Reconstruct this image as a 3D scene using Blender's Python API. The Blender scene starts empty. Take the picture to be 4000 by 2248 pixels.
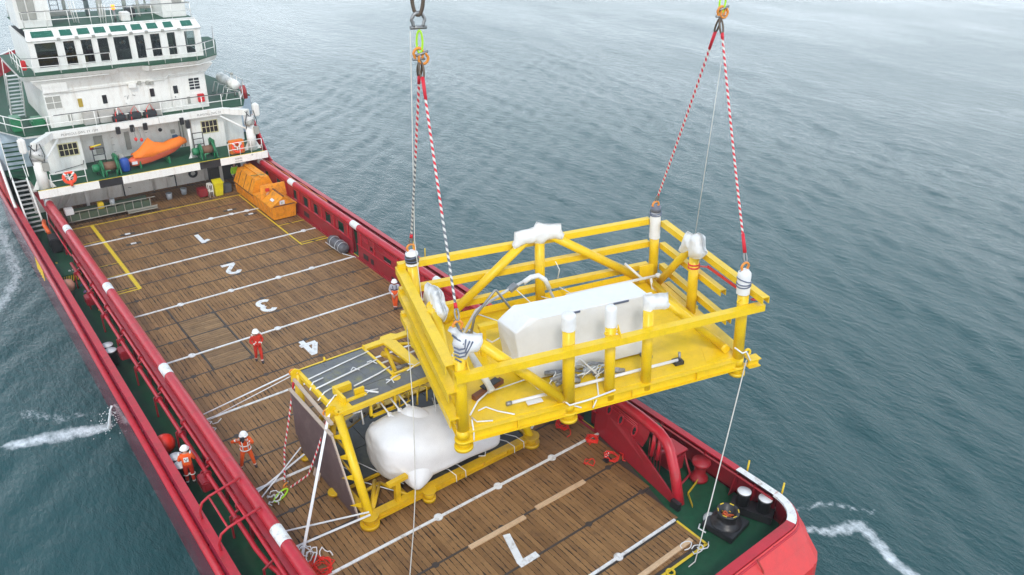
import bpy, bmesh, math, random
import numpy as np
from mathutils import Vector, Matrix, noise
random.seed(4)
scn = bpy.context.scene
COL = scn.collection
# ------------------------------------------------------------ camera, world, sun, exposure
CAM = Vector((-13.0468, -55.7757, 21.0642)); YAW, PIT, ROL = 0.687631, 0.487084, 0.032581; FPX = 3022.08
_f = Vector((math.sin(YAW)*math.cos(PIT), math.cos(YAW)*math.cos(PIT), -math.sin(PIT)))
_r0 = Vector((math.cos(YAW), -math.sin(YAW), 0)); _u0 = _r0.cross(_f)
_r = math.cos(ROL)*_r0 + math.sin(ROL)*_u0; _u = -math.sin(ROL)*_r0 + math.cos(ROL)*_u0
cd = bpy.data.cameras.new('camera'); cam = bpy.data.objects.new('camera', cd); COL.objects.link(cam)
M4 = Matrix(((_r.x, _u.x, -_f.x, CAM.x), (_r.y, _u.y, -_f.y, CAM.y), (_r.z, _u.z, -_f.z, CAM.z), (0, 0, 0, 1)))
cam.matrix_world = M4
cd.sensor_width = 36; cd.lens = FPX/4000*36; cd.clip_start = .5; cd.clip_end = 12000
scn.camera = cam
w = bpy.data.worlds.new('World'); scn.world = w; w.use_nodes = True
nt = w.node_tree; nt.nodes.clear()
SUN_EL, SUN_AZ = math.radians(48), math.radians(215)      # azimuth clockwise from +Y
def N(nt, t, **k):
    n = nt.nodes.new(t)
    for a, b in k.items():
        if a.startswith('i_'): n.inputs[a[2:].replace('_', ' ')].default_value = b
        else: setattr(n, a, b)
    return n
sky = N(nt, 'ShaderNodeTexSky', sky_type='NISHITA', sun_disc=False, sun_elevation=SUN_EL, sun_rotation=SUN_AZ, dust_density=3.0, air_density=1.2)
tc = N(nt, 'ShaderNodeTexCoord'); mp = N(nt, 'ShaderNodeMapping'); mp.inputs['Scale'].default_value = (1, 1, 2.2)
ns = N(nt, 'ShaderNodeTexNoise'); ns.inputs['Scale'].default_value = 2.6; ns.inputs['Detail'].default_value = 5
cr = N(nt, 'ShaderNodeMapRange'); cr.inputs[1].default_value = .35; cr.inputs[2].default_value = .65; cr.inputs[3].default_value = .62; cr.inputs[4].default_value = 1.0
mx = N(nt, 'ShaderNodeMix', data_type='RGBA'); mx.inputs[7].default_value = (8.7, 9.4, 10.0, 1)
bg = N(nt, 'ShaderNodeBackground'); bg.inputs['Strength'].default_value = .11
ow = N(nt, 'ShaderNodeOutputWorld')
L = nt.links.new
L(tc.outputs['Generated'], mp.inputs[0]); L(mp.outputs[0], ns.inputs['Vector']); L(ns.outputs[0], cr.inputs[0])
L(cr.outputs[0], mx.inputs[0]); L(sky.outputs[0], mx.inputs[6])
sz = N(nt, 'ShaderNodeSeparateXYZ'); L(tc.outputs['Generated'], sz.inputs[0])
hr = N(nt, 'ShaderNodeMapRange'); hr.inputs[1].default_value = 0; hr.inputs[2].default_value = .75; hr.inputs[3].default_value = 1; hr.inputs[4].default_value = 0; hr.interpolation_type = 'SMOOTHSTEP'; L(sz.outputs[2], hr.inputs[0])
hm = N(nt, 'ShaderNodeMix', data_type='RGBA', blend_type='MULTIPLY'); hm.inputs[0].default_value = 1; L(mx.outputs[2], hm.inputs[6]); hc = N(nt, 'ShaderNodeMix', data_type='RGBA'); hc.inputs[6].default_value = (.74, .88, 1.06, 1); hc.inputs[7].default_value = (2.9, 2.9, 2.88, 1); L(hr.outputs[0], hc.inputs[0]); L(hc.outputs[2], hm.inputs[7])   # overcast sky, brighter toward the horizon all round
L(hm.outputs[2], bg.inputs[0]); L(bg.outputs[0], ow.inputs[0])
sl = bpy.data.lights.new('sun', 'SUN'); sl.energy = 1.5; sl.angle = math.radians(10); sl.color = (1, .93, .83)
so = bpy.data.objects.new('sun', sl); COL.objects.link(so)
sd = Vector((math.sin(SUN_AZ)*math.cos(SUN_EL), math.cos(SUN_AZ)*math.cos(SUN_EL), math.sin(SUN_EL)))
so.rotation_euler = sd.to_track_quat('Z', 'Y').to_euler(); so.location = (-20, -60, 60)
scn.view_settings.view_transform = 'Standard'; scn.view_settings.look = 'None'
scn.view_settings.gamma = 1; scn.view_settings.use_curve_mapping = False
scn.view_settings.exposure = 0.0
# pixel of the 4000x2248 photo -> point on a world plane
def ray(u, v): return _r*((u-2000)/FPX) - _u*((v-1124)/FPX) + _f
def atZ(u, v, z=0.): d = ray(u, v); return CAM + d*((z-CAM.z)/d.z)
def atX(u, v, x): d = ray(u, v); return CAM + d*((x-CAM.x)/d.x)
def atY(u, v, y): d = ray(u, v); return CAM + d*((y-CAM.y)/d.y)
# ------------------------------------------------------------ materials
MATS = {}
def mat(name, col, rough=.5, metal=0., var=.12, scale=3., bump=0., bscale=20., spec=.5, dirt=None, dirtamt=.3, dscale=1.2, dstretch=None, stretch=None, coat=0., hue=None):
    if name in MATS: return MATS[name]
    m = bpy.data.materials.new(name); m.use_nodes = True; nt = m.node_tree; b = nt.nodes['Principled BSDF']; L = nt.links.new
    b.inputs['Roughness'].default_value = rough; b.inputs['Metallic'].default_value = metal
    b.inputs['Specular IOR Level'].default_value = spec; b.inputs['Coat Weight'].default_value = coat
    g = N(nt, 'ShaderNodeNewGeometry'); vec = g.outputs['Position']
    if stretch:
        mp = N(nt, 'ShaderNodeMapping'); mp.inputs['Scale'].default_value = stretch; L(vec, mp.inputs[0]); vec = mp.outputs[0]
    n = N(nt, 'ShaderNodeTexNoise'); n.inputs['Scale'].default_value = scale; n.inputs['Detail'].default_value = 6; n.inputs['Roughness'].default_value = .65; L(vec, n.inputs['Vector'])
    mr = N(nt, 'ShaderNodeMapRange'); mr.inputs[1].default_value = .25; mr.inputs[2].default_value = .75; mr.inputs[3].default_value = 1-var; mr.inputs[4].default_value = 1+var; L(n.outputs[0], mr.inputs[0])
    mu = N(nt, 'ShaderNodeMix', data_type='RGBA', blend_type='MULTIPLY'); mu.inputs[0].default_value = 1
    mu.inputs[6].default_value = (*col, 1); L(mr.outputs[0], mu.inputs[7]); out = mu.outputs[2]
    if dirt:
        n2 = N(nt, 'ShaderNodeTexNoise'); n2.inputs['Scale'].default_value = dscale; n2.inputs['Detail'].default_value = 8; n2.inputs['Roughness'].default_value = .75; 
        if dstretch: dm = N(nt, 'ShaderNodeMapping'); dm.inputs['Scale'].default_value = dstretch; L(g.outputs['Position'], dm.inputs[0]); L(dm.outputs[0], n2.inputs['Vector'])
        else: L(g.outputs['Position'], n2.inputs['Vector'])
        m2 = N(nt, 'ShaderNodeMapRange'); m2.inputs[1].default_value = .5; m2.inputs[2].default_value = .72; m2.inputs[3].default_value = 0; m2.inputs[4].default_value = dirtamt; L(n2.outputs[0], m2.inputs[0])
        mx = N(nt, 'ShaderNodeMix', data_type='RGBA'); mx.inputs[7].default_value = (*dirt, 1); L(m2.outputs[0], mx.inputs[0]); L(out, mx.inputs[6]); out = mx.outputs[2]
    L(out, b.inputs['Base Color'])
    rr = N(nt, 'ShaderNodeMapRange'); rr.inputs[3].default_value = max(.05, rough-.12); rr.inputs[4].default_value = min(1, rough+.12); L(n.outputs[0], rr.inputs[0]); L(rr.outputs[0], b.inputs['Roughness'])
    if bump:
        n3 = N(nt, 'ShaderNodeTexNoise'); n3.inputs['Scale'].default_value = bscale; n3.inputs['Detail'].default_value = 4; L(g.outputs['Position'], n3.inputs['Vector'])
        bp = N(nt, 'ShaderNodeBump'); bp.inputs['Strength'].default_value = bump; bp.inputs['Distance'].default_value = .03; L(n3.outputs[0], bp.inputs['Height']); L(bp.outputs[0], b.inputs['Normal'])
    MATS[name] = m; return m
RUST = (.16, .06, .025)
white = mat('white_paint', (.84, .82, .77), .4, dirt=(.42, .30, .19), dirtamt=.38, dscale=1.6, dstretch=(2.2, 2.2, .35), var=.05)
whitebar = mat('white_deck_paint', (.76, .76, .75), .5, dirt=(.26, .17, .09), dirtamt=.85, dscale=3.2, var=.08)
red = mat('ship_red_paint', (.47, .014, .028), .36, dirt=(.20, .03, .02), dirtamt=.6, dscale=1.4, bump=.15, bscale=9)
redin = mat('bulwark_red_paint', (.30, .012, .022), .4, dirt=(.12, .02, .02), dirtamt=.5, dscale=1.3)
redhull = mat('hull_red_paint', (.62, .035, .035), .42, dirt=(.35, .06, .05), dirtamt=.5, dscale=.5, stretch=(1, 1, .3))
antifoul = mat('dark_boot_topping', (.10, .035, .03), .5, dirt=(.03, .04, .03), dirtamt=.6)
green = mat('green_deck_paint', (.012, .075, .036), .6, spec=.22, dirt=(.05, .06, .04), dirtamt=.45, dscale=.7, var=.25, bump=.1, bscale=25)
greenm = mat('green_machinery_paint', (.02, .19, .075), .35, dirt=(.04, .05, .03), dirtamt=.5, dscale=4)
yellow = mat('yellow_paint', (.80, .53, .008), .36, var=.08, dirt=(.50, .30, .02), dirtamt=.35, dscale=1.8, bump=.04, bscale=14)
yellowd = mat('worn_yellow_paint', (.66, .40, .006), .45, var=.12, dirt=(.30, .14, .02), dirtamt=.5, dscale=1.6)
yline = mat('yellow_line_paint', (.74, .52, .02), .55, dirt=(.3, .18, .06), dirtamt=.55, dscale=3)
orange = mat('skip_orange_paint', (.80, .29, .008), .5, dirt=RUST, dirtamt=.75, dscale=2.2, var=.15)
rustm = mat('rusty_steel', (.16, .055, .025), .8, dirt=(.05, .03, .02), dirtamt=.6, var=.3)
black = mat('black_paint', (.018, .018, .02), .4, dirt=(.06, .05, .045), dirtamt=.4)
rubber = mat('black_rubber', (.02, .02, .022), .75, bump=.2)
steel = mat('grey_steel', (.28, .28, .28), .4, metal=.7, dirt=RUST, dirtamt=.3, dscale=5)
galv = mat('galvanised_wire', (.36, .35, .33), .5, metal=.4)
wrap = mat('white_shrink_wrap', (.72, .715, .715), .42, var=.04, bump=.5, bscale=1.6, dirt=(.6, .58, .52), dirtamt=.25, dscale=.8)
tapem = mat('dark_blue_grey_tape', (.10, .12, .18), .45)
canvas = mat('orange_canvas', (.90, .20, .012), .7, bump=.5, bscale=3.5, var=.1)
coral = mat('coral_boat_hull', (.82, .13, .055), .4)
blue = mat('blue_plastic', (.012, .06, .30), .4)
limem = mat('lime_paint', (.42, .75, .02), .4)
hiviz = mat('lime_jacket', (.45, .85, .02), .6)
orangehi = mat('orange_coverall', (.80, .105, .012), .8, var=.15, bump=.4, bscale=14)
redcov = mat('red_coverall', (.60, .028, .010), .8, var=.2, bump=.4, bscale=14)
refl = mat('reflective_tape', (.78, .78, .74), .5)
greycl = mat('pale_grey_cloth', (.46, .46, .54), .8, bump=.4, bscale=14)
navy = mat('navy_cloth', (.02, .025, .06), .8)
skin = mat('skin', (.50, .27, .19), .6)
boot = mat('dark_boots', (.03, .028, .032), .6)
helmet = mat('white_helmet', (.85, .85, .83), .3)
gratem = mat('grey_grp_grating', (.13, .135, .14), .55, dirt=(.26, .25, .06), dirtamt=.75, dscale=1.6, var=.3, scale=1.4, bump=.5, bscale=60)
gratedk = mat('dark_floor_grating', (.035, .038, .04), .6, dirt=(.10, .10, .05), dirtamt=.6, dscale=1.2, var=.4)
grpb = mat('brown_grp_panel', (.15, .105, .105), .5, dirt=(.30, .25, .22), dirtamt=.3, dscale=1.5)
beige = mat('beige_grp_edge', (.50, .40, .32), .7)
timberm = mat('pale_timber', (.62, .42, .25), .7, stretch=(2, 14, 14), var=.25, dirt=(.4, .22, .1), dirtamt=.5)
strapm = mat('white_webbing', (.74, .74, .74), .7)
ropew = mat('pale_rope', (.62, .60, .55), .8)
redrope = mat('red_rope', (.78, .03, .015), .7)
orshack = mat('orange_shackle_paint', (.75, .26, .03), .45, dirt=RUST, dirtamt=.5, dscale=9)
brownwire = mat('greased_wire', (.12, .085, .06), .5, metal=.3)
darkin = mat('dark_interior', (.03, .032, .033), .7)
palein = mat('pale_cabin_lining', (.42, .45, .36), .7)
louvre = mat('grey_louvre', (.36, .35, .31), .6)
greenwin = mat('green_tinted_skylight', (.02, .13, .085), .25)
blueshade = mat('white_in_blue_shade', (.50, .60, .68), .5)  # white wall with its bluish shade put into the base colour
stripm = mat('tarred_deck_strip', (.045, .036, .03), .6, dirt=(.12, .07, .04), dirtamt=.5, dscale=5)
clearpl = mat('crumpled_plastic_sheet', (.42, .44, .45), .25, bump=1.0, bscale=6, var=.3)
bundlem = mat('black_grey_plastic_wrap', (.10, .10, .11), .35, bump=1.0, bscale=5, var=.4)
debris = mat('grey_bundled_hose', (.27, .27, .28), .5, var=.4, scale=8, bump=.6)
pinkm = mat('pink_tape', (.8, .05, .12), .6)

def woodmat(name, lengthwise=True, base=((.125, .056, .017), (.37, .200, .078)), dark=.9):
    m = bpy.data.materials.new(name); m.use_nodes = True; nt = m.node_tree; b = nt.nodes['Principled BSDF']; L = nt.links.new
    g = N(nt, 'ShaderNodeNewGeometry'); sp = N(nt, 'ShaderNodeSeparateXYZ'); L(g.outputs['Position'], sp.inputs[0])
    def math_(op, a, bb):
        n = N(nt, 'ShaderNodeMath', operation=op)
        for i, v in enumerate((a, bb)):
            if v is None: continue
            if isinstance(v, (int, float)): n.inputs[i].default_value = v
            else: L(v, n.inputs[i])
        return n.outputs[0]
    X, Y = (sp.outputs[0], sp.outputs[1]) if lengthwise else (sp.outputs[1], sp.outputs[0])
    px = math_('DIVIDE', X, PLANK); ix = math_('FLOOR', px, None); fx = math_('FRACT', px, None)
    py = math_('DIVIDE', Y, BAY); iy = math_('FLOOR', py, None)
    cb = N(nt, 'ShaderNodeCombineXYZ'); L(ix, cb.inputs[0]); L(iy, cb.inputs[1])
    wn = N(nt, 'ShaderNodeTexWhiteNoise', noise_dimensions='3D'); L(cb.outputs[0], wn.inputs['Vector'])
    mp = N(nt, 'ShaderNodeMapping'); mp.inputs['Scale'].default_value = (9, 1.1, 1) if lengthwise else (1.1, 9, 1); L(g.outputs['Position'], mp.inputs[0])
    gr = N(nt, 'ShaderNodeTexNoise'); gr.inputs['Scale'].default_value = 2.2; gr.inputs['Detail'].default_value = 8; gr.inputs['Roughness'].default_value = .75; L(mp.outputs[0], gr.inputs['Vector'])
    big = N(nt, 'ShaderNodeTexNoise'); big.inputs['Scale'].default_value = .35; big.inputs['Detail'].default_value = 5; L(g.outputs['Position'], big.inputs['Vector'])
    a1 = math_('MULTIPLY', wn.outputs[0], .42); a2 = math_('MULTIPLY', gr.outputs[0], .75); a3 = math_('MULTIPLY', big.outputs[0], .75)
    s = math_('ADD', math_('ADD', a1, a2), a3); s = math_('SUBTRACT', s, .46)
    rp = N(nt, 'ShaderNodeMix', data_type='RGBA'); rp.clamp_factor = True
    rp.inputs[6].default_value = (*base[0], 1); rp.inputs[7].default_value = (*base[1], 1); L(s, rp.inputs[0])
    # tarred caulking that comes and goes along the seams
    ed = math_('ABSOLUTE', math_('SUBTRACT', fx, .5), None)
    cb2 = N(nt, 'ShaderNodeCombineXYZ'); L(math_('MULTIPLY', ix, .55), cb2.inputs[0]); L(math_('MULTIPLY', Y, 1.3), cb2.inputs[1])
    sn = N(nt, 'ShaderNodeTexNoise'); sn.inputs['Scale'].default_value = 1.0; sn.inputs['Detail'].default_value = 5; sn.inputs['Roughness'].default_value = .7; L(cb2.outputs[0], sn.inputs['Vector'])
    wd = math_('ADD', math_('MULTIPLY', sn.outputs[0], -1.3), 1.08)
    sm = N(nt, 'ShaderNodeMapRange'); sm.inputs[3].default_value = 0; sm.inputs[4].default_value = dark; L(ed, sm.inputs[0]); L(wd, sm.inputs[1]); L(math_('ADD', wd, .09), sm.inputs[2])
    mx = N(nt, 'ShaderNodeMix', data_type='RGBA'); mx.inputs[7].default_value = (.022, .014, .009, 1); L(sm.outputs[0], mx.inputs[0]); L(rp.outputs[2], mx.inputs[6])
    st = N(nt, 'ShaderNodeTexNoise'); st.inputs['Scale'].default_value = 1.3; st.inputs['Detail'].default_value = 9; st.inputs['Roughness'].default_value = .8; L(g.outputs['Position'], st.inputs['Vector'])
    s2 = N(nt, 'ShaderNodeMapRange'); s2.inputs[1].default_value = .52; s2.inputs[2].default_value = .70; s2.inputs[3].default_value = 0; s2.inputs[4].default_value = .7; L(st.outputs[0], s2.inputs[0])
    m2 = N(nt, 'ShaderNodeMix', data_type='RGBA'); m2.inputs[7].default_value = (.075, .040, .022, 1); L(s2.outputs[0], m2.inputs[0]); L(mx.outputs[2], m2.inputs[6])
    L(m2.outputs[2], b.inputs['Base Color']); b.inputs['Roughness'].default_value = .62; b.inputs['Specular IOR Level'].default_value = .35
    bp = N(nt, 'ShaderNodeBump'); bp.inputs['Strength'].default_value = .5; bp.inputs['Distance'].default_value = .02; L(gr.outputs[0], bp.inputs['Height']); L(bp.outputs[0], b.inputs['Normal'])
    return m
PLANK, BAY = .2, 1.797
wood = woodmat('weathered_deck_planks')
woodlt = woodmat('freshly_worn_planks', False, ((.15, .080, .032), (.37, .225, .105)), .6)
def stripe_mat(name, c1, c2, c3=None, zs=None, pitch=.22):
    """rope sleeve with a helical tape: uses the UV map the rope builder writes (u round, v metres along)"""
    m = bpy.data.materials.new(name); m.use_nodes = True; nt = m.node_tree; b = nt.nodes['Principled BSDF']; L = nt.links.new
    uv = N(nt, 'ShaderNodeUVMap'); sp = N(nt, 'ShaderNodeSeparateXYZ'); L(uv.outputs[0], sp.inputs[0])
    a = N(nt, 'ShaderNodeMath', operation='DIVIDE'); L(sp.outputs[1], a.inputs[0]); a.inputs[1].default_value = pitch
    c = N(nt, 'ShaderNodeMath', operation='ADD'); L(a.outputs[0], c.inputs[0]); L(sp.outputs[0], c.inputs[1])
    f = N(nt, 'ShaderNodeMath', operation='FRACT'); L(c.outputs[0], f.inputs[0])
    h = N(nt, 'ShaderNodeMath', operation='GREATER_THAN'); L(f.outputs[0], h.inputs[0]); h.inputs[1].default_value = .5
    mx = N(nt, 'ShaderNodeMix', data_type='RGBA'); L(h.outputs[0], mx.inputs[0]); mx.inputs[6].default_value = (*c1, 1); mx.inputs[7].default_value = (*c2, 1)
    if c3:
        g = N(nt, 'ShaderNodeMath', operation='GREATER_THAN'); L(sp.outputs[1], g.inputs[0]); g.inputs[1].default_value = zs
        m2 = N(nt, 'ShaderNodeMix', data_type='RGBA'); L(g.outputs[0], m2.inputs[0]); m2.inputs[6].default_value = (*c1, 1); m2.inputs[7].default_value = (*c3, 1); L(m2.outputs[2], mx.inputs[6])
    L(mx.outputs[2], b.inputs['Base Color']); b.inputs['Roughness'].default_value = .6
    return m
RD = (.62, .012, .03); GW = (.66, .64, .60); GR = (.13, .14, .16)
ropeRW = stripe_mat('red_and_white_sling', RD, GW)
ropeRG = stripe_mat('red_then_grey_sling', RD, GW, GR, 3.1)
ropeRG2 = stripe_mat('red_then_grey_sling_short', RD, GW, GR, 4.3)
glass = bpy.data.materials.new('window_glass'); glass.use_nodes = True
_n = glass.node_tree; _n.nodes.clear()
_a = N(_n, 'ShaderNodeBsdfTransparent'); _a.inputs[0].default_value = (.62, .68, .66, 1); _b = N(_n, 'ShaderNodeBsdfGlossy'); _b.inputs['Roughness'].default_value = .03
_c = N(_n, 'ShaderNodeFresnel'); _c.inputs[0].default_value = 1.5; _d = N(_n, 'ShaderNodeMixShader'); _e = N(_n, 'ShaderNodeOutputMaterial')
_n.links.new(_c.outputs[0], _d.inputs[0]); _n.links.new(_a.outputs[0], _d.inputs[1]); _n.links.new(_b.outputs[0], _d.inputs[2]); _n.links.new(_d.outputs[0], _e.inputs[0])
darkglass = mat('dark_window_glass', (.02, .022, .025), .08, spec=.6)
amberglass = mat('lit_amber_porthole_blind', (.42, .30, .05), .3)
_nt = wrap.node_tree; _b = _nt.nodes['Principled BSDF']; _g = N(_nt, 'ShaderNodeNewGeometry'); _x = N(_nt, 'ShaderNodeTexNoise', noise_type='RIDGED_MULTIFRACTAL'); _x.inputs['Scale'].default_value = 1.1; _x.inputs['Detail'].default_value = 5; _x.inputs['Distortion'].default_value = .9
_nt.links.new(_g.outputs['Position'], _x.inputs['Vector']); _bp = N(_nt, 'ShaderNodeBump'); _bp.inputs['Strength'].default_value = .55; _bp.inputs['Distance'].default_value = .07; _nt.links.new(_x.outputs[0], _bp.inputs['Height'])
_old = _b.inputs['Normal'].links[0].from_node; _nt.links.new(_bp.outputs[0], _old.inputs['Normal'])
# ------------------------------------------------------------ builders
ORI = {}
def thing(name, loc=(0, 0, 0), label=None, cat=None, group=None, kind=None):
    o = bpy.data.objects.new(name, None); o.empty_display_size = .3; COL.objects.link(o); o.location = loc; ORI[o.name] = Vector(loc)
    if kind: o['kind'] = kind
    else: o['label'] = label; o['category'] = cat
    if group: o['group'] = group
    return o
def tag(o, label, cat, group=None):
    o['label'] = label; o['category'] = cat
    if group: o['group'] = group
    return o
class MB:
    def __init__(s, tf=None): s.v = []; s.f = []; s.tf = tf; s.uv = None; s.smooth = []; s.mi = []
    def add(s, vs, fs, smooth=False, mi=0):
        o = len(s.v); s.v += [Vector(v) for v in vs]; s.f += [tuple(i+o for i in f) for f in fs]; s.smooth += [smooth]*len(fs); s.mi += [mi]*len(fs)
        return s
    def box(s, x0, x1, y0, y1, z0, z1, mi=0):
        return s.add([(x0, y0, z0), (x1, y0, z0), (x1, y1, z0), (x0, y1, z0), (x0, y0, z1), (x1, y0, z1), (x1, y1, z1), (x0, y1, z1)],
                     [(0, 3, 2, 1), (4, 5, 6, 7), (0, 1, 5, 4), (1, 2, 6, 5), (2, 3, 7, 6), (3, 0, 4, 7)], mi=mi)
    def bevbox(s, x0, x1, y0, y1, z0, z1, b=.03):
        bm = bmesh.new(); bmesh.ops.create_cube(bm, size=1)
        for v in bm.verts: v.co = Vector(((x0+x1)/2+v.co.x*(x1-x0), (y0+y1)/2+v.co.y*(y1-y0), (z0+z1)/2+v.co.z*(z1-z0)))
        bmesh.ops.bevel(bm, geom=bm.edges[:], offset=b, segments=2, affect='EDGES')
        bm.verts.index_update(); s.add([v.co.copy() for v in bm.verts], [tuple(v.index for v in f.verts) for f in bm.faces]); bm.free(); return s
    def beam(s, p, q, w, h, up=(0, 0, 1)):
        p, q = Vector(p), Vector(q); d = (q-p).normalized(); a = d.cross(Vector(up)); a = a.normalized() if a.length > 1e-6 else Vector((1, 0, 0)); b = a.cross(d)
        vs = [c + a*(i*w/2) + b*(j*h/2) for c in (p, q) for i, j in ((-1, -1), (1, -1), (1, 1), (-1, 1))]
        return s.add(vs, [(0, 1, 2, 3)[::-1], (4, 5, 6, 7), (0, 1, 5, 4), (1, 2, 6, 5), (2, 3, 7, 6), (3, 0, 4, 7)])
    def chan(s, p, q, w, h, t=.02, up=(0, 0, 1)):
        p, q = Vector(p), Vector(q); d = (q-p).normalized(); a = d.cross(Vector(up)).normalized(); b = a.cross(d)
        s.beam(p+b*(h/2-t/2), q+b*(h/2-t/2), w, t, b)
        for sg in (-1, 1): s.beam(p+a*sg*(w/2-t/2)-b*(t/2), q+a*sg*(w/2-t/2)-b*(t/2), t, h-t, b)
        return s
    def tube(s, pts, r, n=12, cap=True, r2=None, closed=False):
        pts = [Vector(p) for p in pts]; m = len(pts); rs = []
        if isinstance(r, (list, tuple)): rs = list(r)
        else: rs = [r + ((r2-r)*i/(m-1) if r2 is not None else 0) for i in range(m)]
        prev = None; vs = []
        for i, p in enumerate(pts):
            if closed: t = (pts[(i+1) % m]-pts[i-1])
            elif i == 0: t = pts[1]-p
            elif i == m-1: t = p-pts[-2]
            else: t = (pts[i+1]-p).normalized() + (p-pts[i-1]).normalized()
            t = t.normalized() if t.length > 1e-9 else Vector((0, 0, 1))
            if prev is None:
                a = t.cross(Vector((0, 0, 1)));
                if a.length < .05: a = t.cross(Vector((1, 0, 0)))
            else: a = prev - t*prev.dot(t)
            a.normalize(); prev = a; b = t.cross(a)
            vs += [p + (a*math.cos(2*math.pi*k/n)+b*math.sin(2*math.pi*k/n))*rs[i] for k in range(n)]
        fs = [(i*n+k, i*n+(k+1) % n, (i+1)*n+(k+1) % n, (i+1)*n+k) for i in range(m-1) for k in range(n)]
        if closed: fs += [((m-1)*n+k, (m-1)*n+(k+1) % n, (k+1) % n, k) for k in range(n)]
        s.add(vs, fs, True)
        if cap and not closed:
            o = len(s.v)-len(vs); s.f += [tuple(o+k for k in range(n))[::-1], tuple(o+(m-1)*n+k for k in range(n))]; s.smooth += [False]*2; s.mi += [0]*2
        return s
    def cyl(s, c, r, h, n=20, r2=None): c = Vector(c); return s.tube([c, c+Vector((0, 0, h))], r, n, r2=r if r2 is None else r2)
    def lathe(s, c, prof, n=24, ax='z'):
        c = Vector(c); vs = []
        for r, z in prof:
            for k in range(n):
                a = 2*math.pi*k/n; x, y = r*math.cos(a), r*math.sin(a)
                vs.append(c + (Vector((x, y, z)) if ax == 'z' else Vector((z, x, y)) if ax == 'x' else Vector((x, z, -y))))
        m = len(prof); return s.add(vs, [(i*n+k, i*n+(k+1) % n, (i+1)*n+(k+1) % n, (i+1)*n+k) for i in range(m-1) for k in range(n)], True)
    def prism(s, poly, d):
        """poly: list of 3D points (planar), extruded by vector d"""
        d = Vector(d); n = len(poly); vs = [Vector(p) for p in poly]; vs += [p+d for p in vs]
        return s.add(vs, [tuple(range(n))[::-1], tuple(range(n, 2*n))] + [(i, (i+1) % n, n+(i+1) % n, n+i) for i in range(n)])
    def torus(s, c, R, r, axis=(0, 0, 1), n=24, m=8):
        c = Vector(c); q = Vector(axis).normalized().to_track_quat('Z', 'Y')
        return s.tube([c + q @ Vector((R*math.cos(2*math.pi*k/n), R*math.sin(2*math.pi*k/n), 0)) for k in range(n)], r, m, closed=True)
    def build(s, name, m, parent=None, stuff=False, label=None):
        vs = [s.tf(v) for v in s.v] if s.tf else s.v
        o0 = ORI.get(parent.name if parent else '', None)
        p = parent
        while p is not None and o0 is None: p = p.parent; o0 = ORI.get(p.name, None) if p else None
        o0 = o0 or Vector((0, 0, 0))
        me = bpy.data.meshes.new(name); me.from_pydata([tuple(v-o0) for v in vs], [], s.f)
        for mm in (m if isinstance(m, (list, tuple)) else [m]): me.materials.append(mm)
        me.polygons.foreach_set('use_smooth', s.smooth); me.polygons.foreach_set('material_index', s.mi)
        if s.uv:
            ul = me.uv_layers.new(name='uv')
            for lp in me.loops: ul.data[lp.index].uv = s.uv[lp.vertex_index]
        me.update(); ob = bpy.data.objects.new(name, me); COL.objects.link(ob)
        if parent: ob.parent = parent
        if stuff: ob['kind'] = 'stuff'
        if label: ob['label'] = label
        return ob
def share(src, parent, loc, rot=None, name=None):
    o = src.copy(); COL.objects.link(o); o.parent = parent; o.location = loc
    if rot: o.rotation_euler = rot
    return o
def arc(c, r, a0, a1, n, f=lambda x, y: Vector((x, y, 0))):
    return [Vector(c) + f(r*math.cos(a0+(a1-a0)*i/n), r*math.sin(a0+(a1-a0)*i/n)) for i in range(n+1)]
def text(s, size, org, right, up, m, parent, name='lettering', th=.006, bold=0., xs=1.):
    cu = bpy.data.curves.new('t', 'FONT'); cu.body = s; cu.size = size; cu.extrude = th; cu.offset = bold; cu.resolution_u = 3
    tmp = bpy.data.objects.new('t', cu); COL.objects.link(tmp); dg = bpy.context.evaluated_depsgraph_get()
    me = bpy.data.meshes.new_from_object(tmp.evaluated_get(dg)); bpy.data.objects.remove(tmp)
    r, u = Vector(right).normalized(), Vector(up).normalized(); nrm = r.cross(u); org = Vector(org)
    mb = MB(); mb.add([org + r*v.co.x*xs + u*v.co.y + nrm*v.co.z for v in me.vertices], [tuple(p.vertices) for p in me.polygons])
    return mb.build(name, m, parent)
def railing(pts, h, parent, m, name='railing', post=1.4, r=.03, mid=1, top=None):
    mb = MB(); pts = [Vector(p) for p in pts]
    for i in range(len(pts)-1):
        a, b = pts[i], pts[i+1]; n = max(1, round((b-a).length/post))
        for k in range(n + (1 if i == len(pts)-2 else 0)):
            p = a.lerp(b, k/n); mb.tube([p, p+Vector((0, 0, h))], r, 6)
    for j in range(mid+1):
        z = h*(1 - j/(mid+1)); mb.tube([p+Vector((0, 0, z)) for p in pts], r, 6)
    return mb.build(name, m, parent)

# ------------------------------------------------------------ sea air
hz = MB().box(-700, 900, -400, 1100, -3.9, 40).build('haze', None, None); hz.data.materials.clear()
hm_ = bpy.data.materials.new('sea_air'); hm_.use_nodes = True; hn = hm_.node_tree; hn.nodes.clear(); ho = N(hn, 'ShaderNodeOutputMaterial'); hv = N(hn, 'ShaderNodeVolumePrincipled')
hv.inputs['Color'].default_value = (.93, .96, 1, 1); hv.inputs['Density'].default_value = .0006; hv.inputs['Anisotropy'].default_value = .3; hn.links.new(hv.outputs[0], ho.inputs['Volume']); hz.data.materials.append(hm_); hz['kind'] = 'stuff'
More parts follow.
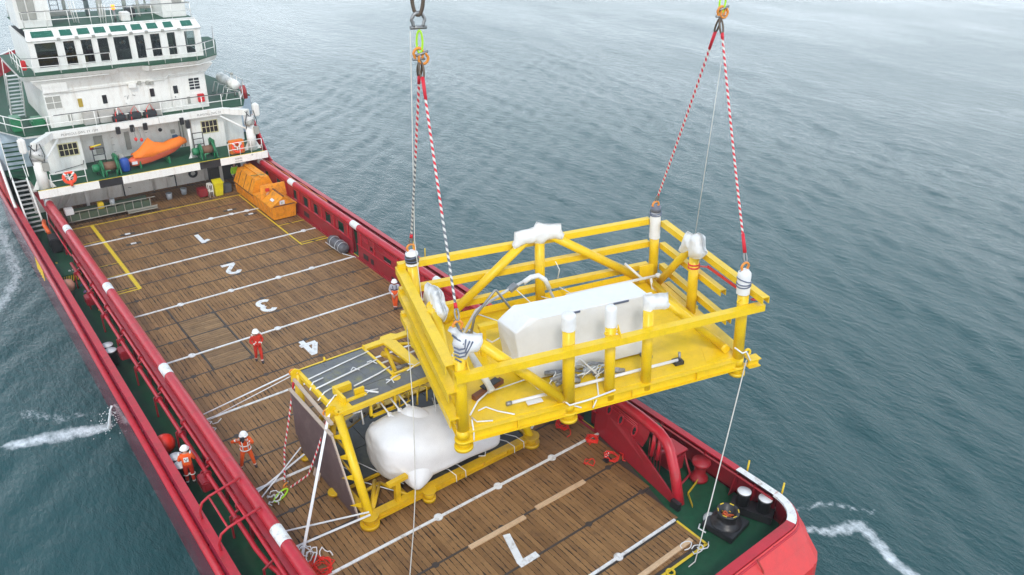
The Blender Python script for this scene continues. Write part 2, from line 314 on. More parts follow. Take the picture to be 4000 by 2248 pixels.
# ------------------------------------------------------------ sea
SEA = -2.4
def axis(lo, dlo, dhi, hi, step, g=1.07):
    a = list(np.arange(dlo, dhi, step)); s = step; x = dhi
    while x < hi: a.append(x); s *= g; x += s
    a.append(hi); s = step; x = dlo
    b = []
    while True:
        s *= g; x -= s
        if x < lo: break
        b.append(x)
    b.append(lo); return np.array(b[::-1]+a)
gx = axis(-4000, -24, 62, 4000, .30, 1.03); gy = axis(-2500, -56, 30, 6000, .34, 1.03)
GX, GY = np.meshgrid(gx, gy); H = np.zeros_like(GX); rs = np.random.RandomState(5)
dx = np.gradient(gx)[None, :]; dy = np.gradient(gy)[:, None]; cell = np.maximum(dx, dy)
for i in range(46):
    lam = 1.1*(1.085**i) if i < 40 else 28+6*(i-40)
    th = math.radians(-20) + rs.normal()*(.42 if lam < 10 else .25)
    amp = .0075*lam**.86*(.55 if lam > 14 else 1)
    k = 2*math.pi/lam; ph = (GX*math.cos(th)+GY*math.sin(th))*k + rs.uniform(0, 6.28)
    fade = np.clip(lam/(2.5*cell)-1, 0, 1)
    wv = np.sin(ph); H += fade*amp*(wv + .25*np.cos(2*ph))*(.85 if lam < 3 else (.30) if lam < 8 else .13 if lam < 20 else .35)
near = np.exp(-np.maximum(0, np.abs(GX)-9)**2/30)*(GY < 30)*(GY > -50); H *= 1-.55*near
def segd(pts):
    d = np.full(GX.shape, 1e9)
    for (x0, y0, w0), (x1, y1, w1) in zip(pts[:-1], pts[1:]):
        vx, vy = x1-x0, y1-y0; t = np.clip(((GX-x0)*vx+(GY-y0)*vy)/(vx*vx+vy*vy), 0, 1)
        d = np.minimum(d, np.hypot(GX-x0-t*vx, GY-y0-t*vy)/(w0+(w1-w0)*t))
    return d
foam = np.exp(-segd([(9.6, -44.6, .16), (11.6, -45.3, .35), (12.4, -46.0, .50), (13.7, -46.6, .65), (13.4, -47.6, .6), (12.95, -48.3, .5), (12.9, -49.2, .6), (12.6, -52, .9)])**2)*.72
foam = np.maximum(foam, .62*np.exp(-segd([(11.6, -44.2, .4), (13.8, -45.0, .4), (15.0, -46.6, .4)])**2))
foam = np.maximum(foam, .78*np.exp(-segd([(-9.3, -21.6, .55), (-10.3, -21.3, .85), (-12.0, -20.7, .75), (-13.2, -20.4, .5)])**2)); foam = np.maximum(foam, .56*np.exp(-segd([(-9.2, -20.2, .5), (-10.8, -19.7, .8), (-12.2, -18.2, .9)])**2))
foam = np.maximum(foam, .62*np.exp(-segd([(-16, -10, 1), (-11.5, -6, 1.0), (-9.8, -2, .8), (-9.6, 6, .9), (-9.6, 16, 1.0)])**2))
foam = np.maximum(foam, .30*np.exp(-segd([(-9.25, -17, .25), (-9.25, -30, .22), (-9.25, -44, .2)])**2))
ny, nx = GX.shape
co = np.stack([GX, GY, H+SEA], -1).reshape(-1, 3).astype(np.float32)
me = bpy.data.meshes.new('sea'); me.vertices.add(nx*ny); me.vertices.foreach_set('co', co.ravel())
ii = (np.arange(ny-1)[:, None]*nx+np.arange(nx-1)[None, :]).ravel(); q = np.stack([ii, ii+1, ii+nx+1, ii+nx], 1)
me.loops.add(q.size); me.loops.foreach_set('vertex_index', q.ravel().astype(np.int32)); me.polygons.add(len(q))
me.polygons.foreach_set('loop_start', (np.arange(len(q))*4).astype(np.int32)); me.polygons.foreach_set('use_smooth', np.ones(len(q), bool))
at = me.attributes.new('foam', 'FLOAT', 'POINT'); at.data.foreach_set('value', foam.ravel().astype(np.float32))
me.update(calc_edges=True)
seam = bpy.data.materials.new('sea_water'); seam.use_nodes = True; nt = seam.node_tree; b = nt.nodes['Principled BSDF']; L = nt.links.new
geo = N(nt, 'ShaderNodeNewGeometry')
def nz(scale, rot, sc, detail=4, rough=.6):
    mp = N(nt, 'ShaderNodeMapping'); mp.inputs['Rotation'].default_value = (0, 0, math.radians(rot)); mp.inputs['Scale'].default_value = sc; L(geo.outputs['Position'], mp.inputs[0])
    n = N(nt, 'ShaderNodeTexNoise'); n.inputs['Scale'].default_value = scale; n.inputs['Detail'].default_value = detail; n.inputs['Roughness'].default_value = rough; L(mp.outputs[0], n.inputs['Vector']); return n.outputs[0]
n1 = nz(1.05, 22, (1, .48, 1), 8, .64); n2 = nz(4.2, 28, (1, .4, 1), 5, .65); n3 = nz(.035, 10, (1, .5, 1), 4)
b1 = N(nt, 'ShaderNodeBump'); b1.inputs['Strength'].default_value = .8; b1.inputs['Distance'].default_value = .17; L(n1, b1.inputs['Height'])
b2 = N(nt, 'ShaderNodeBump'); b2.inputs['Strength'].default_value = .7; b2.inputs['Distance'].default_value = .075; L(n2, b2.inputs['Height']); L(b1.outputs[0], b2.inputs['Normal'])
L(b2.outputs[0], b.inputs['Normal'])
b.inputs['IOR'].default_value = 1.34; b.inputs['Roughness'].default_value = .12
rr = N(nt, 'ShaderNodeMapRange'); rr.inputs[1].default_value = .4; rr.inputs[2].default_value = .6; rr.inputs[3].default_value = .03; rr.inputs[4].default_value = .14; L(n3, rr.inputs[0])
cw = N(nt, 'ShaderNodeMix', data_type='RGBA'); cw.inputs[6].default_value = (.007, .048, .052, 1); cw.inputs[7].default_value = (.016, .074, .076, 1); L(n3, cw.inputs[0])
fa = N(nt, 'ShaderNodeAttribute', attribute_name='foam'); fn = nz(1.7, 20, (1, .6, 1), 10, .85)
fm = N(nt, 'ShaderNodeMath', operation='ADD'); L(fa.outputs['Fac'], fm.inputs[0]); L(fn, fm.inputs[1])
fr = N(nt, 'ShaderNodeMapRange'); fr.inputs[1].default_value = 1.0; fr.inputs[2].default_value = 1.30; L(fm.outputs[0], fr.inputs[0])
# scattered tiny whitecaps
wc = nz(.55, 20, (1, .6, 1), 9, .7); wr = N(nt, 'ShaderNodeMapRange'); wr.inputs[1].default_value = .735; wr.inputs[2].default_value = .77; L(wc, wr.inputs[0])
ad = N(nt, 'ShaderNodeMath', operation='MAXIMUM'); L(fr.outputs[0], ad.inputs[0]); L(wr.outputs[0], ad.inputs[1])
cf = N(nt, 'ShaderNodeMix', data_type='RGBA'); cf.inputs[7].default_value = (.74, .78, .80, 1); L(ad.outputs[0], cf.inputs[0]); L(cw.outputs[2], cf.inputs[6]); L(cf.outputs[2], b.inputs['Base Color'])
r2 = N(nt, 'ShaderNodeMix'); L(ad.outputs[0], r2.inputs[0]); L(rr.outputs[0], r2.inputs[2]); r2.inputs[3].default_value = .8; L(r2.outputs[0], b.inputs['Roughness'])
me.materials.append(seam); sea = bpy.data.objects.new('sea', me); COL.objects.link(sea); sea['kind'] = 'structure'

# ------------------------------------------------------------ ship: hull, decks
ship = thing('supply_ship', (0, 0, 0), 'red hulled offshore supply ship with white superstructure and long timber cargo deck', 'ship')
# outline of the deck edge (x half width along y)
def half(y):
    if y < -45.2: t = (-45.2-y)/1.5; return 8.75-1.25+1.25*math.sqrt(max(0, 1-min(1, t)**2))
    if y > 6: t = min(1, (y-6)/20); return 8.75*max(0, 1-t*t)**.7
    return 8.75
ys = [-46.7, -46.62, -46.4, -46.0, -45.6, -45.2] + list(range(-44, 15, 2)) + [16, 18, 20, 22, 23.5, 24.8, 25.6, 25.95]
def sheer(y): return 0
mb = MB(); rings = []
levels = [(.03, .78), (.12, .70), (.17, .1), (.16, -.9), (.10, -2.3), (-.1, -4.2)]
prof = []
for side in (-1, 1):
    for y in ys: prof.append((side, y))
def hullpt(side, y, li):
    dxx, z = levels[li]; zz = z + (sheer(y) if li == 0 else 0)
    h = half(y); fl = (dxx if y < 14 else dxx - (y-14)/20*li*.9); ya = y - ([.30, .36, .90, .98, .8, .3][li]*min(1, max(0, (-45.2-y)/1.0)))
    return (side*max(.02, h+fl), ya, zz if li == 0 else z + sheer(y)*(1-li/4))
n = len(ys); vs = []
for side in (-1, 1):
    for li in range(6):
        for y in ys: vs.append(hullpt(side, y, li))
def vi(s, li, k): return (s*6+li)*n+k
fs = []; mi = []
for s_ in (0, 1):
    for li in range(5):
        for k in range(n-1):
            f = (vi(s_, li, k), vi(s_, li, k+1), vi(s_, li+1, k+1), vi(s_, li+1, k)); mb_i = 1 if li >= 4 else 0
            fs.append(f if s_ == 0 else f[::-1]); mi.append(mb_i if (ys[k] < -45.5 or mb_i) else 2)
for li in range(5):
    fs.append((vi(0, li, 0), vi(0, li+1, 0), vi(1, li+1, 0), vi(1, li, 0))); mi.append(1 if li >= 4 else 0)
mb.add(vs, fs); mb.mi = mi; mb.smooth = [False]*len(fs)
mb.build('hull', [redhull, antifoul, mat('hull_side_reflection_red', (.20, .012, .032), .12, dirt=(.12, .05, .06), dirtamt=.6, dscale=.6, stretch=(1, 1, .3))], ship)  # side red darkened in colour for the water it mirrors; stern stays bright
# green steel deck plate under everything
mb = MB(); poly = [(half(y)*.995, y) for y in ys if y <= 16]; poly = poly + [(-x, y) for x, y in reversed(poly)]
mb.add([(x, y, -.06) for x, y in poly], [tuple(range(len(poly)))]); mb.build('side_deck', green, ship)
mb = MB(); mb.add([(x, y, -.045) for x, y in [(-6.9, 3), (-6.9, -44.62), (5.66, -44.62), (5.66, -43.2), (6.5, -40), (6.95, -37.5), (6.95, 3)]], [tuple(range(7))]); mb.build('deck_bed', stripm, ship)
# planks
def plank_right(y):
    if y > -37.6: return 6.86
    if y > -43.1: return 6.86-(-37.6-y)*.205
    return 5.6
variants = []
for k in range(4):
    mbp = MB(); d = random.uniform(.0, .006)
    mbp.box(-.096, .096, -BAY/2+.035, BAY/2-.035, -.04, 0)
    bm = bmesh.new(); me_ = bpy.data.meshes.new('plank'); me_.from_pydata([tuple(v) for v in mbp.v], [], mbp.f); bm.from_mesh(me_)
    bmesh.ops.bevel(bm, geom=[e for e in bm.edges if all(v.co.z > -.01 for v in e.verts)], offset=.008, segments=1, affect='EDGES'); bm.to_mesh(me_); bm.free()
    me_.materials.append(wood); variants.append(me_)
pl = []
for j in range(-2, 25):
    yc = -BAY*(j+.5)
    if yc < -43.2: continue
    for i in range(-34, 35):
        xc = (i+.5)*PLANK
        if abs(xc) > 6.85 or xc > plank_right(yc)-.05: continue
        if -4.6 < xc < -2.6 and -23.36 < yc < -17.97: continue
        pl.append((xc, yc))
for i in range(-34, 28):
    pl.append(((i+.5)*PLANK, -43.83))
cx_, cy_ = CAM.x, CAM.y
def seen(p):
    x, y = p; d = Vector((x, y, 0))-CAM; u = 2000+FPX*d.dot(_r)/d.dot(_f); v = 1124-FPX*d.dot(_u)/d.dot(_f)
    hid = (-3.6 < x < 4.1 and -36.5 < y < -28)
    return -60 < u < 4060 and -60 < v < 2300 and not hid
pl.sort(key=lambda p: (0 if seen(p) else 1, (p[0]-cx_)**2+(p[1]-cy_)**2))
rest = MB()
for k, (x, y) in enumerate(pl):
    sc = 1.0 if y > -43.5 else .66
    if k < 290:
        o = bpy.data.objects.new('plank', variants[k % 4]); COL.objects.link(o); o.parent = ship
        o.location = (x+random.uniform(-.004, .004), y, random.uniform(-.006, .004)); o.rotation_euler = (0, 0, random.uniform(-.002, .002)); o.scale = (1, sc, 1)
    else:
        dz = random.uniform(-.006, .004); hw = BAY/2*sc-.035*sc
        rest.add([(x-.095, y-hw, dz), (x+.095, y-hw, dz), (x+.095, y+hw, dz), (x-.095, y+hw, dz), (x-.095, y-hw, -.04), (x+.095, y-hw, -.04), (x+.095, y+hw, -.04), (x-.095, y+hw, -.04)],
                 [(0, 1, 2, 3), (0, 4, 5, 1), (1, 5, 6, 2), (2, 6, 7, 3), (3, 7, 4, 0)])
rest.build('deck_planking', wood, ship, stuff=True)
# bare patch of lengthwise-worn boards
mb = MB()
for k in range(27): mb.box(-4.5, -2.66, -23.32+k*.197, -23.32+k*.197+.185, -.04, random.uniform(-.004, .006))
mb.build('worn_boards', woodlt, ship, stuff=True)
# white painted lashing bars with pads
for n_ in range(1, 9):
    y = -5.39*n_; x1 = {7: 6.85, 8: 5.6}.get(n_, 6.75); mb = MB().box(-6.55, x1, y-.055, y+.055, -.01, .035)
    lb = mb.build('lashing_bar', whitebar, ship)
    pads = {1: (1.7, 3.1, 4.2), 2: (5.9,), 3: (-3.8, -1.0, 1.8, 3.9), 4: (-5, -.6), 7: (-1.4, 1.39, 4.19), 8: (2.6,)}.get(n_, (0,))
    for x in pads:
        mp_ = MB().cyl((x, y, 0), .17, .05, 20); mp_.torus((x, y, .05), .12, .018, n=16, m=6); mp_.build('lashing_pad', whitebar, lb)
# dark steel strips with scattered tar blobs
for k in range(-1, 25):
    if k % 3 == 0: continue
    mb = MB().box(-6.85, min(6.8, plank_right(-BAY*k)), -BAY*k-.042, -BAY*k+.042, -.04, .008)
    for x in np.arange(-5.5, 6, 2.8): mb.cyl((x+random.uniform(-.1, .1), -BAY*k, -.03), .13, .04, 12)
    mb.build('tie_down_strip', stripm, ship)
for x in (-4.56, -2.6): MB().box(x-.04, x+.04, -23.3, -16.2 if x < -4 else -16.9, -.04, .008).build('tie_down_strip', stripm, ship)
# yellow painted lines
def yl(x0, x1, y0, y1): MB().box(x0, x1, y0, y1, .004, .010).build('yellow_line', yline, ship)
yl(-6.3, 5.6, -2.2, -2.1); yl(-5.11, -4.90, -12.95, -2.2); yl(-6.3, -4.93, -13.05, -12.95); yl(-6.3, -5.07, -12.72, -12.66); yl(4.84, 4.94, -12.6, -2.2); yl(4.84, 6.75, -12.7, -12.6)
yl(4.94, 6.75, -9.1, -9.02); yl(4.94, 6.7, -12.38, -12.32); yl(-6.3, -5.07, -5.06, -5.0); yl(-6.3, -5.07, -8.9, -8.85); yl(-6.3, -5.07, -10.6, -10.56); yl(5.56, 5.66, -44.6, -43.2); yl(-6, 5.66, -44.66, -44.56)
MB().torus((3.55, -44.7, .03), .14, .04, n=16).build('lashing_ring', yline, ship)
redl = mat('faded_red_line', (.28, .06, .04), .7); MB().box(-6.2, 5.4, -3.74, -3.70, .004, .008).build('red_line', redl, ship)
for x, y in ((-3.5, -4.9), (-3.6, -6.6), (3.3, -4.6), (4.2, -6.1)):
    MB().box(x-.45, x+.45, y-.14, y+.14, .003, .012).build('socket_plate', stripm, ship); MB().bevbox(x-.16, x+.16, y-.09, y+.09, .012, .05, .01).build('socket_cover', whitebar, ship)
# deck numbers (they read from the bridge looking aft): glyph x right = -X, up = -Y
def ribbon(mb, pts, w, z):
    pts = [Vector((p[0], p[1], 0)) for p in pts]; L_ = []; R_ = []
    for i, p in enumerate(pts):
        t = (pts[min(i+1, len(pts)-1)]-pts[max(i-1, 0)]).normalized(); nn = Vector((-t.y, t.x, 0)); L_.append(p+nn*w/2); R_.append(p-nn*w/2)
    vs = [(v.x, v.y, z) for v in L_]+[(v.x, v.y, z) for v in R_]; m = len(pts); vs += [(x, y, -.005) for x, y, _ in vs]
    fs = [(i, i+1, m+i+1, m+i) for i in range(m-1)] + [(i+1, i, 2*m+i, 2*m+i+1) for i in range(m-1)] + [(m+i, m+i+1, 3*m+i+1, 3*m+i) for i in range(m-1)] + [(0, m, 3*m, 2*m), (m-1, 3*m-1, 4*m-1, 2*m-1)][:2]
    mb.add(vs, fs)
def glyph(d, cx, cy, H=1.5, W=.85, w=.27):
    G = {'1': [[(0, -.5), (0, .5)], [(.05, .40), (-.50, .27)]], '7': [[(-.5, .42), (.5, .42)], [(.36, .4), (-.12, -.5)]],
         '4': [[(.2, -.5), (.2, .5)], [(.14, .46), (-.42, -.17)], [(-.5, -.2), (.5, -.2)]]}
    ca = lambda cx, cy, rx, ry, a0, a1: [(cx+rx*math.cos(math.radians(a0+(a1-a0)*i/14)), cy+ry*math.sin(math.radians(a0+(a1-a0)*i/14))) for i in range(15)]
    G['2'] = [ca(0, .2, .36, .22, 170, -25) + [(-.32, -.38)], [(-.48, -.42), (.48, -.42)]]
    G['3'] = [ca(-.02, .2, .36, .21, 150, -70), ca(-.02, -.2, .38, .21, 70, -150)]
    G['5'] = [[(.4, .42), (-.3, .42)], [(-.32, .45), (-.34, .02)], ca(-.02, -.15, .36, .25, 120, -140)]
    mb = MB()
    for k, st in enumerate(G[d]): ribbon(mb, [(cx-x*W, cy-y*H) for x, y in st], w, .012+.002*k)
    mb.build('deck_number', whitebar, ship)
for d, x, y in (('1', 0, -8.2), ('2', .05, -13.5), ('3', -.1, -18.9), ('4', 0, -24.15), ('5', 0, -29.6), ('7', .0, -40.65)): glyph(d, x, y)
# bulwarks: inclined plate, flat cap, outer half-round fender, brackets
def bulwark(side):
    cap = redin
    xs = [(-8.42, 1.2), (-8.68, 1.2)]
    yA, yB = -45.2, 2.0
    mb = MB(); s = side
    mb.prism([(s*8.46, yA, 1.14), (s*8.74, yA, 1.14), (s*8.74, yA, 1.20), (s*8.46, yA, 1.20)], (0, yB-yA, 0)); mb.build('bulwark_cap', red, ship)
    mb = MB(); mb.prism([(s*8.66, yA, 1.14), (s*8.72, yA, 1.14), (s*8.84, yA, -.05), (s*8.78, yA, -.05)], (0, yB-yA, 0)); pl_ = mb.build('bulwark_plate', redin if s > 0 else mat('outer_bulwark_red', (.30, .02, .05), .3), ship)
    mb = MB(); mb.tube([(s*8.90, yA, .80), (s*8.90, 14, .80)], .13, 12); mb.build('fender_bar', red, ship)
    mb = MB(); mb.tube([(s*8.50, yA, .95), (s*8.50, yB, .95)], .045, 8); mb.build('bulwark_rail', redin, ship)
    y = yA+.8
    while y < yB:
        MB().prism([(s*8.45, y, 1.12), (s*8.70, y, 1.12), (s*8.80, y, 0), (s*8.42, y, -.04)], (0, .03, 0)).build('bulwark_bracket', redin, ship); y += 2.35
bulwark(-1); bulwark(1)
# stern bulwark round the corner
def sternpts(off, z, yoff=0):
    P_ = []
    for s in (1, -1):
        c = (7.5, -45.2); q = [(s*(c[0]+(1.25+off)*math.cos(a)), c[1]-(1.25+off)*math.sin(a)*1.12-yoff, z) for a in [math.pi/2*i/12 for i in range(13)]]
        P_ += q if s == 1 else q[::-1]
    return P_
def strip(A, B, m, name, mi=None):
    mb = MB(); n = len(A); mb.add(A+B, [(i, i+1, n+i+1, n+i) for i in range(n-1)], True); return mb.build(name, m, ship)
i0 = sternpts(-.30, 1.2); o0 = sternpts(0, 1.2); i1 = sternpts(-.30, 1.12); o1 = sternpts(.0, 1.12); pin = sternpts(-.04, 1.14); pbi = sternpts(.06, -.06, .1); pout = sternpts(.02, 1.14); pbo = sternpts(.14, .72, .34)
def capstrip(a, b, m, nm):
    mb = MB(); A, B, C_, D = i0[a:b], o0[a:b], o1[a:b], i1[a:b]; n = b-a
    for U, V in ((A, B), (B, C_), (C_, D), (D, A)): mb.add(U+V, [(i, n+i, n+i+1, i+1) for i in range(n-1)])
    mb.build(nm, m, ship)
capstrip(0, 11, whitebar, 'bulwark_cap'); capstrip(10, 26, red, 'bulwark_cap')
MB().box(8.46, 8.74, -45.19, -43.5, 1.14, 1.207).build('bulwark_cap', whitebar, ship)
strip(pin, pbi, redin, 'stern_bulwark_inner_plate'); strip(pout, pbo, redhull, 'stern_bulwark_outer_plate')
ln = sternpts(.06, 1.06, .02); MB().tube(ln, .05, 8).build('stern_rubbing_bar', red, ship)
for (x, y, dx, dy) in ((8.72, -43.5, -.42, 0), (8.65, -45.9, -.36, .16), (8.0, -46.55, -.15, .38), (6.4, -46.7, 0, .42), (3.6, -46.7, 0, .42), (.5, -46.7, 0, .42), (-3, -46.7, 0, .42)):
    a, b = Vector((x, y, 0)), Vector((x+dx, y+dy, 0)); up = Vector((0, 0, 1.12)); t = Vector((dy, -dx, 0)).normalized()*.03
    MB().prism([a-t/2, b-t/2, a.lerp(b, .35)+up-t/2, a+up-t/2], t).build('bulwark_bracket', redin, ship)
for y in (-43.75, -45.3): MB().tube([(8.86, y, .9), (8.86, y, 1.62)], .035, 8).build('roller_pin', yline, ship)
for y in (-19.7, -21.0): MB().tube([(8.86, y, .9), (8.86, y, 1.85)], .035, 8).build('roller_pin', yline, ship)
for y0, y1 in ((-43.1, -42.3), (-45.5, -43.9)):   # freeing ports: light slot low in the bulwark
    MB().box(8.90, 8.93, y0, y1, .12, .34).build('freeing_port', mat('freeing_port_edge', (.5, .25, .25), .4), ship)
# ship name on the outer plate of the port bulwark
nmx = mat('name_lettering', (.72, .72, .74), .5)
q0 = Vector((-8.712, -27.3, .90)); text('INSPECTOR', .26, q0, (0, -1, 0), (.10, 0, .99), nmx, ship, 'ship_name', .004, xs=2.9)
for k in range(5): MB().beam((-8.93, -6.2-k*.45, .62), (-9.0, -6.7-k*.45, -.2), .05, .10).build('draught_mark', yline, ship)
# ------------------------------------------------------------ cargo rails
def cargo_rail(s):
    R = 'cargo_rail'; r = .21
    root = MB()
    if s > 0:
        path = [(7.03, y, 2.0) for y in np.arange(-.6, -37.5, -2.0)] + [(7.03, -37.2, 2.06), (7.0, -38.5, 2.14), (6.95, -39.75, 2.16), (6.86, -40.9, 2.10), (6.80, -41.35, 1.94), (6.74, -41.62, 1.70), (6.58, -42.1, 1.05), (6.38, -42.66, -.02)]
    else: path = [(-7.03, y, 2.0) for y in np.arange(-1.6, -47, -2.0)]
    t = MB().tube(path, r, 14).build('rail_tube', red, ship)
    for y in ((-1.7, -7.1, -16.1, -25.3) if s > 0 else (-1.9, -7.2, -16.2, -25.4, -37.1)):
        w_ = .20 if y == -1.7 or y == -1.9 else .42
        MB().tube([(s*7.03, y-w_, 2.0), (s*7.03, y+w_, 2.0)], r+.008, 14, cap=False).build('white_band', whitebar, t)
    # inner wall
    xw = 6.86*s; x0, x1 = sorted((xw, xw+.06*s)); m = redin if s > 0 else red
    ends = -37.6 if s > 0 else -46
    segs = []
    gap = [(-15.85, -16.55), (-36.7, -37.45)] if s > 0 else []
    y = 1.0; cur = 1.0
    for a, b in gap + [(ends, ends)]:
        if cur > a: segs.append((a, cur))
        cur = b
    for a, b in segs: MB().box(x0, x1, a, b, -.03, 1.02).build('rail_lower_plate', m, ship)
    for a, b in gap: MB().box(xw-.04, xw+.04, b, a, -.02, .10).build('door_sill', yline, ship)
    # upper band: pillars with openings
    wins = [(-2.6, -3.3), (-4.6, -5.4), (-7.4, -7.95), (-8.95, -9.7), (-10.5, -11.3), (-12.2, -13.0), (-13.95, -14.8), (-15.85, -16.55), (-18.0, -18.45), (-19.6, -20.5), (-21.9, -22.8), (-24.3, -25.0), (-26.9, -27.7), (-29.4, -30.2), (-31.9, -32.7), (-34.4, -35.2), (-36.7, -37.45)]
    ww = [w_ for w_ in wins if w_[0] > ends]
    cur = 1.0
    for a, b in ww + [(ends, ends)]:
        small = a < -17 and a > -36
        if cur > a: MB().box(x0, x1, a, cur, 1.02, 1.84).build('rail_upper_plate', m, ship)
        if small:
            MB().box(x0, x1, b, a, 1.40, 1.84).build('rail_upper_plate', m, ship); MB().box(x0, x1, b, a, 1.02, 1.10).build('rail_upper_plate', m, ship)
        elif a not in (-15.85, -36.7): MB().box(x0, x1, b, a, 1.70, 1.84).build('rail_upper_plate', m, ship)
        cur = b
    if s > 0:   # ribs, horizontal ridges, ledge and drain slots
        MB().prism([(xw-.02, ends, 1.04), (xw-.09, ends, 1.02), (xw-.02, ends, 1.0)], (0, -ends-16.55, 0)).build('rail_ledge', red, ship)
        MB().prism([(xw-.02, -15.85, 1.04), (xw-.09, -15.85, 1.02), (xw-.02, -15.85, 1.0)], (0, 16, 0)).build('rail_ledge', red, ship)
        for a, b in ((-17.0, -17.9), (-18.7, -21.3), (-21.6, -24.1), (-24.3, -29.2), (-29.4, -34.2)):
            for z in (1.50, 1.60, 1.70): MB().tube([(xw-.03, a, z), (xw-.03, b, z)], .025, 6).build('rail_rib', red, ship)
        for yy in (-6.4, -8.4, -10.1, -11.8, -13.5, -15.4, -17.0, -18.6, -21.3, -24.0, -29, -34): MB().box(xw-.05, xw-.005, yy-.07, yy+.07, 1.05, 1.84).build('rail_pillar', red, ship)
        for yy, ln_ in ((-8.95, .8), (-17.2, .6), (-18.1, .35), (-20.5, 1.5), (-22.3, .4), (-36.3, .5)): MB().box(xw-.012, xw-.003, yy-ln_, yy, .28, .62 if ln_ < 1 else .42).build('drain_slot', black, ship)
        MB().box(xw-.10, xw, ends, 1, -.03, .10).build('rail_kerb', redin, ship)
    # far side posts down to the deck
    for yy in np.arange(-1, ends, -2.4): MB().beam((s*7.25, yy, -.05), (s*7.12, yy, 1.9), .10, .14, (0, 1, 0)).build('rail_post', redin, ship)
    MB().box(*sorted((s*7.18, s*7.42)), ends, 1, 1.80, 1.86).build('rail_top_plate', redin, ship)
cargo_rail(1); cargo_rail(-1)
# stern end of the starboard rail: long tapered plate down to the deck
mb = MB(); mb.prism([(6.86, -37.6, -.03), (6.12, -42.9, -.03), (6.20, -42.6, .25), (6.62, -40.2, 1.02), (6.84, -38.9, 1.42), (6.86, -37.6, 1.42)], (.07, .01, 0)); mb.build('rail_end_plate', redin, ship)
mb = MB(); mb.prism([(6.88, -37.45, 1.38), (6.74, -40.25, 1.0), (6.70, -40.45, 1.5), (6.78, -40.5, 2.0), (6.90, -38.5, 2.05), (6.94, -37.45, 1.95)], (.06, .01, 0)); mb.build('rail_end_upper_plate', redin, ship)
for y_, z_ in ((-38.25, 1.62), (-38.95, 1.55), (-39.75, 1.5)):
    cx0 = 6.86-(-37.6-y_)*.045; MB().tube([(cx0-.03, y_+.13*math.cos(t), z_+.24*math.sin(t)-.12*math.cos(t)) for t in [2*math.pi*i/16 for i in range(16)]], .035, 6, closed=True).build('oval_window_rim', red, ship)
    MB().add([(cx0-.02, y_+.12*math.cos(t), z_+.23*math.sin(t)-.12*math.cos(t)) for t in [2*math.pi*i/16 for i in range(16)]], [tuple(range(16))]).build('oval_window', darkglass, ship)
for zz_ in (1.75, 1.85, 1.95): MB().tube([(6.84, -37.5, zz_), (6.78, -38.6, zz_+.03), (6.72, -39.9, zz_-.02)], .02, 6).build('rail_rib', red, ship)
for yy in (-40.75, -41.05): MB().tube([(6.75, yy, .9), (6.80, yy, 2.0)], .08, 8).build('rail_pillar', red, ship)
mb = MB()
for k_ in range(5): mb.tube([(6.9, -40.5-.16*k_, .1), (6.92, -40.45-.15*k_, 1.5)], .02, 6)
mb.build('pipe_bank', redin, ship, stuff=True)
MB().box(6.02, 6.2, -42.9, -42.5, -.03, .3).build('rail_foot', black, ship)
for a, b, c_ in () and (((-38.2, 1.15), (-38.6, 1.62), 0), ((-38.9, 1.1), (-39.2, 1.6), 0)): MB().tube([(6.82, (a[0]+b[0])/2+.12*math.cos(t), (a[1]+b[1])/2+.26*math.sin(t)) for t in np.linspace(0, 6.28, 14)], .03, 6).build('oval_window_rim', red, ship)
# twin pipes outboard of the port rail
for x, z, y1, y0 in ((-7.62, 1.05, -9.8, -46), (-7.40, 1.42, -9.6, -46)):
    pts = [(x, y, z) for y in np.arange(y1, -36, -3)] + ([(x, -36.2, z), (x+.1, -36.9, z-.15), (x+.22, -37.4, z-.15), (x+.22, -40, z-.15), (x+.22, y0, z-.15)] if x < -7.5 else [(x, -36, z), (x, y0, z)])
    p = MB().tube(pts, .085, 10).build('deck_pipe', red, ship)
    for y in np.arange(y1-1.5, -36, -2.9): MB().tube([(x, y-.05, z), (x, y+.05, z)], .15, 12).build('pipe_flange', redin, p)
MB().tube([(-7.3, -3, 1.7), (-7.3, -9.6, 1.7)], .05, 8).build('deck_pipe', red, ship); MB().tube([(-7.45, -3, 1.25), (-7.45, -9.2, 1.25)], .04, 8).build('deck_pipe', red, ship); MB().tube([(-7.27, -10, 1.75), (-7.27, -46, 1.75)], .05, 8).build('deck_pipe', redin, ship)
for y in np.arange(-11, -45, -2.9): MB().beam((-7.75, y, 0), (-7.75, y, 1.0), .07, .07, (0, 1, 0)).beam((-7.75, y, .98), (-7.2, y, 1.3), .06, .06).build('pipe_support', redin, ship)
for y, c in ((-20.6, 0), (-14.2, 0), (-31.6, 0)): MB().bevbox(-7.95, -7.5, y-.35, y+.35, .5, .95, .05).build('valve_box', redin, ship)
mbv = MB()
for i in range(3): mbv.torus((-7.33, -34.0-.35*i, 1.55), .14, .04, (1, 0, .3), 14, 6)
mbv.build('valve_wheels', red, ship)
# overhead hoops at the port passage gangway
h_ = MB()
for y in (-33.9, -35.7): h_.tube([(-8.55, y, .6), (-8.62, y, 1.5), (-8.5, y, 1.85), (-8.25, y, 2.0), (-7.1, y, 2.25)], .045, 8)
h_.tube([(-8.25, -33.9, 2.0), (-8.25, -35.7, 2.0)], .035, 8); h_.tube([(-7.65, -33.9, 2.12), (-7.65, -35.7, 2.12)], .035, 8)
h_.build('passage_hoop_frame', red, ship)
